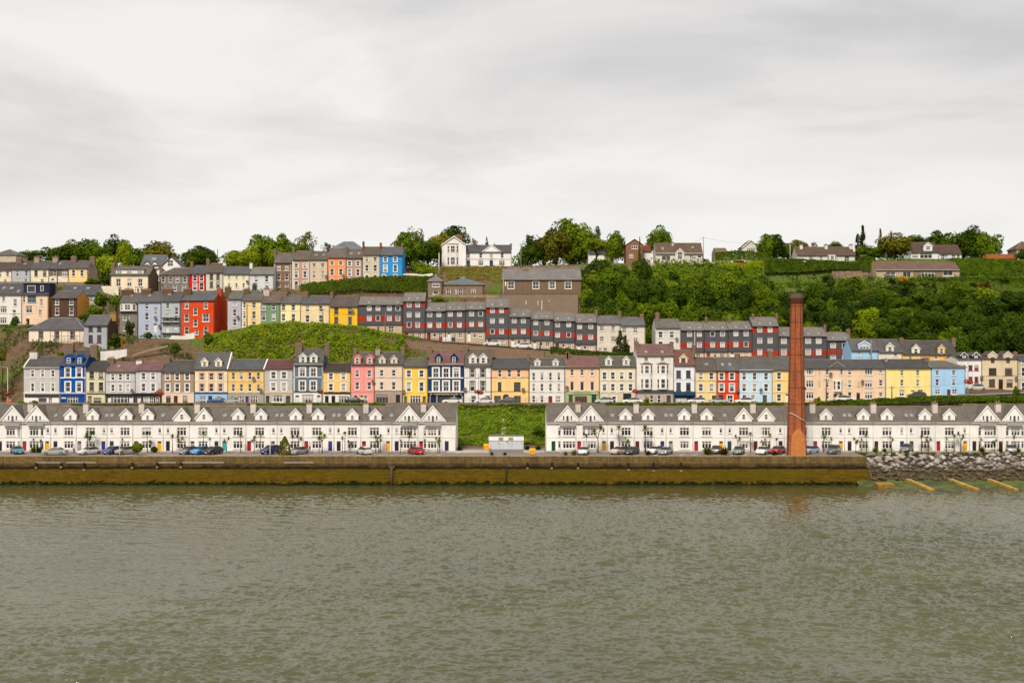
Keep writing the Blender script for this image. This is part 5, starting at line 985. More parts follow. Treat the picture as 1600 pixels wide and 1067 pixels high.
# ====================== foliage helpers ==================================
def cards(P, Nn, size, name, mats, squash=.75, mi=None, rnd=.34):
    P = np.asarray(P, float); Nn = np.asarray(Nn, float); n = len(P)
    v = Nn + rng.normal(0, rnd, (n, 3)); v /= np.linalg.norm(v, axis=1)[:, None] + 1e-9
    t = np.cross(v, rng.normal(0, 1, (n, 3))); t /= np.linalg.norm(t, axis=1)[:, None] + 1e-9
    w = np.cross(v, t); s = (np.asarray(size) * rng.uniform(.6, 1.35, n))[:, None]
    q = np.stack([P - t * s, P - w * s * squash, P + t * s * 1.1, P + w * s * squash], 1).reshape(-1, 3)
    me = bpy.data.meshes.new(name); me.vertices.add(4 * n); me.vertices.foreach_set('co', q.astype(np.float32).ravel())
    me.loops.add(4 * n); me.loops.foreach_set('vertex_index', np.arange(4 * n, dtype=np.int32)); me.polygons.add(n)
    me.polygons.foreach_set('loop_start', np.arange(0, 4 * n, 4, dtype=np.int32)); me.polygons.foreach_set('loop_total', np.full(n, 4, np.int32))
    if mi is not None: me.polygons.foreach_set('material_index', np.asarray(mi, np.int32))
    for m in (mats if isinstance(mats, (list, tuple)) else [mats]): me.materials.append(m)
    me.update(calc_edges=True); return me
def crown_mesh(seed, nl, n, leaf, shape='round', gap=0.0):
    r = np.random.default_rng(seed); C_, Rr = [], []
    for i in range(nl):
        if shape == 'cone': z = r.uniform(-1, .95); q = (1 - z) / 2 * .75 + .05; a = r.uniform(0, 6.28); rad = q * math.sqrt(r.uniform(.2, 1)); C_.append((rad * math.cos(a), rad * math.sin(a), z)); Rr.append(.10 + .20 * q)
        else:
            d = r.normal(0, 1, 3); d /= np.linalg.norm(d); d *= r.uniform(.30, .74); C_.append(d); Rr.append(r.uniform(.24, .40))
    C_ = np.array(C_); Rr = np.array(Rr); k = r.choice(nl, n, p=Rr ** 2 / (Rr ** 2).sum())
    d = r.normal(0, 1, (n, 3)); d /= np.linalg.norm(d, axis=1)[:, None]; d[:, 2] = np.where(d[:, 2] < -.7, -d[:, 2], d[:, 2])
    P = C_[k] + d * (Rr[k] * r.uniform(.75, 1.08, n))[:, None]
    if gap: keep = np.array([mnoise.noise(Vector(p * 2.6 + seed)) > gap - .5 for p in P]); P, d = P[keep], d[keep]
    return cards(P, d * .8 + P * .35, leaf, 'crown', foliage_mat('2c3a10', '6d7d1e'))
random.seed(21)
CR = [crown_mesh(s, 34, 4200, .056) for s in range(6)]
CRS = [crown_mesh(40 + s, 26, 2200, .052, gap=.45) for s in range(2)]
CRC = [crown_mesh(60 + s, 60, 2200, .055, 'cone') for s in range(2)]
CRB = [crown_mesh(80 + s, 15, 1300, .085) for s in range(4)]
TONE = {'dark': foliage_mat('22340b', '526c15'), 'mid': foliage_mat('33480c', '738d17'), 'bright': foliage_mat('4e630f', '98a91f'), 'olive': foliage_mat('4e4c16', '8b8631'), 'grey': foliage_mat('2c3418', '5f6a3a'),
        'conifer': foliage_mat('10180c', '2a3a18'), 'gold': foliage_mat('8a6a12', 'c9a02a'), 'russet': foliage_mat('3c2412', '6d4a20'), 'hedge': foliage_mat('2a3d0a', '637d17'), 'ivy': foliage_mat('28380c', '60741b')}
m_bark = wall_mat('5d4c3c', .7); _T = {}
def setmat(o, m):
    o.material_slots[0].link = 'OBJECT'; o.material_slots[0].material = m
def tree(name, x, y, z0, w, h, tone, label, group=None, kind='round', trunk=.25, seed=None, dw=None, cb=None):
    """w crown width, h total height, trunk = clear stem share"""
    i = random.randrange(100) if seed is None else seed
    me = {'round': CR, 'sparse': CRS, 'cone': CRC, 'bush': CRB}[kind]; me = me[i % len(me)]
    r = empty(name, (x, y, z0), label, 'tree' if 'tree' in name or 'conifer' in name else 'shrub', group, random.uniform(0, 6.28))
    ch = h * (1 - trunk * .8) if cb is None else h - cb; c = link('crown', me, r, (0, 0, h - ch / 2)); c.scale = (w / 2 * 1.06, (dw or w) / 2, ch / 2 * 1.06); setmat(c, TONE[tone])
    key = 'trunk%d' % (i % 4)
    if key not in _T:
        b = MB(); rr = random.Random(i)
        b.tube([(0, 0, -.6), (.02, 0, .15), (.03, .02, .45), (0, .03, .8)], [.085, .06, .048, .02], 8)
        for q in range(6):
            a = q * 1.05 + rr.random(); zz = .28 + .07 * q; l = rr.uniform(.28, .5)
            b.tube([(0.02, .01, zz), (l * .5 * math.cos(a), l * .5 * math.sin(a), zz + .14), (l * math.cos(a), l * math.sin(a), zz + .30)], [.03, .02, .008], 5)
        m = b.mesh('trunk'); m.materials.append(m_bark); _T[key] = m
    t = link('trunk', _T[key], r); t.scale = (min(w, h) * .75, min(w, h) * .75, h * .92)
    return r
SK = 'trees along the skyline'
def TP(reg, xc, w, yt, yb, Y, tone, label, name='broadleaf_tree', kind='round', trunk=.2, group=None):
    ox, oy, sc = REG[reg]; px = ox + xc / sc; x = X_(px, Y); zt = Z_(oy + yt / sc, Y); zb = Z_(oy + yb / sc, Y)
    g = ground(px, Y)
    return tree(name, x, Y, g, w / sc * Y / FP * (1.3 if group == SK else 1), zt - g, tone, label, group, kind, trunk, cb=max(0, (zb - g) - .38 * (zt - zb)) if trunk < .4 else (zt - g) * .42)
for a in [('F', 215, 215, 140, 240, 425, 'dark', 'dark spreading tree behind the left end of the upper terrace'),
          ('F', 440, 210, 92, 230, 430, 'mid', 'dull green broad tree left of the tallest left skyline crowns'), ('F', 560, 180, 84, 220, 440, 'olive', 'olive green tree behind the arched-porch cottage'),
          ('F', 655, 200, 62, 230, 432, 'mid', 'rounded green tree in the middle of the left skyline clump'), ('F', 745, 180, 78, 230, 428, 'mid', 'green tree right of the left clump behind the bright crown'),
          ('F', 850, 160, 50, 240, 436, 'dark', 'tallest dark tree of the left skyline clump'), ('F', 955, 130, 70, 250, 430, 'bright', 'pale yellow-green airy tree beside the tall dark one'),
          ('F', 1070, 200, 130, 260, 424, 'mid', 'low green tree left of the modern white house'), ('F', 1185, 250, 78, 270, 432, 'olive', 'wide domed olive tree behind the modern white house'),
          ('F', 1500, 240, 108, 280, 420, 'mid', 'broad dark green tree above the scarlet house'), ('G', 95, 180, 118, 270, 424, 'dark', 'dark tree behind the chimney between scarlet and cream houses'),
          ('G', 320, 190, 150, 280, 405, 'bright', 'light green bushy tree above the tiny-windowed cream house'), ('G', 440, 170, 118, 270, 412, 'bright', 'leafy green tree left of the tall crescent trees'),
          ('G', 545, 220, 32, 290, 420, 'mid', 'tall rounded green tree left of the brown brick crescent house'), ('G', 640, 150, 110, 260, 405, 'bright', 'light green tree just behind the brown brick crescent house'),
          ('G', 715, 190, 22, 240, 422, 'mid', 'tall bright green tree behind the mauve crescent house'), ('G', 800, 190, 66, 230, 412, 'mid', 'dense green tree behind the cream crescent house'),
          ('H', 165, 200, 108, 420, 395, 'mid', 'big green tree right behind the bright blue crescent house'), ('H', 330, 210, 140, 430, 402, 'mid', 'large green tree between blue crescent house and villa'),
          ('H', 300, 140, 330, 430, 385, 'bright', 'low bright green tree by the white gateway below the villa'), ('H', 525, 200, 58, 240, 432, 'dark', 'dark domed tree rising behind the villa tower'), ('H', 430, 170, 92, 300, 425, 'olive', 'brownish green tree just left of the villa tower'),
          ('H', 1215, 240, 88, 360, 418, 'dark', 'dark green tree at the left of the big hilltop grove'), ('H', 1300, 220, 80, 360, 412, 'olive', 'olive green tree in the middle of the big hilltop grove'), ('H', 1420, 290, 12, 350, 430, 'bright', 'largest yellow-green dome of the hilltop grove'),
          ('H', 1520, 190, 90, 360, 424, 'bright', 'light green tree right of the largest grove dome'), ('H', 1090, 150, 200, 350, 415, 'dark', 'low dark tree right of the villa behind the wooden pole'),
          ('I', 60, 160, 60, 250, 434, 'bright', 'yellow-green rounded tree right of the grove'), ('I', 285, 130, 85, 310, 425, 'mid', 'upright green tree left of the brick house'), ('I', 265, 110, 130, 300, 418, 'bright', 'bright slim tree next to the brick house'),
          ('I', 595, 165, 72, 225, 428, 'mid', 'single round tree rising behind the bungalow with glazed gable'), ('I', 1400, 150, 118, 260, 418, 'mid', 'bushy tree right of the glazed pointed gable'),
          ('J', 40, 140, 108, 240, 420, 'dark', 'dark tree left of the three-chimney bungalow'), ('J', 130, 110, 150, 240, 428, 'mid', 'low tree behind the pale utility pole'), ('J', 200, 110, 140, 220, 432, 'olive', 'olive tree behind the left end of the three-chimney bungalow'),
          ('J', 410, 100, 153, 200, 436, 'mid', 'small round tree peeping over the three-chimney bungalow roof'), ('J', 650, 170, 165, 285, 408, 'mid', 'bushy green tree below the conifers'), ('J', 790, 210, 108, 285, 405, 'olive', 'large olive bush-like tree left of the dormered hilltop house'),
          ('J', 915, 220, 108, 200, 440, 'mid', 'domed tree behind the dormered hilltop house'), ('J', 1085, 160, 78, 210, 440, 'mid', 'green tree left of the big right-hand skyline clump'), ('J', 1215, 200, 48, 260, 438, 'mid', 'tallest tree of the big right-hand skyline clump'),
          ('J', 1300, 180, 66, 260, 434, 'dark', 'wide tree in the right-hand skyline clump'), ('J', 1380, 160, 72, 260, 430, 'mid', 'outermost tree of the right-hand skyline clump'), ('J', 1585, 90, 195, 290, 412, 'dark', 'dark bush-like tree by the right edge of the skyline')]:
    TP(*a, group=SK)
for a in [('F', 810, 215, 163, 335, 392, 'bright', 'bright round tree by the yellow upper-left cottage', 'broadleaf_tree', 'round', .12), ('G', 860, 190, -12, 160, 436, 'olive', 'tall airy brownish tree above the crescent', 'broadleaf_tree', 'sparse', .3),
          ('G', 1030, 110, 82, 160, 428, 'grey', 'thin grey-green tree top left of the grey hip roof', 'broadleaf_tree', 'sparse', .3), ('H', 245, 220, 52, 300, 436, 'olive', 'tall airy olive tree left of the villa', 'broadleaf_tree', 'sparse', .25),
          ('H', 682, 60, 145, 230, 425, 'grey', 'small dark sapling behind the villa chimney', 'broadleaf_tree', 'sparse', .3), ('H', 778, 50, 150, 225, 425, 'conifer', 'small pointed conifer behind the villa roof', 'conifer', 'cone', .05),
          ('H', 838, 30, 195, 235, 425, 'conifer', 'tiny conifer tip right of the villa gable', 'conifer', 'cone', .05), ('I', 155, 90, 42, 170, 436, 'dark', 'dark wispy tree right of the grove top', 'broadleaf_tree', 'sparse', .2),
          ('H', 1110, 130, 105, 300, 432, 'grey', 'dark wispy tree at the left edge of the hilltop grove', 'broadleaf_tree', 'sparse', .2),
          ('I', 145, 230, 150, 335, 404, 'bright', 'flat-topped spreading tree in front of the half hidden white house', 'broadleaf_tree', 'round', .45), ('J', 560, 90, 112, 250, 428, 'conifer', 'left shorter of the dark conifers by the brown shed', 'conifer', 'cone', .05),
          ('J', 592, 100, 58, 270, 424, 'conifer', 'tallest dark conifer by the brown shed', 'conifer', 'cone', .03), ('J', 702, 60, 78, 200, 430, 'russet', 'russet narrow conifer right of the tallest one', 'conifer', 'cone', .05), ('J', 770, 60, 92, 200, 436, 'conifer', 'narrow conifer left of the dormered hilltop house', 'conifer', 'cone', .05),
          ('J', 290, 60, 146, 200, 434, 'russet', 'small purple-brown tree above the three-chimney bungalow', 'broadleaf_tree', 'sparse', .2), ('I', 462, 36, 150, 290, 411, 'ivy', 'ivy column climbing beside the brick house', 'ivy_column', 'cone', .02),
          ('I', 500, 105, 295, 455, 385, 'dark', 'dark glossy tree below the pebble-dashed bungalow', 'broadleaf_tree', 'round', .05), ('I', 320, 150, 825, 1008, 318, 'grey', 'left of two grey-green birches before the cream pair', 'birch_tree', 'cone', .1), ('I', 358, 110, 860, 1008, 317.4, 'grey', 'right of two grey-green birches before the cream pair', 'birch_tree', 'cone', .1),
          ('F', 115, 90, 640, 728, 330, 'dark', 'round dark bush before the white and peach houses', 'round_bush', 'bush', .02), ('F', 870, 130, 775, 870, 306, 'hedge', 'dark bush beside the brown gable end', 'round_bush', 'bush', .02), ('F', 1122, 70, 765, 828, 319, 'dark', 'round bush at the foot of the lilac-blue house', 'round_bush', 'bush', .02),
          ('F', 760, 160, 452, 555, 340, 'mid', 'green bush right of the two-skylight roof', 'round_bush', 'bush', .02), ('F', 880, 110, 485, 560, 342, 'mid', 'green bush before the cream quoined house', 'round_bush', 'bush', .02), ('F', 690, 190, 355, 415, 362, 'mid', 'wide bush beside the yellow upper-left cottage', 'round_bush', 'bush', .02),
          ('F', 790, 150, 325, 415, 364, 'dark', 'dark bush left of the cream quoined house', 'round_bush', 'bush', .02), ('F', 715, 150, 545, 650, 326, 'bright', 'bright bush by the white conservatory', 'round_bush', 'bush', .02), ('F', 640, 130, 620, 700, 322, 'hedge', 'dark green bush below the white conservatory', 'round_bush', 'bush', .02),
          ('F', 310, 90, 690, 740, 328, 'olive', 'olive bush on the peach house extension', 'round_bush', 'bush', .02), ('F', 930, 50, 800, 862, 306, 'gold', 'small yellow-leaved shrub right of the brown gable', 'round_bush', 'bush', .02), ('F', 980, 90, 660, 790, 320, 'grey', 'palm-like shrub in front of the stacked conservatory', 'round_bush', 'bush', .3),
          ('F', 40, 190, 765, 830, 322, 'hedge', 'dark hedge bush at the far left slope', 'round_bush', 'bush', .02), ('F', 150, 120, 780, 870, 318, 'mid', 'green bush left of the scaffolded house', 'round_bush', 'bush', .02), ('F', 20, 90, 880, 970, 300, 'olive', 'olive scrub bush at the left edge above the lane', 'round_bush', 'bush', .02), ('F', 1330, 80, 850, 915, 303, 'hedge', 'dark scrub bush below the white garden wall', 'round_bush', 'bush', .02),
          ('F', 455, 60, 905, 950, 303, 'bright', 'small bright bush behind the royal blue house', 'round_bush', 'bush', .02), ('F', 1575, 90, 765, 900, 315, 'mid', 'bush at the left end of the bramble bank', 'round_bush', 'bush', .02),
          ('H', 430, 150, 585, 640, 345, 'bright', 'bright ivy bush on the wall below the square brown house', 'round_bush', 'bush', .02), ('G', 920, 60, 440, 500, 350, 'dark', 'dark bush by the stone wall below the cream crescent house', 'round_bush', 'bush', .02), ('H', 390, 110, 590, 640, 344.5, 'mid', 'green bush on the wall left of the bright ivy bush', 'round_bush', 'bush', .02),
          ('A', 45 + 130, 100, 462, 505, 262, 'bright', 'bright green bush behind the far left white roof', 'round_bush', 'bush', .02), ('A', 265, 80, 455, 505, 263, 'mid', 'green bush behind the second white gable', 'round_bush', 'bush', .02), ('D', 535, 60, 430, 490, 274, 'bright', 'bright conical bush before the tall bay-windowed house', 'round_bush', 'bush', .02),
          ('E', 312, 60, 352, 402, 270, 'bright', 'bright bush right of the brick chimney above the roofs', 'round_bush', 'bush', .02), ('E', 1552, 50, 278, 380, 272, 'hedge', 'tall dark clipped bush near the right edge of the street', 'round_bush', 'bush', .02), ('B', 655, 190, 476, 512, 272, 'mid', 'low green bush behind the middle of the left roofs', 'round_bush', 'bush', .02),
          ('C', 1180, 120, 640, 730, 258, 'dark', 'dark shrub against the right terrace gable end', 'round_bush', 'bush', .02)]:
    TP(*a)
# hilltop garden shrubs on the right
for i, a in enumerate([(372, 75, 350, 400, 'dark', 'dark flat-topped shrub'), (395, 60, 378, 425, 'grey', 'pale grey-green round shrub'), (500, 210, 362, 465, 'mid', 'large mixed green shrub'), (560, 100, 358, 400, 'gold', 'golden-topped shrub'), (775, 50, 375, 410, 'dark', 'small clipped dark ball shrub'),
                      (842, 90, 360, 400, 'gold', 'orange-gold shrub'), (870, 130, 385, 440, 'hedge', 'clipped green shrub block'), (905, 70, 420, 470, 'dark', 'dark round shrub'), (1030, 90, 400, 465, 'dark', 'large dark ball shrub'), (980, 80, 390, 420, 'mid', 'low green shrub'), (665, 80, 430, 480, 'mid', 'rounded green shrub'),
                      (740, 100, 430, 490, 'russet', 'russet brown shrub'), (800, 70, 410, 450, 'grey', 'grey rounded shrub'), (600, 110, 440, 500, 'olive', 'olive brown shrub'), (1360, 110, 395, 460, 'russet', 'reddish shrub'), (1180, 160, 420, 490, 'olive', 'pale olive scrub shrub'), (1120, 60, 410, 440, 'hedge', 'small dark green shrub'), (1480, 60, 362, 390, 'hedge', 'small round green shrub'), (1300, 100, 392, 430, 'mid', 'mid green shrub')]):
    Y = 392 - (a[3] - 380) * .13 - 3; TP('J', a[0], a[1] * 1.1, a[2], a[3], Y, a[4], a[5] + ' in the solar bungalow garden', 'garden_shrub', 'bush', .02)
# wooded hillside
WOOD = 'trees of the wooded hillside'
random.seed(5); placed = []
def wood_ok(px, Y):
    py = CY - (ground(px, Y) - HC) * FP / Y
    if px < 1010 and py < 425: return False
    if 1000 < px < 1320 and Y > 391: return False
    if px > 1190 and Y > 367: return False
    return True
tries = 0
while len(placed) < 235 and tries < 20000:
    tries += 1; px = random.uniform(915, 1640); Y = random.uniform(338, 396)
    if not wood_ok(px, Y): continue
    x = X_(px, Y); w = random.uniform(5.0, 8.4) if random.random() < .72 or Y > 372 else random.uniform(8.5, 10.5)
    if any((x - q[0]) ** 2 + (Y - q[1]) ** 2 < (.40 * (w + q[2])) ** 2 * .42 for q in placed): continue
    placed.append((x, Y, w))
    h = w * random.uniform(.85, 1.2)
    if Y > 383: h *= .7; w *= .8
    if px > 1190 and Y > 352: h *= .75
    tone = random.choices(['dark', 'mid', 'bright'], [3, 5, 2] if Y > 362 else [6, 4, .8])[0] if px < 1180 else random.choices(['dark', 'mid', 'bright', 'olive'], [6, 4, .5, .08])[0]
    tree('hillside_tree', x, Y, ground(px, Y) - .5, w, h, tone, 'leafy green tree in the dense wood on the right hillside', WOOD, 'round', .06)
# hedges ------------------------------------------------------------------
def leafy_strip(pts, Y, depth, n_per_m2, size, tone, name, label, cat='hedge', group=None, kind=None):
    """pts: (px, ytop, ybottom); a boxy hedge along them"""
    P, Q = [], []
    for (a, t0, b0), (c, t1, b1) in zip(pts, pts[1:]):
        x0, x1 = X_(a, Y), X_(c, Y); hh = (b0 - t0 + b1 - t1) / 2 * Y / FP; area = abs(x1 - x0) * (hh + depth); k = int(area * n_per_m2) + 4
        for _ in range(k):
            u = random.random(); x = x0 + (x1 - x0) * u; zt = Z_(t0 + (t1 - t0) * u, Y); zb = Z_(b0 + (b1 - b0) * u, Y); zt += .25 * mnoise.noise(Vector((x * .7, Y, 1))) 
            if random.random() < depth / (hh + depth): P.append((x, Y + random.uniform(0, depth), zt + random.uniform(-.15, .1))); Q.append((0, -.2, 1))
            else: P.append((x, Y + random.uniform(-.12, .1) + .25 * mnoise.noise(Vector((x * .6, zt, 5))), random.uniform(zb, zt))); Q.append((0, -1, .4))
    return tag(link(name, cards(P, Q, size, name, TONE[tone])), label, cat, group, kind)
leafy_strip([(1325, 626, 634), (1360, 624.5, 632), (1405, 622, 630), (1440, 619.5, 627), (1500, 619, 627), (1545, 620, 626), (1640, 619, 626)], 276.5, 1.0, 55, .2, 'hedge', 'street_hedge', 'dark trimmed hedge below the yellow and blue houses on the street edge')
leafy_strip([(1250, 630, 636), (1330, 624, 636)], 276.6, .9, 55, .2, 'ivy', 'street_hedge', 'short rising hedge right behind the brick chimney')
leafy_strip([(716, 632.5, 640), (760, 634, 640), (800, 632, 640), (856, 633, 640)], 277.2, .3, 30, .2, 'ivy', 'ivy_wall_cover', 'ivy growing on the street wall above the grassy gap', 'ivy')
leafy_strip([(110, 632, 638), (200, 632, 637), (300, 631, 637)], 276.7, .8, 50, .18, 'ivy', 'street_hedge', 'low ivy hedge on the street wall below the black-fronted shops')
leafy_strip([(385, 631, 637), (470, 630, 636), (600, 630, 636)], 276.7, .8, 50, .18, 'hedge', 'street_hedge', 'low hedge on the street wall below the slate blue and pink houses')
leafy_strip([(930, 630, 635), (1000, 630, 634), (1225, 629, 634)], 276.7, .8, 50, .18, 'ivy', 'street_hedge', 'thin ivy hedge on the street wall left of the brick chimney')
leafy_strip([(1195, 404, 426), (1250, 405, 425), (1290, 407, 421), (1335, 410, 421), (1360, 412, 423)], 396.2, 2, 30, .28, 'hedge', 'garden_hedge', 'long hedge in front of the three-chimney bungalow')
leafy_strip([(1118, 395, 407), (1160, 392, 406), (1200, 396, 410)], 408, 2, 30, .28, 'hedge', 'garden_hedge', 'tall dark hedge in front of the glazed pointed gable')
leafy_strip([(1130, 412, 420), (1200, 408, 424), (1250, 407, 424)], 398, 2, 30, .28, 'bright', 'garden_hedge', 'bright hedge below the orange-brown shed')
leafy_strip([(1480, 405, 426), (1530, 403, 427), (1560, 406, 428), (1640, 408, 432)], 399.2, 2, 34, .3, 'mid', 'garden_hedge', 'bright hedge right of the solar bungalow')
leafy_strip([(1340, 402, 416), (1368, 402, 416)], 399.5, 2, 34, .28, 'mid', 'garden_hedge', 'short green hedge behind the left end of the solar bungalow')
leafy_strip([(1410, 436, 446), (1500, 434, 446), (1560, 434, 444)], 389, 2, 30, .28, 'hedge', 'garden_hedge', 'clipped hedge below the right end of the solar bungalow')
leafy_strip([(1560, 436, 455), (1660, 432, 460)], 388, 3, 28, .3, 'mid', 'garden_hedge', 'hedge at the right edge below the hilltop gardens')
leafy_strip([(860, 542, 553), (925, 549, 556), (1000, 552, 560)], 309, 1.2, 40, .22, 'ivy', 'terrace_hedge', 'brown-green hedge below the stepping grey and red houses')
leafy_strip([(470, 444, 460), (560, 434, 452), (632, 431, 455), (680, 432, 458)], 360.6, .8, 34, .24, 'ivy', 'ivy_wall_cover', 'ivy hanging over the retaining wall below the crescent', 'ivy')
# ground cover -------------------------------------------------------------
def cover(px0, px1, Y0, Y1, dens, size, tone, name, ok=None, lift=.25, clump=.5):
    P, Q = [], []; area = (px1 - px0) / FP * (Y0 + Y1) / 2 * (Y1 - Y0); n = int(area * dens)
    for _ in range(n):
        px = random.uniform(px0, px1); Y = random.uniform(Y0, Y1); x = X_(px, Y)
        if ok and not ok(px, Y, x): continue
        q = mnoise.noise(Vector((x * .45, Y * .45, 2.2)))
        P.append((x, Y, ground(px, Y) + random.random() * lift * 1.4 + clump * (q + .3))); Q.append((.5 * mnoise.noise(Vector((x, Y, 0))), -.6, 1))
    return tag(link(name, cards(P, Q, size, name, TONE[tone])), kind='stuff')
cover(706, 858, 253.6, 277.2, 30, .18, 'mid', 'bank_grass', lift=.2, clump=.55)
cover(706, 858, 254, 277.2, 9, .24, 'bright', 'bank_weeds', ok=lambda p, Y, x: mnoise.noise(Vector((x * .25, Y * .25, 9))) > .02, lift=.5, clump=.7)
cover(318, 655, 301, 321, 26, .235, 'bright', 'bramble_bank', ok=lambda p, Y, x: Y < 319.5 and p > 318 + max(0, 309 - Y) * 4 and mnoise.noise(Vector((x * .2, Y * .2, 4))) + (640 - p) * .012 > -.3, lift=.35, clump=.45)
cover(318, 650, 302, 321, 6, .34, 'mid', 'bramble_midgreen', ok=lambda p, Y, x: p < 632 and mnoise.noise(Vector((x * .22, Y * .22, 14))) > .05, lift=.5, clump=.55)  # mid-green leaf patches scattered through the brighter bramble
cover(905, 1680, 337, 402, 5, .42, 'mid', 'wood_undergrowth', ok=lambda p, Y, x: Y < (402 if p < 1190 else 379) and not (p < 1012 and Y > 397), lift=1.0, clump=.8)
cover(1012, 1200, 380, 402, 5, .34, 'bright', 'ivy_slope', ok=lambda p, Y, x: mnoise.noise(Vector((x * .12, Y * .15, 3))) > -.12, lift=.5, clump=.6)
cover(-60, 320, 300, 322, 9, .24, 'hedge', 'slope_scrub', ok=lambda p, Y, x: mnoise.noise(Vector((x * .16, Y * .2, 31))) > (.02 if p < 215 else .22), lift=.4, clump=.5)
cover(-100, 1700, 254, 277, 6, .24, 'hedge', 'slope_grass', ok=lambda p, Y, x: p < 706 or p > 858, lift=.3, clump=.5)
cover(640, 905, 361, 402, 9, .24, 'olive', 'villa_bank_grass', ok=lambda p, Y, x: 383 < Y and mnoise.noise(Vector((x * .1, Y * .12, 8))) > -.15, lift=.2, clump=.3)
cover(640, 800, 340, 384, 6, .26, 'hedge', 'villa_bank_scrub', ok=lambda p, Y, x: Y > 363 and mnoise.noise(Vector((x * .14, Y * .16, 18))) > -.05, lift=.3, clump=.4)
cover(1195, 1680, 374, 400, 5, .28, 'dark', 'garden_thicket', ok=lambda p, Y, x: mnoise.noise(Vector((x * .2, Y * .24, 61))) > .04, lift=1.0, clump=1.0)
cover(1195, 1680, 374, 396, 5, .26, 'mid', 'garden_scrub_patch', ok=lambda p, Y, x: mnoise.noise(Vector((x * .17, Y * .2, 71))) > .1, lift=.8, clump=.8)
cover(1195, 1680, 376, 396, 9, .24, 'mid', 'garden_growth', ok=lambda p, Y, x: mnoise.noise(Vector((x * .14, Y * .2, 27))) > -.2, lift=.4, clump=.5)
cover(-60, 470, 338, 362, 5, .26, 'hedge', 'garden_scrub', ok=lambda p, Y, x: Y > 343 and mnoise.noise(Vector((x * .16, Y * .2, 51))) > .0, lift=.4, clump=.5)
def backdrop(segs, Y, tone, name):
    P, Q = [], []
    for a, c, t in segs:
        x0, x1 = X_(a, Y), X_(c, Y); n = int((x1 - x0) * 60)
        for _ in range(n):
            x = random.uniform(x0, x1); px = x * FP / Y + CX; g = ground(px, Y); top = (Z_(t, Y) - g) * (1 + .25 * mnoise.noise(Vector((x * .22, 3, 1)))) * min(1, .4 + .25 * min(x - x0, x1 - x))
            P.append((x, Y + random.uniform(-2.5, 2.5), g + random.uniform(0, max(.5, top)))); Q.append((0, -.6, .6))
    return tag(link(name, cards(P, Q, .34, name, TONE[tone])), kind='stuff')
backdrop([(30, 128, 400), (70, 245, 393), (215, 300, 398), (285, 340, 402), (350, 430, 396), (405, 500, 388), (620, 690, 392), (805, 965, 396)], 441, 'dark', 'far_foliage')
backdrop([(1125, 1245, 392), (1240, 1330, 393), (1330, 1370, 398), (1372, 1420, 398), (1480, 1545, 396), (1545, 1640, 398), (790, 830, 400)], 443, 'mid', 'far_shrubbery')
P = [(x, Y, ZQ - .03 + random.uniform(0, .22)) for x, Y in ((random.uniform(XE + .5, 200), random.uniform(238.9, 240.6)) for _ in range(5200))]
tag(link('verge_grass', cards(P, [(0, -.4, 1)] * len(P), .16, 'verge_grass', TONE['hedge'])), kind='stuff')
# --------------------------------------------------- walls and fences ----
def gwall(label, pts, Y, th, mat, name='garden_wall', cat='wall', cope=None, dY=0):
    b = MB(); n = len(pts)
    for i, (px, t, q) in enumerate(pts):
        Yi = Y + dY * i; x = X_(px, Yi)
        b.v += [(x, Yi, Z_(q, Yi)), (x, Yi, Z_(t, Yi)), (x, Yi + th, Z_(t, Yi)), (x, Yi + th, Z_(q, Yi))]
    for i in range(n - 1):
        for k in range(4): b.face(i * 4 + k, i * 4 + (k + 1) % 4, i * 4 + 4 + (k + 1) % 4, i * 4 + 4 + k)
    b.face(0, 3, 2, 1); e = (n - 1) * 4; b.face(e, e + 1, e + 2, e + 3)
    o = b.build(name, mat); tag(o, label, cat)
    if cope:
        c = MB()
        for (p0, t0, _), (p1, t1, _) in zip(pts, pts[1:]):
            c.slab((X_(p0, Y), Y - .08, Z_(t0, Y) + .12), (X_(p1, Y) - .002, Y - .08, Z_(t1, Y) + .12), (X_(p1, Y) - .002, Y + th + .08, Z_(t1, Y) + .12), (X_(p0, Y), Y + th + .08, Z_(t0, Y) + .12), .115)
        c.build('coping', wall_mat(cope), o)
    return o
gwall('long stone retaining wall carrying the street above the quay houses', [(-140, 631, 656), (300, 630.5, 655), (715, 630, 650), (860, 630, 650), (1250, 629.5, 655), (1440, 621, 648), (1700, 617, 640)], 277.6, .5, stone_mat('8d7c68'), 'street_wall', cope='8a7f70')
gwall('white sloping garden wall in front of the big red house', [(260.5, 538, 552), (268, 524, 540), (285, 525, 538), (304, 519, 534)], 318.5, .3, wall_mat('E5E1DC'))
gwall('white roughcast wall behind the blue and cream houses', [(157, 549, 566), (178, 547.5, 562), (198, 545.5, 556)], 305, .3, wall_mat('E2DDD6'))
gwall('long thin low wall crossing the brown slope', [(206, 554, 557), (232, 546, 549), (262, 539, 542)], 311, .3, wall_mat('A08C76'))
gwall('brown rendered retaining wall below the grey and red terrace', [(626, 531, 560), (690, 538, 566), (780, 544, 566), (850, 549, 566)], 316.6, .4, wall_mat('967C68', .75), 'retaining_wall')
gwall('brown rendered retaining wall behind the white, peach and clinic houses', [(852, 549, 570), (905, 553, 572), (1000, 556, 572), (1240, 572, 590)], 316.8, .4, wall_mat('937A66', .75), 'retaining_wall')
gwall('tall brown concrete retaining wall under the pebble-dashed hall', [(781, 460, 492), (903, 459.5, 492)], 346.5, .6, wall_mat('8E7D6C', .8), 'retaining_wall', cope='6d5a4a')
HW = bpy.data.objects['retaining_wall.002']
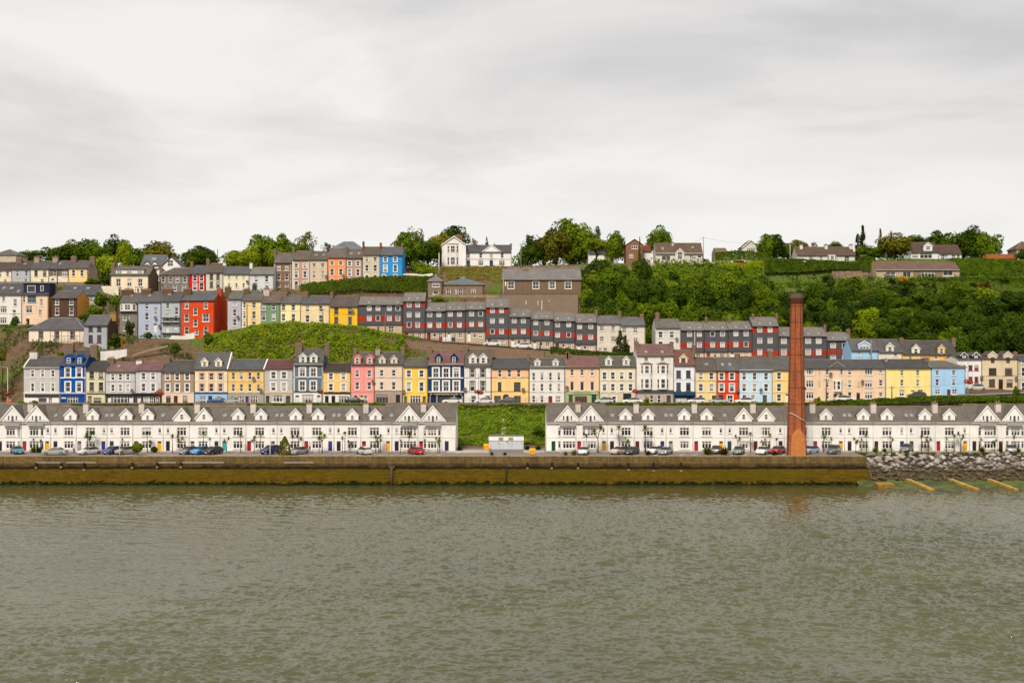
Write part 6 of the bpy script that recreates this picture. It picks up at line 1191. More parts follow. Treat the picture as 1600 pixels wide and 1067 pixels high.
for px_, a_, c_ in ((822, 470, 476), (840.5, 470, 477), (846.5, 469, 484), (858, 469, 471)):
    b = MB(); b.box(X_(px_ - .5, 346.4), X_(px_ + .6, 346.4), 346.47, 346.5, Z_(c_, 346.4), Z_(a_, 346.4)); b.build('lime_streak', wall_mat('E2DACC'), HW)
gwall('rubble stone retaining wall below the wide hipped brown house', [(670, 461, 476), (704, 460.5, 476), (780.5, 461, 480)], 347.2, .5, stone_mat('A08D76'), 'retaining_wall')
gwall('long rubble retaining wall below the crescent houses', [(466, 447, 472), (500, 444, 472), (560, 438, 470), (630, 433, 462), (668, 432, 462)], 361.4, .6, stone_mat('82694f'), 'retaining_wall', cope='6d5f50')
gwall('long stone boundary wall along the hilltop behind the hall', [(690, 418.5, 424), (800, 416.5, 428), (930, 416, 442), (1012, 413, 434)], 401.5, .5, stone_mat('98836B'), 'boundary_wall', cope='8d8578')
gwall('pale terrace wall in front of the pebble-dashed bungalow', [(1012, 411.5, 424), (1060, 411, 422), (1117, 409, 420)], 400.6, .5, wall_mat('C4B5A2'), 'terrace_wall')
gwall('brown stone wall piece left of the flat-topped shrub', [(1206, 426, 441), (1245, 426, 438)], 397.5, .5, stone_mat('9c8068'))
gwall('brown stone garden wall left of the solar bungalow', [(1300, 424, 437), (1345, 422, 437), (1366, 422, 440)], 396.5, .5, stone_mat('937c66'))
gwall('white gate wall right of the bright blue crescent house', [(630, 428, 436), (646, 427.5, 435), (660, 429, 434), (676, 427, 432)], 372, .3, wall_mat('EAE7E2'))
gwall('low wall along the front of the upper left terrace', [(-30, 440, 447), (60, 440.5, 447), (140, 441, 448)], 369, .3, wall_mat('8a7c6c'))
gwall('cream garden wall beside the cream quoined house', [(153, 447, 462), (185, 447, 462)], 358.5, .3, wall_mat('E9DCC4'))
# railings in front of the grey terrace
def railing(label, pts, Y, h=1.1, step=1.6, col='5c5c5e'):
    r = empty('railing', (X_(pts[0][0], Y), Y, Z_(pts[0][1], Y)), label, 'railing'); o = Vector(r.location); tot = MB()
    for (a, za), (c, zc) in zip(pts, pts[1:]):
        A = Vector((X_(a, Y), Y, Z_(za, Y))) - o; B = Vector((X_(c, Y), Y, Z_(zc, Y))) - o; n = max(1, int((B - A).length / step))
        for z in (h, h * .55): tot.tube([A + Vector((0, 0, z)), B + Vector((0, 0, z))], .03, 5)
        for i in range(n):
            p = A + (B - A) * i / n; q = MB(); q.tube([p, p + Vector((0, 0, h + .02))], .035, 5); q.build('post', flat_mat(col), r)
    tot.build('rail', flat_mat(col), r)
railing('brown fence along the top of the retaining wall under the hall', [(782, 461), (902, 460.5)], 346.7, 1.3, 2.0, '6b4a38')
railing('grey railing along the terrace road above the brown retaining wall', [(626, 531), (690, 537.5), (765, 543.5)], 317.0)
railing('thin grey railing on the street edge over the grassy gap', [(716, 629.5), (856, 629.5)], 277.85, 1.0, 2.2, '77746f')
railing('thin railing on the quay edge right of the brick chimney', [(1262, 712), (1345, 712)], 233.6, .95, 1.7, '8d8a84')
# ========================= tall brick chimney ============================
YC = 235.6; xc = X_(1244.5, YC); zb0 = ZQ + .02
m_b, nt, b = nodes('old_brick')
g = N(nt, 'ShaderNodeNewGeometry'); sp = N(nt, 'ShaderNodeSeparateXYZ'); L(nt, g.outputs['Position'], sp.inputs[0])
ad = N(nt, 'ShaderNodeMath', operation='ADD'); L(nt, sp.outputs[0], ad.inputs[0]); L(nt, sp.outputs[1], ad.inputs[1])
cb = N(nt, 'ShaderNodeCombineXYZ'); L(nt, ad.outputs[0], cb.inputs[0]); L(nt, sp.outputs[2], cb.inputs[1])
def brick(c1, c2, mo, w=.46, h=.2):
    br = N(nt, 'ShaderNodeTexBrick'); br.inputs['Scale'].default_value = 1; br.inputs['Brick Width'].default_value = w; br.inputs['Row Height'].default_value = h; br.inputs['Mortar Size'].default_value = .02
    br.inputs['Color1'].default_value = c1; br.inputs['Color2'].default_value = c2; br.inputs['Mortar'].default_value = mo; L(nt, cb.outputs[0], br.inputs['Vector']); return br.outputs[0]
c = brick((.40, .098, .026, 1), (.27, .062, .018, 1), (.24, .095, .04, 1))
f = mrange(nt, nz(nt, wpos(nt, (1, 1, .22)), .9, 6, .7), .3, .7, .6, 1.15)
hs = N(nt, 'ShaderNodeHueSaturation'); L(nt, c, hs.inputs['Color']); L(nt, f, hs.inputs['Value'])
soot = mrange(nt, sp.outputs[2], 28, 36, 0, .22)
L(nt, mixc(nt, soot, hs.outputs[0], (.06, .03, .02, 1)), b.inputs['Base Color']); b.inputs['Roughness'].default_value = .9
m_b2, nt, b = nodes('repaired_brick')
g = N(nt, 'ShaderNodeNewGeometry'); sp = N(nt, 'ShaderNodeSeparateXYZ'); L(nt, g.outputs['Position'], sp.inputs[0]); ad = N(nt, 'ShaderNodeMath', operation='ADD'); L(nt, sp.outputs[0], ad.inputs[0]); L(nt, sp.outputs[1], ad.inputs[1])
cb = N(nt, 'ShaderNodeCombineXYZ'); L(nt, ad.outputs[0], cb.inputs[0]); L(nt, sp.outputs[2], cb.inputs[1])
c = brick((.52, .165, .03, 1), (.42, .12, .024, 1), (.42, .2, .08, 1)); hs = N(nt, 'ShaderNodeHueSaturation'); L(nt, c, hs.inputs['Color']); L(nt, mrange(nt, nz(nt, wpos(nt), 1.2, 5, .7), .3, .7, .75, 1.15), hs.inputs['Value']); L(nt, hs.outputs[0], b.inputs['Base Color']); b.inputs['Roughness'].default_value = .9
r = empty('brick_chimney', (xc, YC, zb0), 'tall tapering octagonal red brick factory chimney standing on the quay', 'chimney')
zt = Z_(471, YC) - zb0; zk = Z_(459, YC) - zb0
def octr(w, z): return [(w / 2 / math.cos(math.pi / 8) * math.cos(math.pi / 8 + k * math.pi / 4), w / 2 / math.cos(math.pi / 8) * math.sin(math.pi / 8 + k * math.pi / 4), z) for k in range(8)]
def stack(b, prof, n=8):
    rr = [b.pts(octr(w, z)) for w, z in prof]
    for a, c in zip(rr, rr[1:]):
        for k in range(n): b.face(a + k, a + (k + 1) % n, c + (k + 1) % n, c + k)
    b.face(*[rr[-1] + k for k in range(n)])
ppm = YC / FP
b = MB(); prof = [(29.5 * ppm, -.3)] + [((28.4 - 3.4 * min(1, t / .24) if t < .24 else 25.0 - 8.0 * (t - .24) / .76) * ppm, zt * t) for t in np.linspace(0, 1, 14)]; stack(b, prof); b.build('shaft', m_b, r)
def wat(z): return float(np.interp(z / zt, [0, .24, 1], [28.4, 25, 17])) * ppm
b = MB(); stack(b, [(17.2 * ppm, zt - .5), (19.2 * ppm, zt + .01), (19.6 * ppm, zt + .55)]); b.build('cornice', wall_mat('6b3a2a', .7), r)
b = MB(); stack(b, [(20.6 * ppm, zt + .552), (20.2 * ppm, zt + .7), (16 * ppm, zk - .1), (15.5 * ppm, zk)]); b.build('cap', wall_mat('6d5a50', .7), r)
for k in range(8):
    b = MB(); pts = []
    for t in np.linspace(.0, 1, 10):
        w = wat(zt * t) + .03; q = octr(w, zt * t)[k]; pts.append(q)
    b.tube(pts, .04, 4); b.build('corner_strap', wall_mat('4a2f28', .7), r)
for z in np.linspace(.12, .97, 9):
    if abs(z - .25) < .05: continue
    b = MB(); w = wat(zt * z) + .05; rr = [b.pts(octr(w, zt * z - .035)), b.pts(octr(w, zt * z + .035))]
    for k in range(8): b.face(rr[0] + k, rr[0] + (k + 1) % 8, rr[1] + (k + 1) % 8, rr[1] + k)
    b.build('iron_band', wall_mat('4d2c22', .7), r)
# lighter repaired brick panel with pointed top, and the slanting conduit
b = MB(); hw0 = wat(0) / 2 * math.tan(math.pi / 8) * 1.9; z1 = 3.4; z2 = 4.9
def fy(z): return -wat(z) / 2 - .05
pl = [(-hw0 * 1.05, 0), (hw0 * 1.0, 0), (hw0 * .95, z1), (hw0 * .3, z2), (-hw0 * .3, z2), (-hw0 * .95, z1)]
i = b.pts([(x, fy(z) - .01, z) for x, z in pl]); j = b.pts([(x, fy(z) + .5, z) for x, z in pl]); n = 6
b.face(*range(i, i + n))
for k in range(n): b.face(i + (k + 1) % n, i + k, j + k, j + (k + 1) % n)
b.build('repaired_panel', m_b2, r)
b = MB(); b.tube([(-1.45, -.9, zt * .275), (-.55, fy(zt * .262) - .06, zt * .262), (.6, fy(zt * .235) - .06, zt * .235), (1.5, -.95, zt * .218)], .07, 6); b.build('conduit', flat_mat('CFC8BF'), r)
b = MB()
for dx, dy in ((-.5, .3), (.5, -.3), (.1, .5)): b.tube([(dx, dy, zk - .1), (dx, dy, zk + .35)], .05, 5)
b.build('vent_stub', flat_mat('4a4542'), r)
# ============================ white cabin ================================
Yk = 247.4; r = empty('utility_cabin', (X_(791, Yk), Yk, ZQ + .02), 'white metal cabin with pale grey double doors below the grassy bank', 'cabin')
s = Yk / FP; w = 54 * s / 2; ht = (707.0 - 680.5) * s - .7
b = MB(); b.box(-w, w, 0, 3, 0, ht - .85); b.build('body', wall_mat('D9DADB'), r)
b = MB(); b.box(-w - .05, w + .05, -.12, 3.1, ht - .849, ht); b.build('roof_panel', wall_mat('EDEBE8'), r)
b = MB(); b.box(-w - .07, w + .07, -.16, 3.12, ht + .001, ht + .07); b.build('roof_edge', flat_mat('6a6b6a'), r)
for x0, x1 in ((-w + .15, -w * .38), (-w * .37, w * .17), (w * .18, w - .1)):
    b = MB(); b.box(x0, x1, -.04, -.001, .08, ht - 1.0); d = b.build('door', wall_mat('C5CAD2'), r); b = MB(); b.box(x1 - .25, x1 - .13, -.1, -.041, ht * .45, ht * .5); b.build('handle', flat_mat('3a3a3c'), d)
for x in (-w * .31, w * .26):
    b = MB(); b.box(x - .45, x + .45, -.19, -.121, ht - .72, ht - .2); b.build('vent', flat_mat('A39259'), r)
b = MB(); b.box(w * .02, w * .08, -.06, -.041, ht * .55, ht * .68); b.build('notice', flat_mat('2c2c30'), r)
def yellow_bin(px, Y, label):
    r = empty('grit_bin', (X_(px, Y), Y, ZQ + .15), label, 'bin'); b = MB(); b.hexa([(-.45, -.3, 0), (.45, -.3, 0), (.45, .3, 0), (-.45, .3, 0), (-.52, -.36, .78), (.52, -.36, .78), (.52, .36, .78), (-.52, .36, .78)]); b.build('body', flat_mat('E9A21B', .85, .4), r)
    b = MB(); b.hexa([(-.57, -.41, .782), (.57, -.41, .782), (.57, .41, .782), (-.57, .41, .782), (-.5, -.2, 1.02), (.5, -.2, 1.02), (.5, .36, 1.06), (-.5, .36, 1.06)]); b.build('lid', flat_mat('F0AC22', .85, .4), r)
yellow_bin(831.5, 235.8, 'yellow grit bin at the quay edge right of the white cabin'); yellow_bin(822 - 62, 246.2, 'yellow bin half hidden at the left end of the white cabin')
# =========================== poles and lamps =============================
def lamp(px, Y, yt, label, zb=None, basket=None, arm=True, group='street lamps', col='C9C7C3'):
    zb = ground(px, Y) + .2 if zb is None else zb; h = Z_(yt, Y) - zb
    r = empty('street_lamp', (X_(px, Y), Y, zb), label, 'street lamp', group); b = MB(); b.tube([(0, 0, -.3), (0, 0, .9), (0, 0, h)], [.11, .09, .06], 8); b.build('post', flat_mat(col), r)
    if arm:
        b = MB(); b.tube([(0, 0, h - .1), (-.4, -.1, h + .12), (-1.0, -.2, h + .16)], .035, 6); b.build('arm', flat_mat(col), r)
        b = MB(); b.hexa([(-1.5, -.32, h + .1), (-.9, -.32, h + .1), (-.9, -.08, h + .1), (-1.5, -.08, h + .1), (-1.4, -.28, h + .24), (-.95, -.28, h + .24), (-.95, -.12, h + .24), (-1.4, -.12, h + .24)]); b.build('lantern', flat_mat('8b8c8c'), r)
    return r
for px, yt, l in ((187, 684, 'pale quay lamp post beside the blue hatchback on the left'), (422, 669, 'pale quay lamp post in front of the dark blue car by the conical bush'), (690.5, 668, 'pale quay lamp post by the navy end door of the left terrace'), (876, 676, 'pale quay lamp post by the green door of the right terrace'), (1389, 664, 'pale quay lamp post above the rock bank')):
    lamp(px, 235.2 if px < 1355 else 241, yt, l, zb=ZQ, group='quay lamp posts', arm=False)
FB = 'hanging baskets of red flowers'
def basket(px, py, Y, label):
    x, z = X_(px, Y), Z_(py, Y); n = 170; d = rng.normal(0, 1, (n, 3)); d /= np.linalg.norm(d, axis=1)[:, None]; P = d * np.array([.62, .55, .42])
    o = link('flower_basket', cards(P, d, .13, 'flower_basket', [flat_mat('B01A1E', .9), TONE['mid']], mi=(rng.random(n) < .25).astype(int)), None, (x, Y, z)); tag(o, label, 'flower basket', FB)
for px, yl, yb, l in ((12, 574, 615, 'at the far left edge'), (247, 598, 614, 'outside the black arched shopfront'), (501, 596, 612, 'outside the slate blue house'), (746, 584, 612, 'outside the white house with black surrounds'), (993, 592, 611, 'left of the tall bay-windowed house'), (1256, 588, 607, 'right of the brick chimney'), (1511, 552, 596, 'beside the light blue house at the right')):
    Y = 280.2; lamp(px + (1.5 if px > 20 else 0), Y, yl, 'slim street lamp with red flower basket ' + l, zb=itp(px, T2z), group='lamps with flower baskets', col='8f8d8a' if px > 20 else 'C9C7C3', arm=px in (12, 1511)); basket(px - .6, yb, Y - .1, 'red flower basket hanging on the street lamp ' + l)
    if px in (247, 746, 1511): basket(px + 5, yb + 1.2, Y - .1, 'second red flower basket, right of lamp ' + l)
def pole(px, Y, yt, label, col='6a5a4a', arms=1):
    zb = ground(px, Y) - .3; h = Z_(yt, Y) - zb; r = empty('utility_pole', (X_(px, Y), Y, zb), label, 'utility pole', 'wooden utility poles'); b = MB(); b.tube([(0, 0, 0), (0, 0, h)], [.16, .11], 8); b.build('post', wall_mat(col, .8), r)
    for k in range(arms):
        b = MB(); b.box(-.6, .6, -.06, .06, h - .45 - .5 * k, h - .35 - .5 * k); b.build('crossarm', wall_mat(col, .7), r)
    return Vector((X_(px, Y), Y, zb + h - .3))
pp = {}
for k, px, Y, yt, l, col, arms in (('a', 89.5, 366, 408, 'brown utility pole in front of the two-tone cottage', '6a4a3a', 0), ('b', 169, 340, 460, 'grey utility pole on the left slope above the grey house', '8d8478', 0), ('c', 512.5, 362, 420, 'brown utility pole before the orange crescent house', '7a6250', 0), ('d', 386, 322, 475, 'utility pole before the buff yellow house', '7d6f60', 1), ('e', 504.5, 322, 482, 'utility pole between cream-yellow and strong yellow houses', '7d6f60', 1),
                               ('f', 602, 320, 488, 'utility pole at the left end of the terrace road', '7a7068', 0), ('g', 844, 317.5, 503, 'utility pole before the stepping grey and red houses', '7a7068', 0), ('h', 1085.5, 317.5, 518, 'pale utility pole before the second grey terrace', 'B9AFA3', 0), ('i', 1099, 400, 370, 'pale utility pole right of the pebble-dashed bungalow', 'A79c90', 1),
                               ('j', 1234.5, 410, 381, 'pale leaning utility pole left of the three-chimney bungalow', 'BDB4A8', 0), ('k', 814, 400, 381, 'wooden utility pole right of the villa', '8a7656', 1), ('l', 340, 392, 390, 'thin dark pole above the cream three-bay house', '5d5a58', 0), ('m', 1361.5, 308, 531, 'grey utility pole beside the blue cottage', '8d8880', 1), ('n', 1291, 281, 591, 'brown utility pole before the long beige house', '7a5540', 1), ('o', 1393.5, 281, 603, 'short brown utility pole before the lemon yellow house', '8a7350', 1)):
    pp[k] = pole(px, Y, yt, l, col, arms)
pw = pole(686, 395, 395, 'white flagpole-like mast left of the villa', 'E5E2DC', 0)
def wire(a, b, label, sag=.8):
    q = MB(); pts = [a + (b - a) * t + Vector((0, 0, -sag * 4 * t * (1 - t))) for t in np.linspace(0, 1, 13)]; q.tube(pts, .022, 4); tag(q.build('overhead_wire', flat_mat('3a3a3a')), label, 'wire', 'overhead wires')
for a, b, l in (('d', 'e', 'overhead wire passing the green and lemon houses'), ('e', 'f', 'overhead wire passing the strong yellow house'), ('f', 'g', 'overhead wire along the grey and red terrace'), ('g', 'h', 'overhead wire passing the cream pair'), ('h', 'm', 'overhead wire along the second grey terrace'), ('i', 'j', 'overhead wire over the hilltop hedges'), ('n', 'o', 'overhead wire along the beige house')): wire(pp[a], pp[b], l)
wire(pp['o'], Vector((X_(1600, 281), 281, Z_(583, 281))), 'overhead wire crossing the lemon yellow and light blue houses')
wire(pp['i'], Vector((X_(1058, 405), 405, Z_(381, 405))), 'overhead wire from the pale pole to the bungalow roof')
# flag on the hall
r = empty('flagpole', (X_(786.5, 352), 352, Z_(470, 352) - 1), 'thin flagpole at the left end of the pebble-dashed hall', 'flagpole'); b = MB(); b.tube([(0, 0, 0), (0, 0, Z_(436, 352) - Z_(470, 352) + 1)], .05, 6); b.build('post', flat_mat('D5D2CC'), r)
b = MB(); z1, z0 = Z_(439, 351.9), Z_(445.5, 351.9); x0 = X_(787, 351.9)
for k in range(3):
    b.mi = k
    for q in range(3):
        u0, u1 = (k * 3 + q) / 9, (k * 3 + q + 1) / 9; f_ = lambda u: (x0 + u * 1.0, 351.9 + .14 * math.sin(u * 7), -.25 * u - .25 * u * u)
        a, c = f_(u0), f_(u1); b.poly([(a[0], a[1], z0 + a[2]), (c[0], c[1], z0 + c[2]), (c[0], c[1], z1 + c[2]), (a[0], a[1], z1 + a[2])])
tag(b.build('flag', [flat_mat('2f7d4f'), flat_mat('F4F2EE'), flat_mat('E8622B')]), 'small green, white and orange tricolour flag drooping beside the hall', 'flag')
# scaffolding on the cream hip-roofed house
Y = 312.9; s = 4.848; r = empty('scaffolding', (X_(102, Y), Y, Z_(546, Y)), 'steel tube scaffolding on the front of the cream hip-roofed house', 'scaffolding'); o = Vector(r.location)
for fx_ in (382, 420, 465, 515, 560, 605):
    b = MB(); p = Vector((X_(fx_ / s, Y), Y, Z_(549, Y))) - o; t = Vector((X_(fx_ / s, Y), Y, Z_(518, Y))) - o; b.tube([p, t], .075, 5); b.build('upright', flat_mat('7d6f66', .8, .4, .4), r)
for fy_ in (800, 845, 885):
    b = MB(); z = Z_(360 + fy_ / s, Y) - o.z; b.tube([(X_(378 / s, Y) - o.x, 0, z), (X_(608 / s, Y) - o.x, 0, z)], .05, 5); b.build('ledger', flat_mat('7d6f66', .8, .4, .4), r)
# solar panels, washing line, orange sign
for k in range(4):
    x0 = (922 + k * 38) / 4 + 1200
    pv = MB(); Ya, Yb = 393.6, 395.9
    za, zb_ = Z_(340 + 321 / 4, Ya), Z_(340 + 298 / 4, Yb); pv.slab((X_(x0, Ya), Ya, za), (X_(x0 + 9, Ya), Ya, za), (X_(x0 + 9, Yb), Yb, zb_), (X_(x0, Yb), Yb, zb_), .08)
    tag(pv.build('solar_panel', flat_mat('C3C9D0', .8, .12)), ('leftmost', 'second', 'third', 'rightmost')[k] + ' of four solar panels on the long tan bungalow roof', 'solar panel', 'solar panels on the bungalow')
r = empty('road_sign', (X_(11, 279), 279, itp(0, T2z)), 'orange temporary road sign at the far left of the street', 'sign'); b = MB(); b.tube([(0, 0, 0), (0, 0, 1.6)], .04, 6); b.build('post', flat_mat('8a8a88'), r); b = MB(); b.box(.0, 1.0, -.06, -.04, 1.0, 1.55); b.build('panel', flat_mat('E0683A'), r)
for k, (px, h) in enumerate(((688.5, 'B3262B'), (693.5, 'E5E3EE'), (700, 'E9E7E2'), (708.5, '3a3d52'))):
    Yl = 317.6; x = X_(px, Yl); z = Z_(533, Yl); b = MB(); b.box(x - .45, x + .45, Yl - .02, Yl + .02, z - .1, z + .95); tag(b.build('laundry', flat_mat(h)), ('red', 'pale lilac', 'white', 'dark blue')[k] + ' washing hung on the railing before the grey and red terrace', 'laundry', 'washing on the railing')
for px, h, l in ((745, 'C9C4BC', 'pale path of steps climbing the grassy bank behind the cabin'),):
    P0 = [(787.3, 1.0)]; b = MB()
    for k in range(26):
        Yk_ = 257 + k * .77; z = ground(787.3, Yk_) ; x = X_(787.3, 257 + k * .77 * .0 + 10); b.box(x - .45, x + .45, Yk_, Yk_ + .8, z - .4, z + .42)
    tag(b.build('steps', wall_mat('A89C86')), l, 'steps')
# ============================== vehicles =================================
def car_parts(kind):
    L_ = {'hatch': 4.0, 'saloon': 4.5, 'suv': 4.4}[kind]; W2 = .86; hz = {'hatch': 1.48, 'saloon': 1.44, 'suv': 1.68}[kind]; e = .12 if kind == 'suv' else 0
    # stations: x, z low, z belt, z top, half width belt, half width top
    if kind == 'saloon': st = [(-.5, .38, .62, .66, .70, .60), (-.485, .28, .72, .76, .8, .66), (-.40, .22, .84, .88, .85, .7), (-.23, .2, .9, .96, .86, .72), (-.06, .2, .92, hz - .06, .86, .62), (.06, .2, .93, hz, .86, .6), (.20, .2, .94, hz - .06, .86, .6), (.36, .22, .94, 1.0, .85, .68), (.47, .26, .9, .95, .82, .66), (.5, .4, .7, .75, .74, .6)]
    else: st = [(-.5, .38 + e, .62 + e, .66 + e, .70, .60), (-.485, .28 + e, .74 + e, .78 + e, .8, .66), (-.38, .22 + e, .88 + e, .92 + e, .85, .7), (-.25, .2 + e, .92 + e, 1.0 + e, .86, .72), (-.08, .2 + e, .94 + e, hz - .05, .86, .63), (.08, .2 + e, .95 + e, hz, .86, .62), (.28, .2 + e, .97 + e, hz - .04, .86, .6), (.40, .22 + e, .98 + e, hz - .16, .85, .58), (.485, .26 + e, .96 + e, 1.04 + e, .83, .64), (.5, .4 + e, .8 + e, .84 + e, .78, .6)]
    def ring(s): x, zl, zb, zt, wb, wt = s; x *= L_; zm = (zl + zb) / 2; return [(x, -wb * .9, zl), (x, -wb, zm), (x, -wb * .97, zb), (x, -wt, zt), (x, 0, zt + .03), (x, wt, zt), (x, wb * .97, zb), (x, wb, zm), (x, wb * .9, zl)]
    body, wind, rear, side = MB(), MB(), MB(), MB(); rg = [ring(s) for s in st]
    iw = [3]; ir = [6] if kind == 'saloon' else [7]; isd = range(3, 7) if kind == 'saloon' else range(3, 8)
    for i in range(len(st) - 1):
        for k in range(8):
            t = wind if (i in iw and k in (3, 4)) else rear if (i in ir and k in (3, 4)) else side if (i in isd and k in (2, 5)) else body
            t.v += [rg[i][k], rg[i][k + 1], rg[i + 1][k + 1], rg[i + 1][k]]; n = len(t.v) - 4; t.face(n, n + 1, n + 2, n + 3)
        body.poly([rg[i][0], rg[i + 1][0], rg[i + 1][8], rg[i][8]])
    body.poly(rg[0]); body.poly(rg[-1][::-1])
    for s in (-1, 1):                                     # roof pillars and mirrors
        for x0 in ((.03,) if kind == 'saloon' else (.02, .26)): body.box(x0 * L_ - .05, x0 * L_ + .05, s * .63 - .14, s * .63 + .14, .95, hz - .1) if False else None
        body.box(-.2 * L_, -.2 * L_ + .12, s * .86, s * 1.0, .92 + e, 1.06 + e) if s > 0 else body.box(-.2 * L_, -.2 * L_ + .12, -1.0, -.86, .92 + e, 1.06 + e)
    ms = {k: m.mesh(k) for k, m in (('body', body), ('windscreen', wind), ('rear_window', rear), ('side_window', side))}
    b = MB(); b.tube([(0, -.11, 0), (0, .11, 0)], .32 + e * .4, 14); ms['tyre'] = b.mesh('tyre'); b = MB(); b.tube([(0, -.125, 0), (0, .125, 0)], .2, 10); ms['rim'] = b.mesh('rim')
    b = MB(); b.box(-.06, .06, -.17, .17, -.08, .08); ms['light'] = b.mesh('light'); b = MB(); b.box(-.02, .02, -.26, .26, -.06, .06); ms['plate'] = b.mesh('number_plate')
    return ms, L_, e
CP = {k: car_parts(k) for k in ('hatch', 'saloon', 'suv')}
m_tyre, m_rim, m_hl, m_tl, m_cg = flat_mat('1c1c1d'), flat_mat('A9ABAD', .8, .3, .8), flat_mat('E9ECEE', .9, .1), flat_mat('9c1414', .9, .2), None
m_cg, nt, bb = nodes('car_glass'); bb.inputs['Base Color'].default_value = (.02, .022, .025, 1); bb.inputs['Roughness'].default_value = .4; bb.inputs['Specular IOR Level'].default_value = .3
def car(px, Y, kind, col, rz, label, z=None, group='cars parked on the quay'):
    ms, L_, e = CP[kind]; m, nt, bb = (None,) * 3; key = ('car', col)
    if key not in _M:
        m, nt, bb = nodes('car_paint_' + col); bb.inputs['Base Color'].default_value = hexc(col, .85); bb.inputs['Roughness'].default_value = .28; bb.inputs['Coat Weight'].default_value = .5; _M[key] = m
    m = _M[key]
    if group == 'cars parked on the quay': rz = rz + 24 if 0 < rz < 56 else rz - 26 if rz > 120 else rz
    r = empty('parked_car', (X_(px, Y), Y, ZQ + .01 if z is None else z), label, 'car', group, R(rz))
    link('body', mesh_with(ms['body'], m), r)
    for k in ('windscreen', 'rear_window', 'side_window'): link(k, mesh_with(ms[k], m_cg), r)
    for sx in (-.31, .31):
        for sy in (-1, 1):
            w = link('tyre', mesh_with(ms['tyre'], m_tyre), r, (sx * L_, sy * .78, .32 + e * .4)); w.name = 'wheel'; link('rim', mesh_with(ms['rim'], m_rim), w)
    for sy in (-1, 1):
        link('headlight', mesh_with(ms['light'], m_hl), r, (-.478 * L_, sy * .6, .66 + e)); link('tail_light', mesh_with(ms['light'], m_tl), r, (.482 * L_, sy * .66, .84 + e))
    link('number_plate', mesh_with(ms['plate'], flat_mat('E8E4D2')), r, (-.502 * L_, 0, .46 + e)); link('number_plate', mesh_with(ms['plate'], flat_mat('E8E4D2')), r, (.502 * L_, 0, .55 + e))
    return r
# rz: 0 = front towards photo left, 90 = front towards the viewer
for a in [(27, 238.5, 'hatch', '2A7F92', 150, 'teal hatchback near the red door at the far left of the quay'), (86, 235.9, 'saloon', '9CA39B', 0, 'pale green-grey saloon seen side-on at the far left of the quay'), (140, 237.2, 'saloon', 'D8D6D2', 28, 'silver-white saloon behind the two people on the quay'), (176, 237.8, 'hatch', '24408A', 40, 'mid blue hatchback beside the silver estate on the left quay'),
          (197, 237.4, 'hatch', 'A79F92', 20, 'beige-silver estate left of the ball-shaped bush'), (294, 237.6, 'hatch', '7d7d7b', 42, 'dark grey hatchback left of the bright blue car'), (313, 237.4, 'hatch', '2C93E0', 40, 'bright sky blue hatchback on the left quay'), (333, 237.2, 'hatch', '1c1d22', 38, 'black hatchback right of the bright blue car'),
          (423, 238.0, 'suv', '2b3566', 60, 'dark blue tall car behind the lamp post by the conical bush'), (467, 237.2, 'saloon', '9b9a98', 40, 'grey saloon right of the conical bush'), (569, 237.2, 'hatch', 'CFCDCA', -60, 'silver hatchback seen from behind near the middle of the left quay'), (649.5, 237.6, 'hatch', 'B3202C', -60, 'red hatchback seen from behind near the end of the left terrace'),
          (912, 236.9, 'hatch', 'D5D5D3', 80, 'silver car at the right terrace beside a round grass clump'), (968, 237.4, 'hatch', 'C9B3A8', 20, 'pinkish silver car near the yellow door of the right terrace'), (987, 237.0, 'hatch', '33373b', 62, 'black hatchback facing the water beside the pinkish silver car'), (1023, 238.4, 'hatch', 'E6E4E1', 58, 'white car partly behind a grass clump'), (1040, 237.0, 'saloon', '8b9494', 42, 'grey-green saloon right of the partly hidden white car'),
          (1119, 239.4, 'hatch', '5d5a5c', 50, 'dark car hidden between two big spiky clumps'), (1154, 237.6, 'hatch', '6b6d6c', 70, 'grey car facing the water right of the spiky clumps'), (1192, 237.4, 'hatch', 'E9E7E5', 62, 'white car facing the water left of the brick chimney'), (1215, 238.2, 'hatch', 'B02430', 30, 'red car just left of the brick chimney'), (1266, 239.0, 'hatch', 'A9BDD2', 20, 'pale blue car just right of the brick chimney'),
          (1303, 238.6, 'suv', '4d5650', 62, 'dark green-grey car facing the water right of the brick chimney'), (1416.5, 241.2, 'suv', '6b7078', 35, 'dark grey tall car before blue and green doors above the rocks'), (1580, 241.2, 'hatch', '7d8084', 50, 'grey car half behind a shrub near the right edge')]:
    car(*a)
GS = 'cars parked on the street above the quay'
for px, kind, col, l in [(340, 'saloon', '2b4a78', 'dark blue car outside the pale blue shopfront'), (361, 'saloon', 'A9ABAA', 'silver car outside the golden yellow house'), (556, 'hatch', '26262a', 'black car outside the pink house'), (707, 'saloon', 'E6E3E0', 'white car outside the navy guest house'), (757, 'saloon', 'E9E6E3', 'white car outside the white house with black surrounds'), (793, 'hatch', '4d4a46', 'dark car outside the arched doorway'), (944, 'hatch', 'C5C9CE', 'silver car outside the cream four-bay house'), (988, 'saloon', 'EBEAE8', 'white saloon left of the tall bay-windowed house'),
                         (1088, 'hatch', 'E6E6E6', 'white car outside the navy shopfront'), (1124, 'saloon', 'B5B9B8', 'silver car outside the bright red house'), (1164, 'saloon', 'E9E7E5', 'white car outside the pale sky blue house'), (1320, 'saloon', 'E5E4E2', 'white car outside the long beige house'), (1432, 'hatch', '3a3f47', 'dark car outside the lemon yellow house')]:
    car(px, 280.9, kind, col, random.choice((0, 180)), l, itp(px, T2z) + .42, GS)
car(1526, 296.5, 'saloon', 'C9CBC8', 0, 'silver saloon before the white house with red windows', Z_(609.5, 296.5), 'cars on the upper streets')
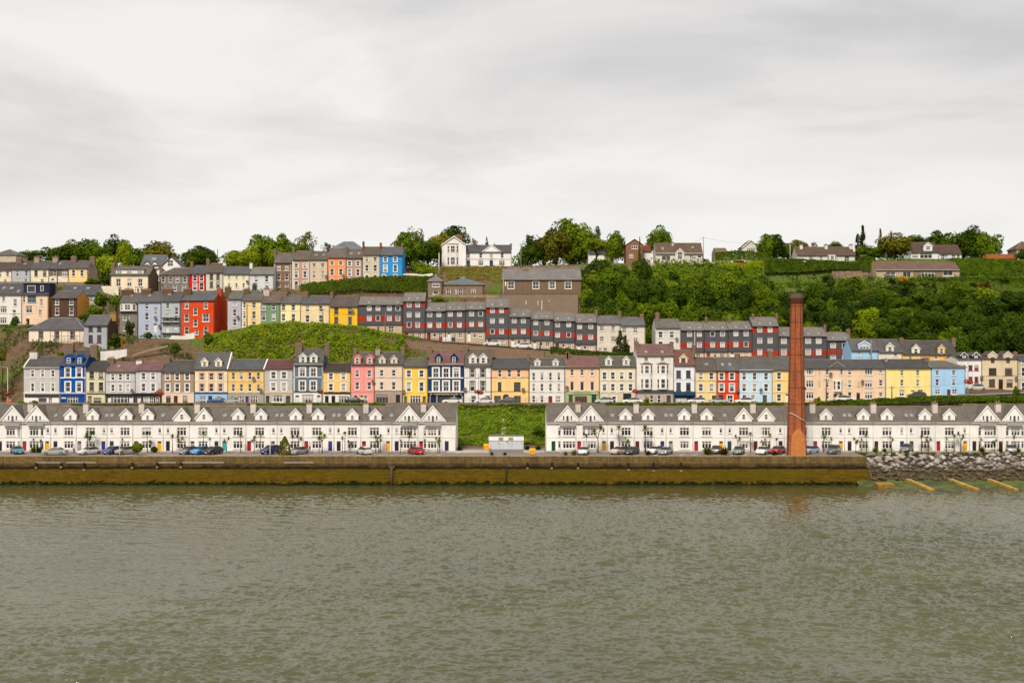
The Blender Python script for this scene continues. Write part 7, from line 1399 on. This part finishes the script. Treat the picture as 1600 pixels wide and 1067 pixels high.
car(769, 318.4, 'saloon', 'E9E7E4', 0, 'white car outside the second grey and red tower', Z_(540.5, 318.4), 'cars on the upper streets'); car(817, 318.0, 'saloon', 'E6E5E3', 0, 'white car just right of the second grey and red tower', Z_(544.5, 318), 'cars on the upper streets')
# =========================== quay planting ===============================
def blade(b, o, a, l, w, up, droop, mi=0):
    d = Vector((math.cos(a), math.sin(a), 0)); s = Vector((-math.sin(a), math.cos(a), 0)) * w / 2; p = [o, o + d * l * .45 * math.cos(up) + Vector((0, 0, l * .5 * math.sin(up))), o + d * l * math.cos(up) * .95 + Vector((0, 0, l * math.sin(up) * .9 - droop * l))]
    n = b.pts([p[0] - s * .5, p[0] + s * .5, p[1] + s, p[1] - s, p[2]]); b.mi = mi; b.face(n, n + 1, n + 2, n + 3); b.face(n + 3, n + 2, n + 4)
PT = []
for v in range(5):
    rr = random.Random(v); b = MB(); heads = [(0, 0, 1.0)] if v % 2 == 0 else [(.12, 0, 1.0), (-.13, .05, .86)]
    if v == 3: heads.append((.02, -.12, .74))
    t = MB(); t.tube([(0, 0, -.1), (.02, 0, .4), (0, 0, .62)], [.035, .026, .022], 6)
    for h in heads: t.tube([(0, 0, .6), (h[0] * .7, h[1] * .7, h[2] - .12), h], [.02, .018, .016], 5)
    for h in heads:
        for k in range(58): blade(b, Vector(h), rr.uniform(0, 6.28), rr.uniform(.18, .30), .035, rr.uniform(-.6, 1.35), rr.uniform(.0, .35))
    PT.append((t.mesh('trunk'), b.mesh('crown')))
for t, c in PT: t.materials.append(m_bark); c.materials.append(TONE['bright'])
PL = [52.5, 63, 136.5, 140, 191, 230, 236, 269.5, 281, 318, 328, 354, 376, 397, 407, 457.5, 467, 498.5, 503.5, 535, 539, 547, 587, 592, 594.5, 626, 639, 663.8, 684, 686.5, 916, 934, 967, 979.5, 1008, 1017.5, 1153, 1172.5, 1193, 1203, 1213.5, 1287, 1299, 1337.5, 1346, 1353.5, 1393, 1440, 1450.5, 1479, 1491, 1501.5, 1533, 1554, 1584.5]
for i, px in enumerate(PL):
    Y = random.uniform(240.2, 241.9) if px < 1340 else random.uniform(241.6, 242.0); h = random.uniform(2.0, 3.5); t, c = PT[i % 5]
    if px in (934, 1008, 967): h = 4.4
    T = T1 if px < 760 else T2; j = min(range(len(T)), key=lambda q: abs((T[q][0] + T[q][1]) / 2 - px)); dr = min(T[j][6], key=lambda d: abs(d[0] - px))
    side = 'left' if px < 760 else 'right'; k_ = sum(1 for q in PL if (q < 760) == (px < 760) and q < px)
    wd = ORD[k_] if k_ < 20 else ('twenty-' + ORD[k_ - 20] if k_ < 30 else 'thirtieth')
    r = empty('cabbage_palm', (X_(px, Y), Y, ZQ + .1), f'spiky cabbage palm nearest the {DN[dr[1]]} door, {wd} palm from left along the {side} terrace', 'palm', 'cabbage palms before the quay terraces', random.uniform(0, 6.28))
    a = link('trunk', t, r); a.scale = (h * .9, h * .9, h); a = link('crown', c, r); a.scale = (max(2.5, h * 1.15),) * 2 + (h,); setmat(a, TONE[random.choice(['bright', 'mid', 'olive'])])
CL = []
for v in range(3):
    rr = random.Random(50 + v); b = MB()
    for k in range(120): blade(b, Vector((rr.uniform(-.2, .2), rr.uniform(-.2, .2), 0)), rr.uniform(0, 6.28), rr.uniform(.7, 1.2), .09, rr.uniform(.3, 1.45), rr.uniform(.0, .3))
    me = b.mesh('spiky_clump'); me.materials.append(TONE['olive']); CL.append(me)
for i, (px, Y, s, tn, l) in enumerate([(52, 241.2, 1.3, 'olive', 'leafy flax clump left of the first yellow door'), (61, 241.4, 1.5, 'mid', 'taller flax clump beside the first yellow door'), (768.5, 234.9, .8, 'russet', 'small dry clump at the quay edge before the cabin, left one'), (789, 234.9, .8, 'russet', 'small dry clump at the quay edge before the cabin, right one'), (884, 235.0, .85, 'mid', 'small low clump left of the round grass clump'), (897, 235.4, 1.2, 'olive', 'round grass clump left of the silver car at the right terrace'), (914, 234.7, .7, 'mid', 'small green clump before the silver car at the right terrace'),
                                   (1012.5, 235.2, 1.15, 'russet', 'brown spiky clump left of the partly hidden white car'), (1106, 236.0, 1.9, 'olive', 'large spiky clump, left of the pair by the red door'), (1131, 236.0, 1.9, 'russet', 'large spiky clump, right of the pair by the yellow door'), (1209.5, 235.0, 1.15, 'russet', 'dark spiky clump left of the brick chimney base'), (1367.5, 241.0, 1.3, 'bright', 'yellow-green clump at the left end of the rock bank'), (1382, 242.0, 1.0, 'mid', 'small green clump by the wall above the rock bank'), (1534, 240.6, 1.5, 'olive', 'rounded clump above the rocks near the last yellow door'), (1563, 240.6, 1.2, 'russet', 'brown clump before the dark brown door above the rocks'), (1590, 240.8, 1.4, 'olive', 'round clump at the right edge above the rocks'), (678 + 40, 244.5, 1.3, 'dark', 'dark spiky clump at the end wall of the left terrace'), (824, 246, 1.2, 'dark', 'dark spiky clump right of the white cabin'), (841, 246, 1.3, 'dark', 'dark spiky clump beside the end wall of the right terrace')]):
    o = link('spiky_clump', CL[i % 3], None, (X_(px, Y), Y, ZQ + .05)); o.scale = (s, s, s * 1.05); o.rotation_euler = (0, 0, i * 1.3); setmat(o, TONE[tn]); tag(o, l, 'shrub', 'clumps along the quay')
def topiary(px, Y, w, h, kind, tone, label, stem=0):
    r = empty('clipped_bush', (X_(px, Y), Y, ZQ + .05), label, 'bush'); n = 1500; d = rng.normal(0, 1, (n, 3)); d /= np.linalg.norm(d, axis=1)[:, None]
    if kind == 'ball': P = d * [w / 2, w / 2, h / 2] * rng.uniform(.86, 1.03, (n, 1)) + [0, 0, stem + h / 2]
    else:
        u = rng.random(n) ** .8; rad = (np.minimum(1, (1 - u) * 1.9) * .92 + .08) * w / 2; P = np.stack([d[:, 0], d[:, 1], d[:, 2] * 0], 1); P /= np.linalg.norm(P, axis=1)[:, None]; P = P * (rad * rng.uniform(.8, 1.03, n))[:, None] + np.stack([0 * u, 0 * u, u * h + stem], 1)
    link('foliage', cards(P, d * .6 + [0, 0, .2], .13, 'foliage', TONE[tone], rnd=.4), r); b = MB(); b.tube([(0, 0, 0), (0, 0, stem + h * .5)], [.09, .05], 6); b.build('stem', m_bark, r)
topiary(214.5, 235.3, 1.9, 1.75, 'ball', 'bright', 'ball-clipped bush on a short stem at the quay edge', .5); topiary(445, 235.2, 2.15, 3.4, 'cone', 'olive', 'bulging cone-shaped clipped bush at the quay edge'); topiary(241, 240.8, 1.1, .95, 'ball', 'dark', 'small dark ball bush by the maroon and yellow doors', .1)
# ================================ people =================================
def person(px, Y, rz, shirt, trousers, hair, label, stride=.12):
    r = empty('person', (X_(px, Y), Y, ZQ + .15), label, 'person', None, R(rz)); s = stride
    def skin(name, V, E, rad, mat):
        me = bpy.data.meshes.new(name); me.from_pydata(V, E, []); o = link(name, me, r); m = o.modifiers.new('s', 'SKIN'); o.modifiers.new('d', 'SUBSURF').levels = 1
        for i, q in enumerate(rad): me.skin_vertices[0].data[i].radius = (q, q)
        me.skin_vertices[0].data[0].use_root = True
        o.modifiers['d'].render_levels = 1; me.materials.append(mat); return o
    V = [(0, 0, .92), (0, 0, 1.2), (0, 0, 1.42), (0, 0, 1.52), (0, -.01, 1.63), (0, -.01, 1.73), (-.17, 0, 1.40), (-.22, s * .6, 1.13), (-.2, -.06 + s, .9), (.17, 0, 1.40), (.22, -s * .6, 1.13), (.2, -.06 - s, .9), (-.09, 0, .86), (-.1, -s * .6, .48), (-.1, -s * .5, .07), (-.1, -.12 - s * .5, .04), (.09, 0, .86), (.1, s * .6, .48), (.1, s * .9, .08), (.1, s * .9 - .12, .04), (-.2, -.09 + s, .82), (.2, -.09 - s, .82)]
    E = [(0, 1), (1, 2), (2, 3), (3, 4), (4, 5), (2, 6), (6, 7), (7, 8), (8, 20), (2, 9), (9, 10), (10, 11), (11, 21), (0, 12), (12, 13), (13, 14), (14, 15), (0, 16), (16, 17), (17, 18), (18, 19)]
    rad = [.13, .12, .13, .055, .09, .08, .06, .045, .035, .06, .045, .035, .085, .058, .04, .035, .085, .058, .04, .035, .03, .03]
    skin('body', V, E, rad, flat_mat('D9A98A', .8))
    sv = [0, 1, 2, 6, 7, 9, 10]; skin('shirt', [V[i] for i in sv], [(0, 1), (1, 2), (2, 3), (3, 4), (2, 5), (5, 6)], [.155, .15, .155, .085, .066, .085, .066], flat_mat(shirt))
    tv = [0, 12, 13, 14, 16, 17, 18]; skin('trousers', [V[i] for i in tv], [(0, 1), (1, 2), (2, 3), (0, 4), (4, 5), (5, 6)], [.15, .105, .075, .06, .105, .075, .06], flat_mat(trousers))
    b = MB(); b.tube([(0, .02, 1.62), (0, .02, 1.72), (0, .01, 1.79), (0, .01, 1.82)], [.095, .108, .075, .02], 10); b.build('hair', flat_mat(hair), r)
person(115.5, 236.6, 10, 'C9D2E8', '3a4a78', '4a3a2c', 'person in pale blue top and blue trousers walking on the quay'); person(124, 236.2, -20, 'B58A80', '3f3a3a', '6d5340', 'person in dusty pink top and dark trousers walking on the quay', .16)
person(484, 241.2, 0, 'D5D2CC', '2c2c34', '3a2c22', 'person in white top standing by the red door', .03)
person(41.2, 333.6, 0, 'D9A9B2', 'B57d8a', '5a4034', 'person in pink standing at the dark doorway of the peach house', .03); bpy.data.objects['person.003'].location.z = Z_(511, 333.6)
# ========================= sky, sun, camera ==============================
w = bpy.data.worlds.new('World'); S.world = w; w.use_nodes = True; nt = w.node_tree; bg = nt.nodes['Background']
SUN_EL, SUN_AZ = R(48), R(196)
sk = nt.nodes.new('ShaderNodeTexSky'); sk.sky_type = 'NISHITA'; sk.sun_disc = False; sk.sun_elevation = SUN_EL; sk.sun_rotation = SUN_AZ; sk.air_density = 1.0; sk.dust_density = 2.0
tc = nt.nodes.new('ShaderNodeTexCoord'); sp = nt.nodes.new('ShaderNodeSeparateXYZ'); L(nt, tc.outputs['Generated'], sp.inputs[0])
def mth(op, a, c=None, clamp=False):
    n = nt.nodes.new('ShaderNodeMath'); n.operation = op; n.use_clamp = clamp
    for i, v in enumerate((a, c)):
        if v is None: continue
        if hasattr(v, 'links'): L(nt, v, n.inputs[i])
        else: n.inputs[i].default_value = v
    return n.outputs[0]
zc = mth('ADD', mth('MAXIMUM', sp.outputs[2], 0.0), .19)
cb = nt.nodes.new('ShaderNodeCombineXYZ'); L(nt, mth('DIVIDE', sp.outputs[0], zc), cb.inputs[0]); L(nt, mth('DIVIDE', sp.outputs[1], zc), cb.inputs[1])
def cloud(scale, det, ro, off, sx=1.0):
    mp = nt.nodes.new('ShaderNodeMapping'); mp.inputs['Location'].default_value = off; mp.inputs['Scale'].default_value = (sx, 1, 1); mp.inputs['Rotation'].default_value = (0, 0, R(-14)); L(nt, cb.outputs[0], mp.inputs[0])
    n = nt.nodes.new('ShaderNodeTexNoise'); n.inputs['Scale'].default_value = scale; n.inputs['Detail'].default_value = det; n.inputs['Roughness'].default_value = ro; n.inputs['Distortion'].default_value = .5; L(nt, mp.outputs[0], n.inputs['Vector']); return n.outputs['Fac']
c1 = cloud(.70, 6, .55, (3.3, 1.2, 0), .9); c2 = cloud(2.3, 5, .55, (7.1, 4.0, 0), .8)
dk = mth('ADD', mrange(nt, c1, .46, .70, 0, .95), mrange(nt, c2, .44, .70, 0, .5), True)
dk = mth('MULTIPLY', dk, mrange(nt, sp.outputs[2], .045, .15, .25, 1.0))
colr = mixc(nt, dk, (.935, .908, .868, 1), (.645, .63, .632, 1))
colr = mixc(nt, mrange(nt, sp.outputs[2], .05, .12, .7, 0), colr, (1.0, .98, .945, 1))
# dome dimmed slightly overhead, for more contrast in the water's reflections
zen = mrange(nt, sp.outputs[2], .22, .85, 1.0, .9)
vm = nt.nodes.new('ShaderNodeVectorMath'); vm.operation = 'SCALE'; L(nt, colr, vm.inputs[0]); L(nt, zen, vm.inputs['Scale'])
sc = nt.nodes.new('ShaderNodeVectorMath'); sc.operation = 'SCALE'; L(nt, sk.outputs[0], sc.inputs[0]); sc.inputs['Scale'].default_value = 1.0
mix = mixc(nt, .94, sc.outputs[0], vm.outputs[0])
sc2 = nt.nodes.new('ShaderNodeVectorMath'); sc2.operation = 'SCALE'; L(nt, mix, sc2.inputs[0]); sc2.inputs['Scale'].default_value = 10.0
L(nt, sc2.outputs[0], bg.inputs['Color']); bg.inputs['Strength'].default_value = 0.1
sc.inputs['Scale'].default_value = .1
li = bpy.data.lights.new('sun', 'SUN'); li.energy = 4.1; li.angle = R(14); li.color = (1, .905, .77)
so = bpy.data.objects.new('sun', li); C.objects.link(so)
d = Vector((math.sin(SUN_AZ) * math.cos(SUN_EL), math.cos(SUN_AZ) * math.cos(SUN_EL), math.sin(SUN_EL)))   # towards the sun: behind the viewer, a little left
so.rotation_euler = d.to_track_quat('Z', 'Y').to_euler(); so.location = d * 300
cam = bpy.data.cameras.new('camera'); cam.lens = 45.0; cam.sensor_width = 36.0; cam.clip_end = 6000; cam.clip_start = .5
co = bpy.data.objects.new('camera', cam); C.objects.link(co); co.location = (0, 0, HC); co.rotation_euler = (R(90), 0, 0); S.camera = co
S.view_settings.view_transform = 'Standard'; S.view_settings.look = 'None'; S.view_settings.exposure = 0; S.view_settings.gamma = 1
S.render.engine = 'CYCLES'; S.cycles.max_bounces = 5; S.cycles.diffuse_bounces = 2; S.cycles.transparent_max_bounces = 4
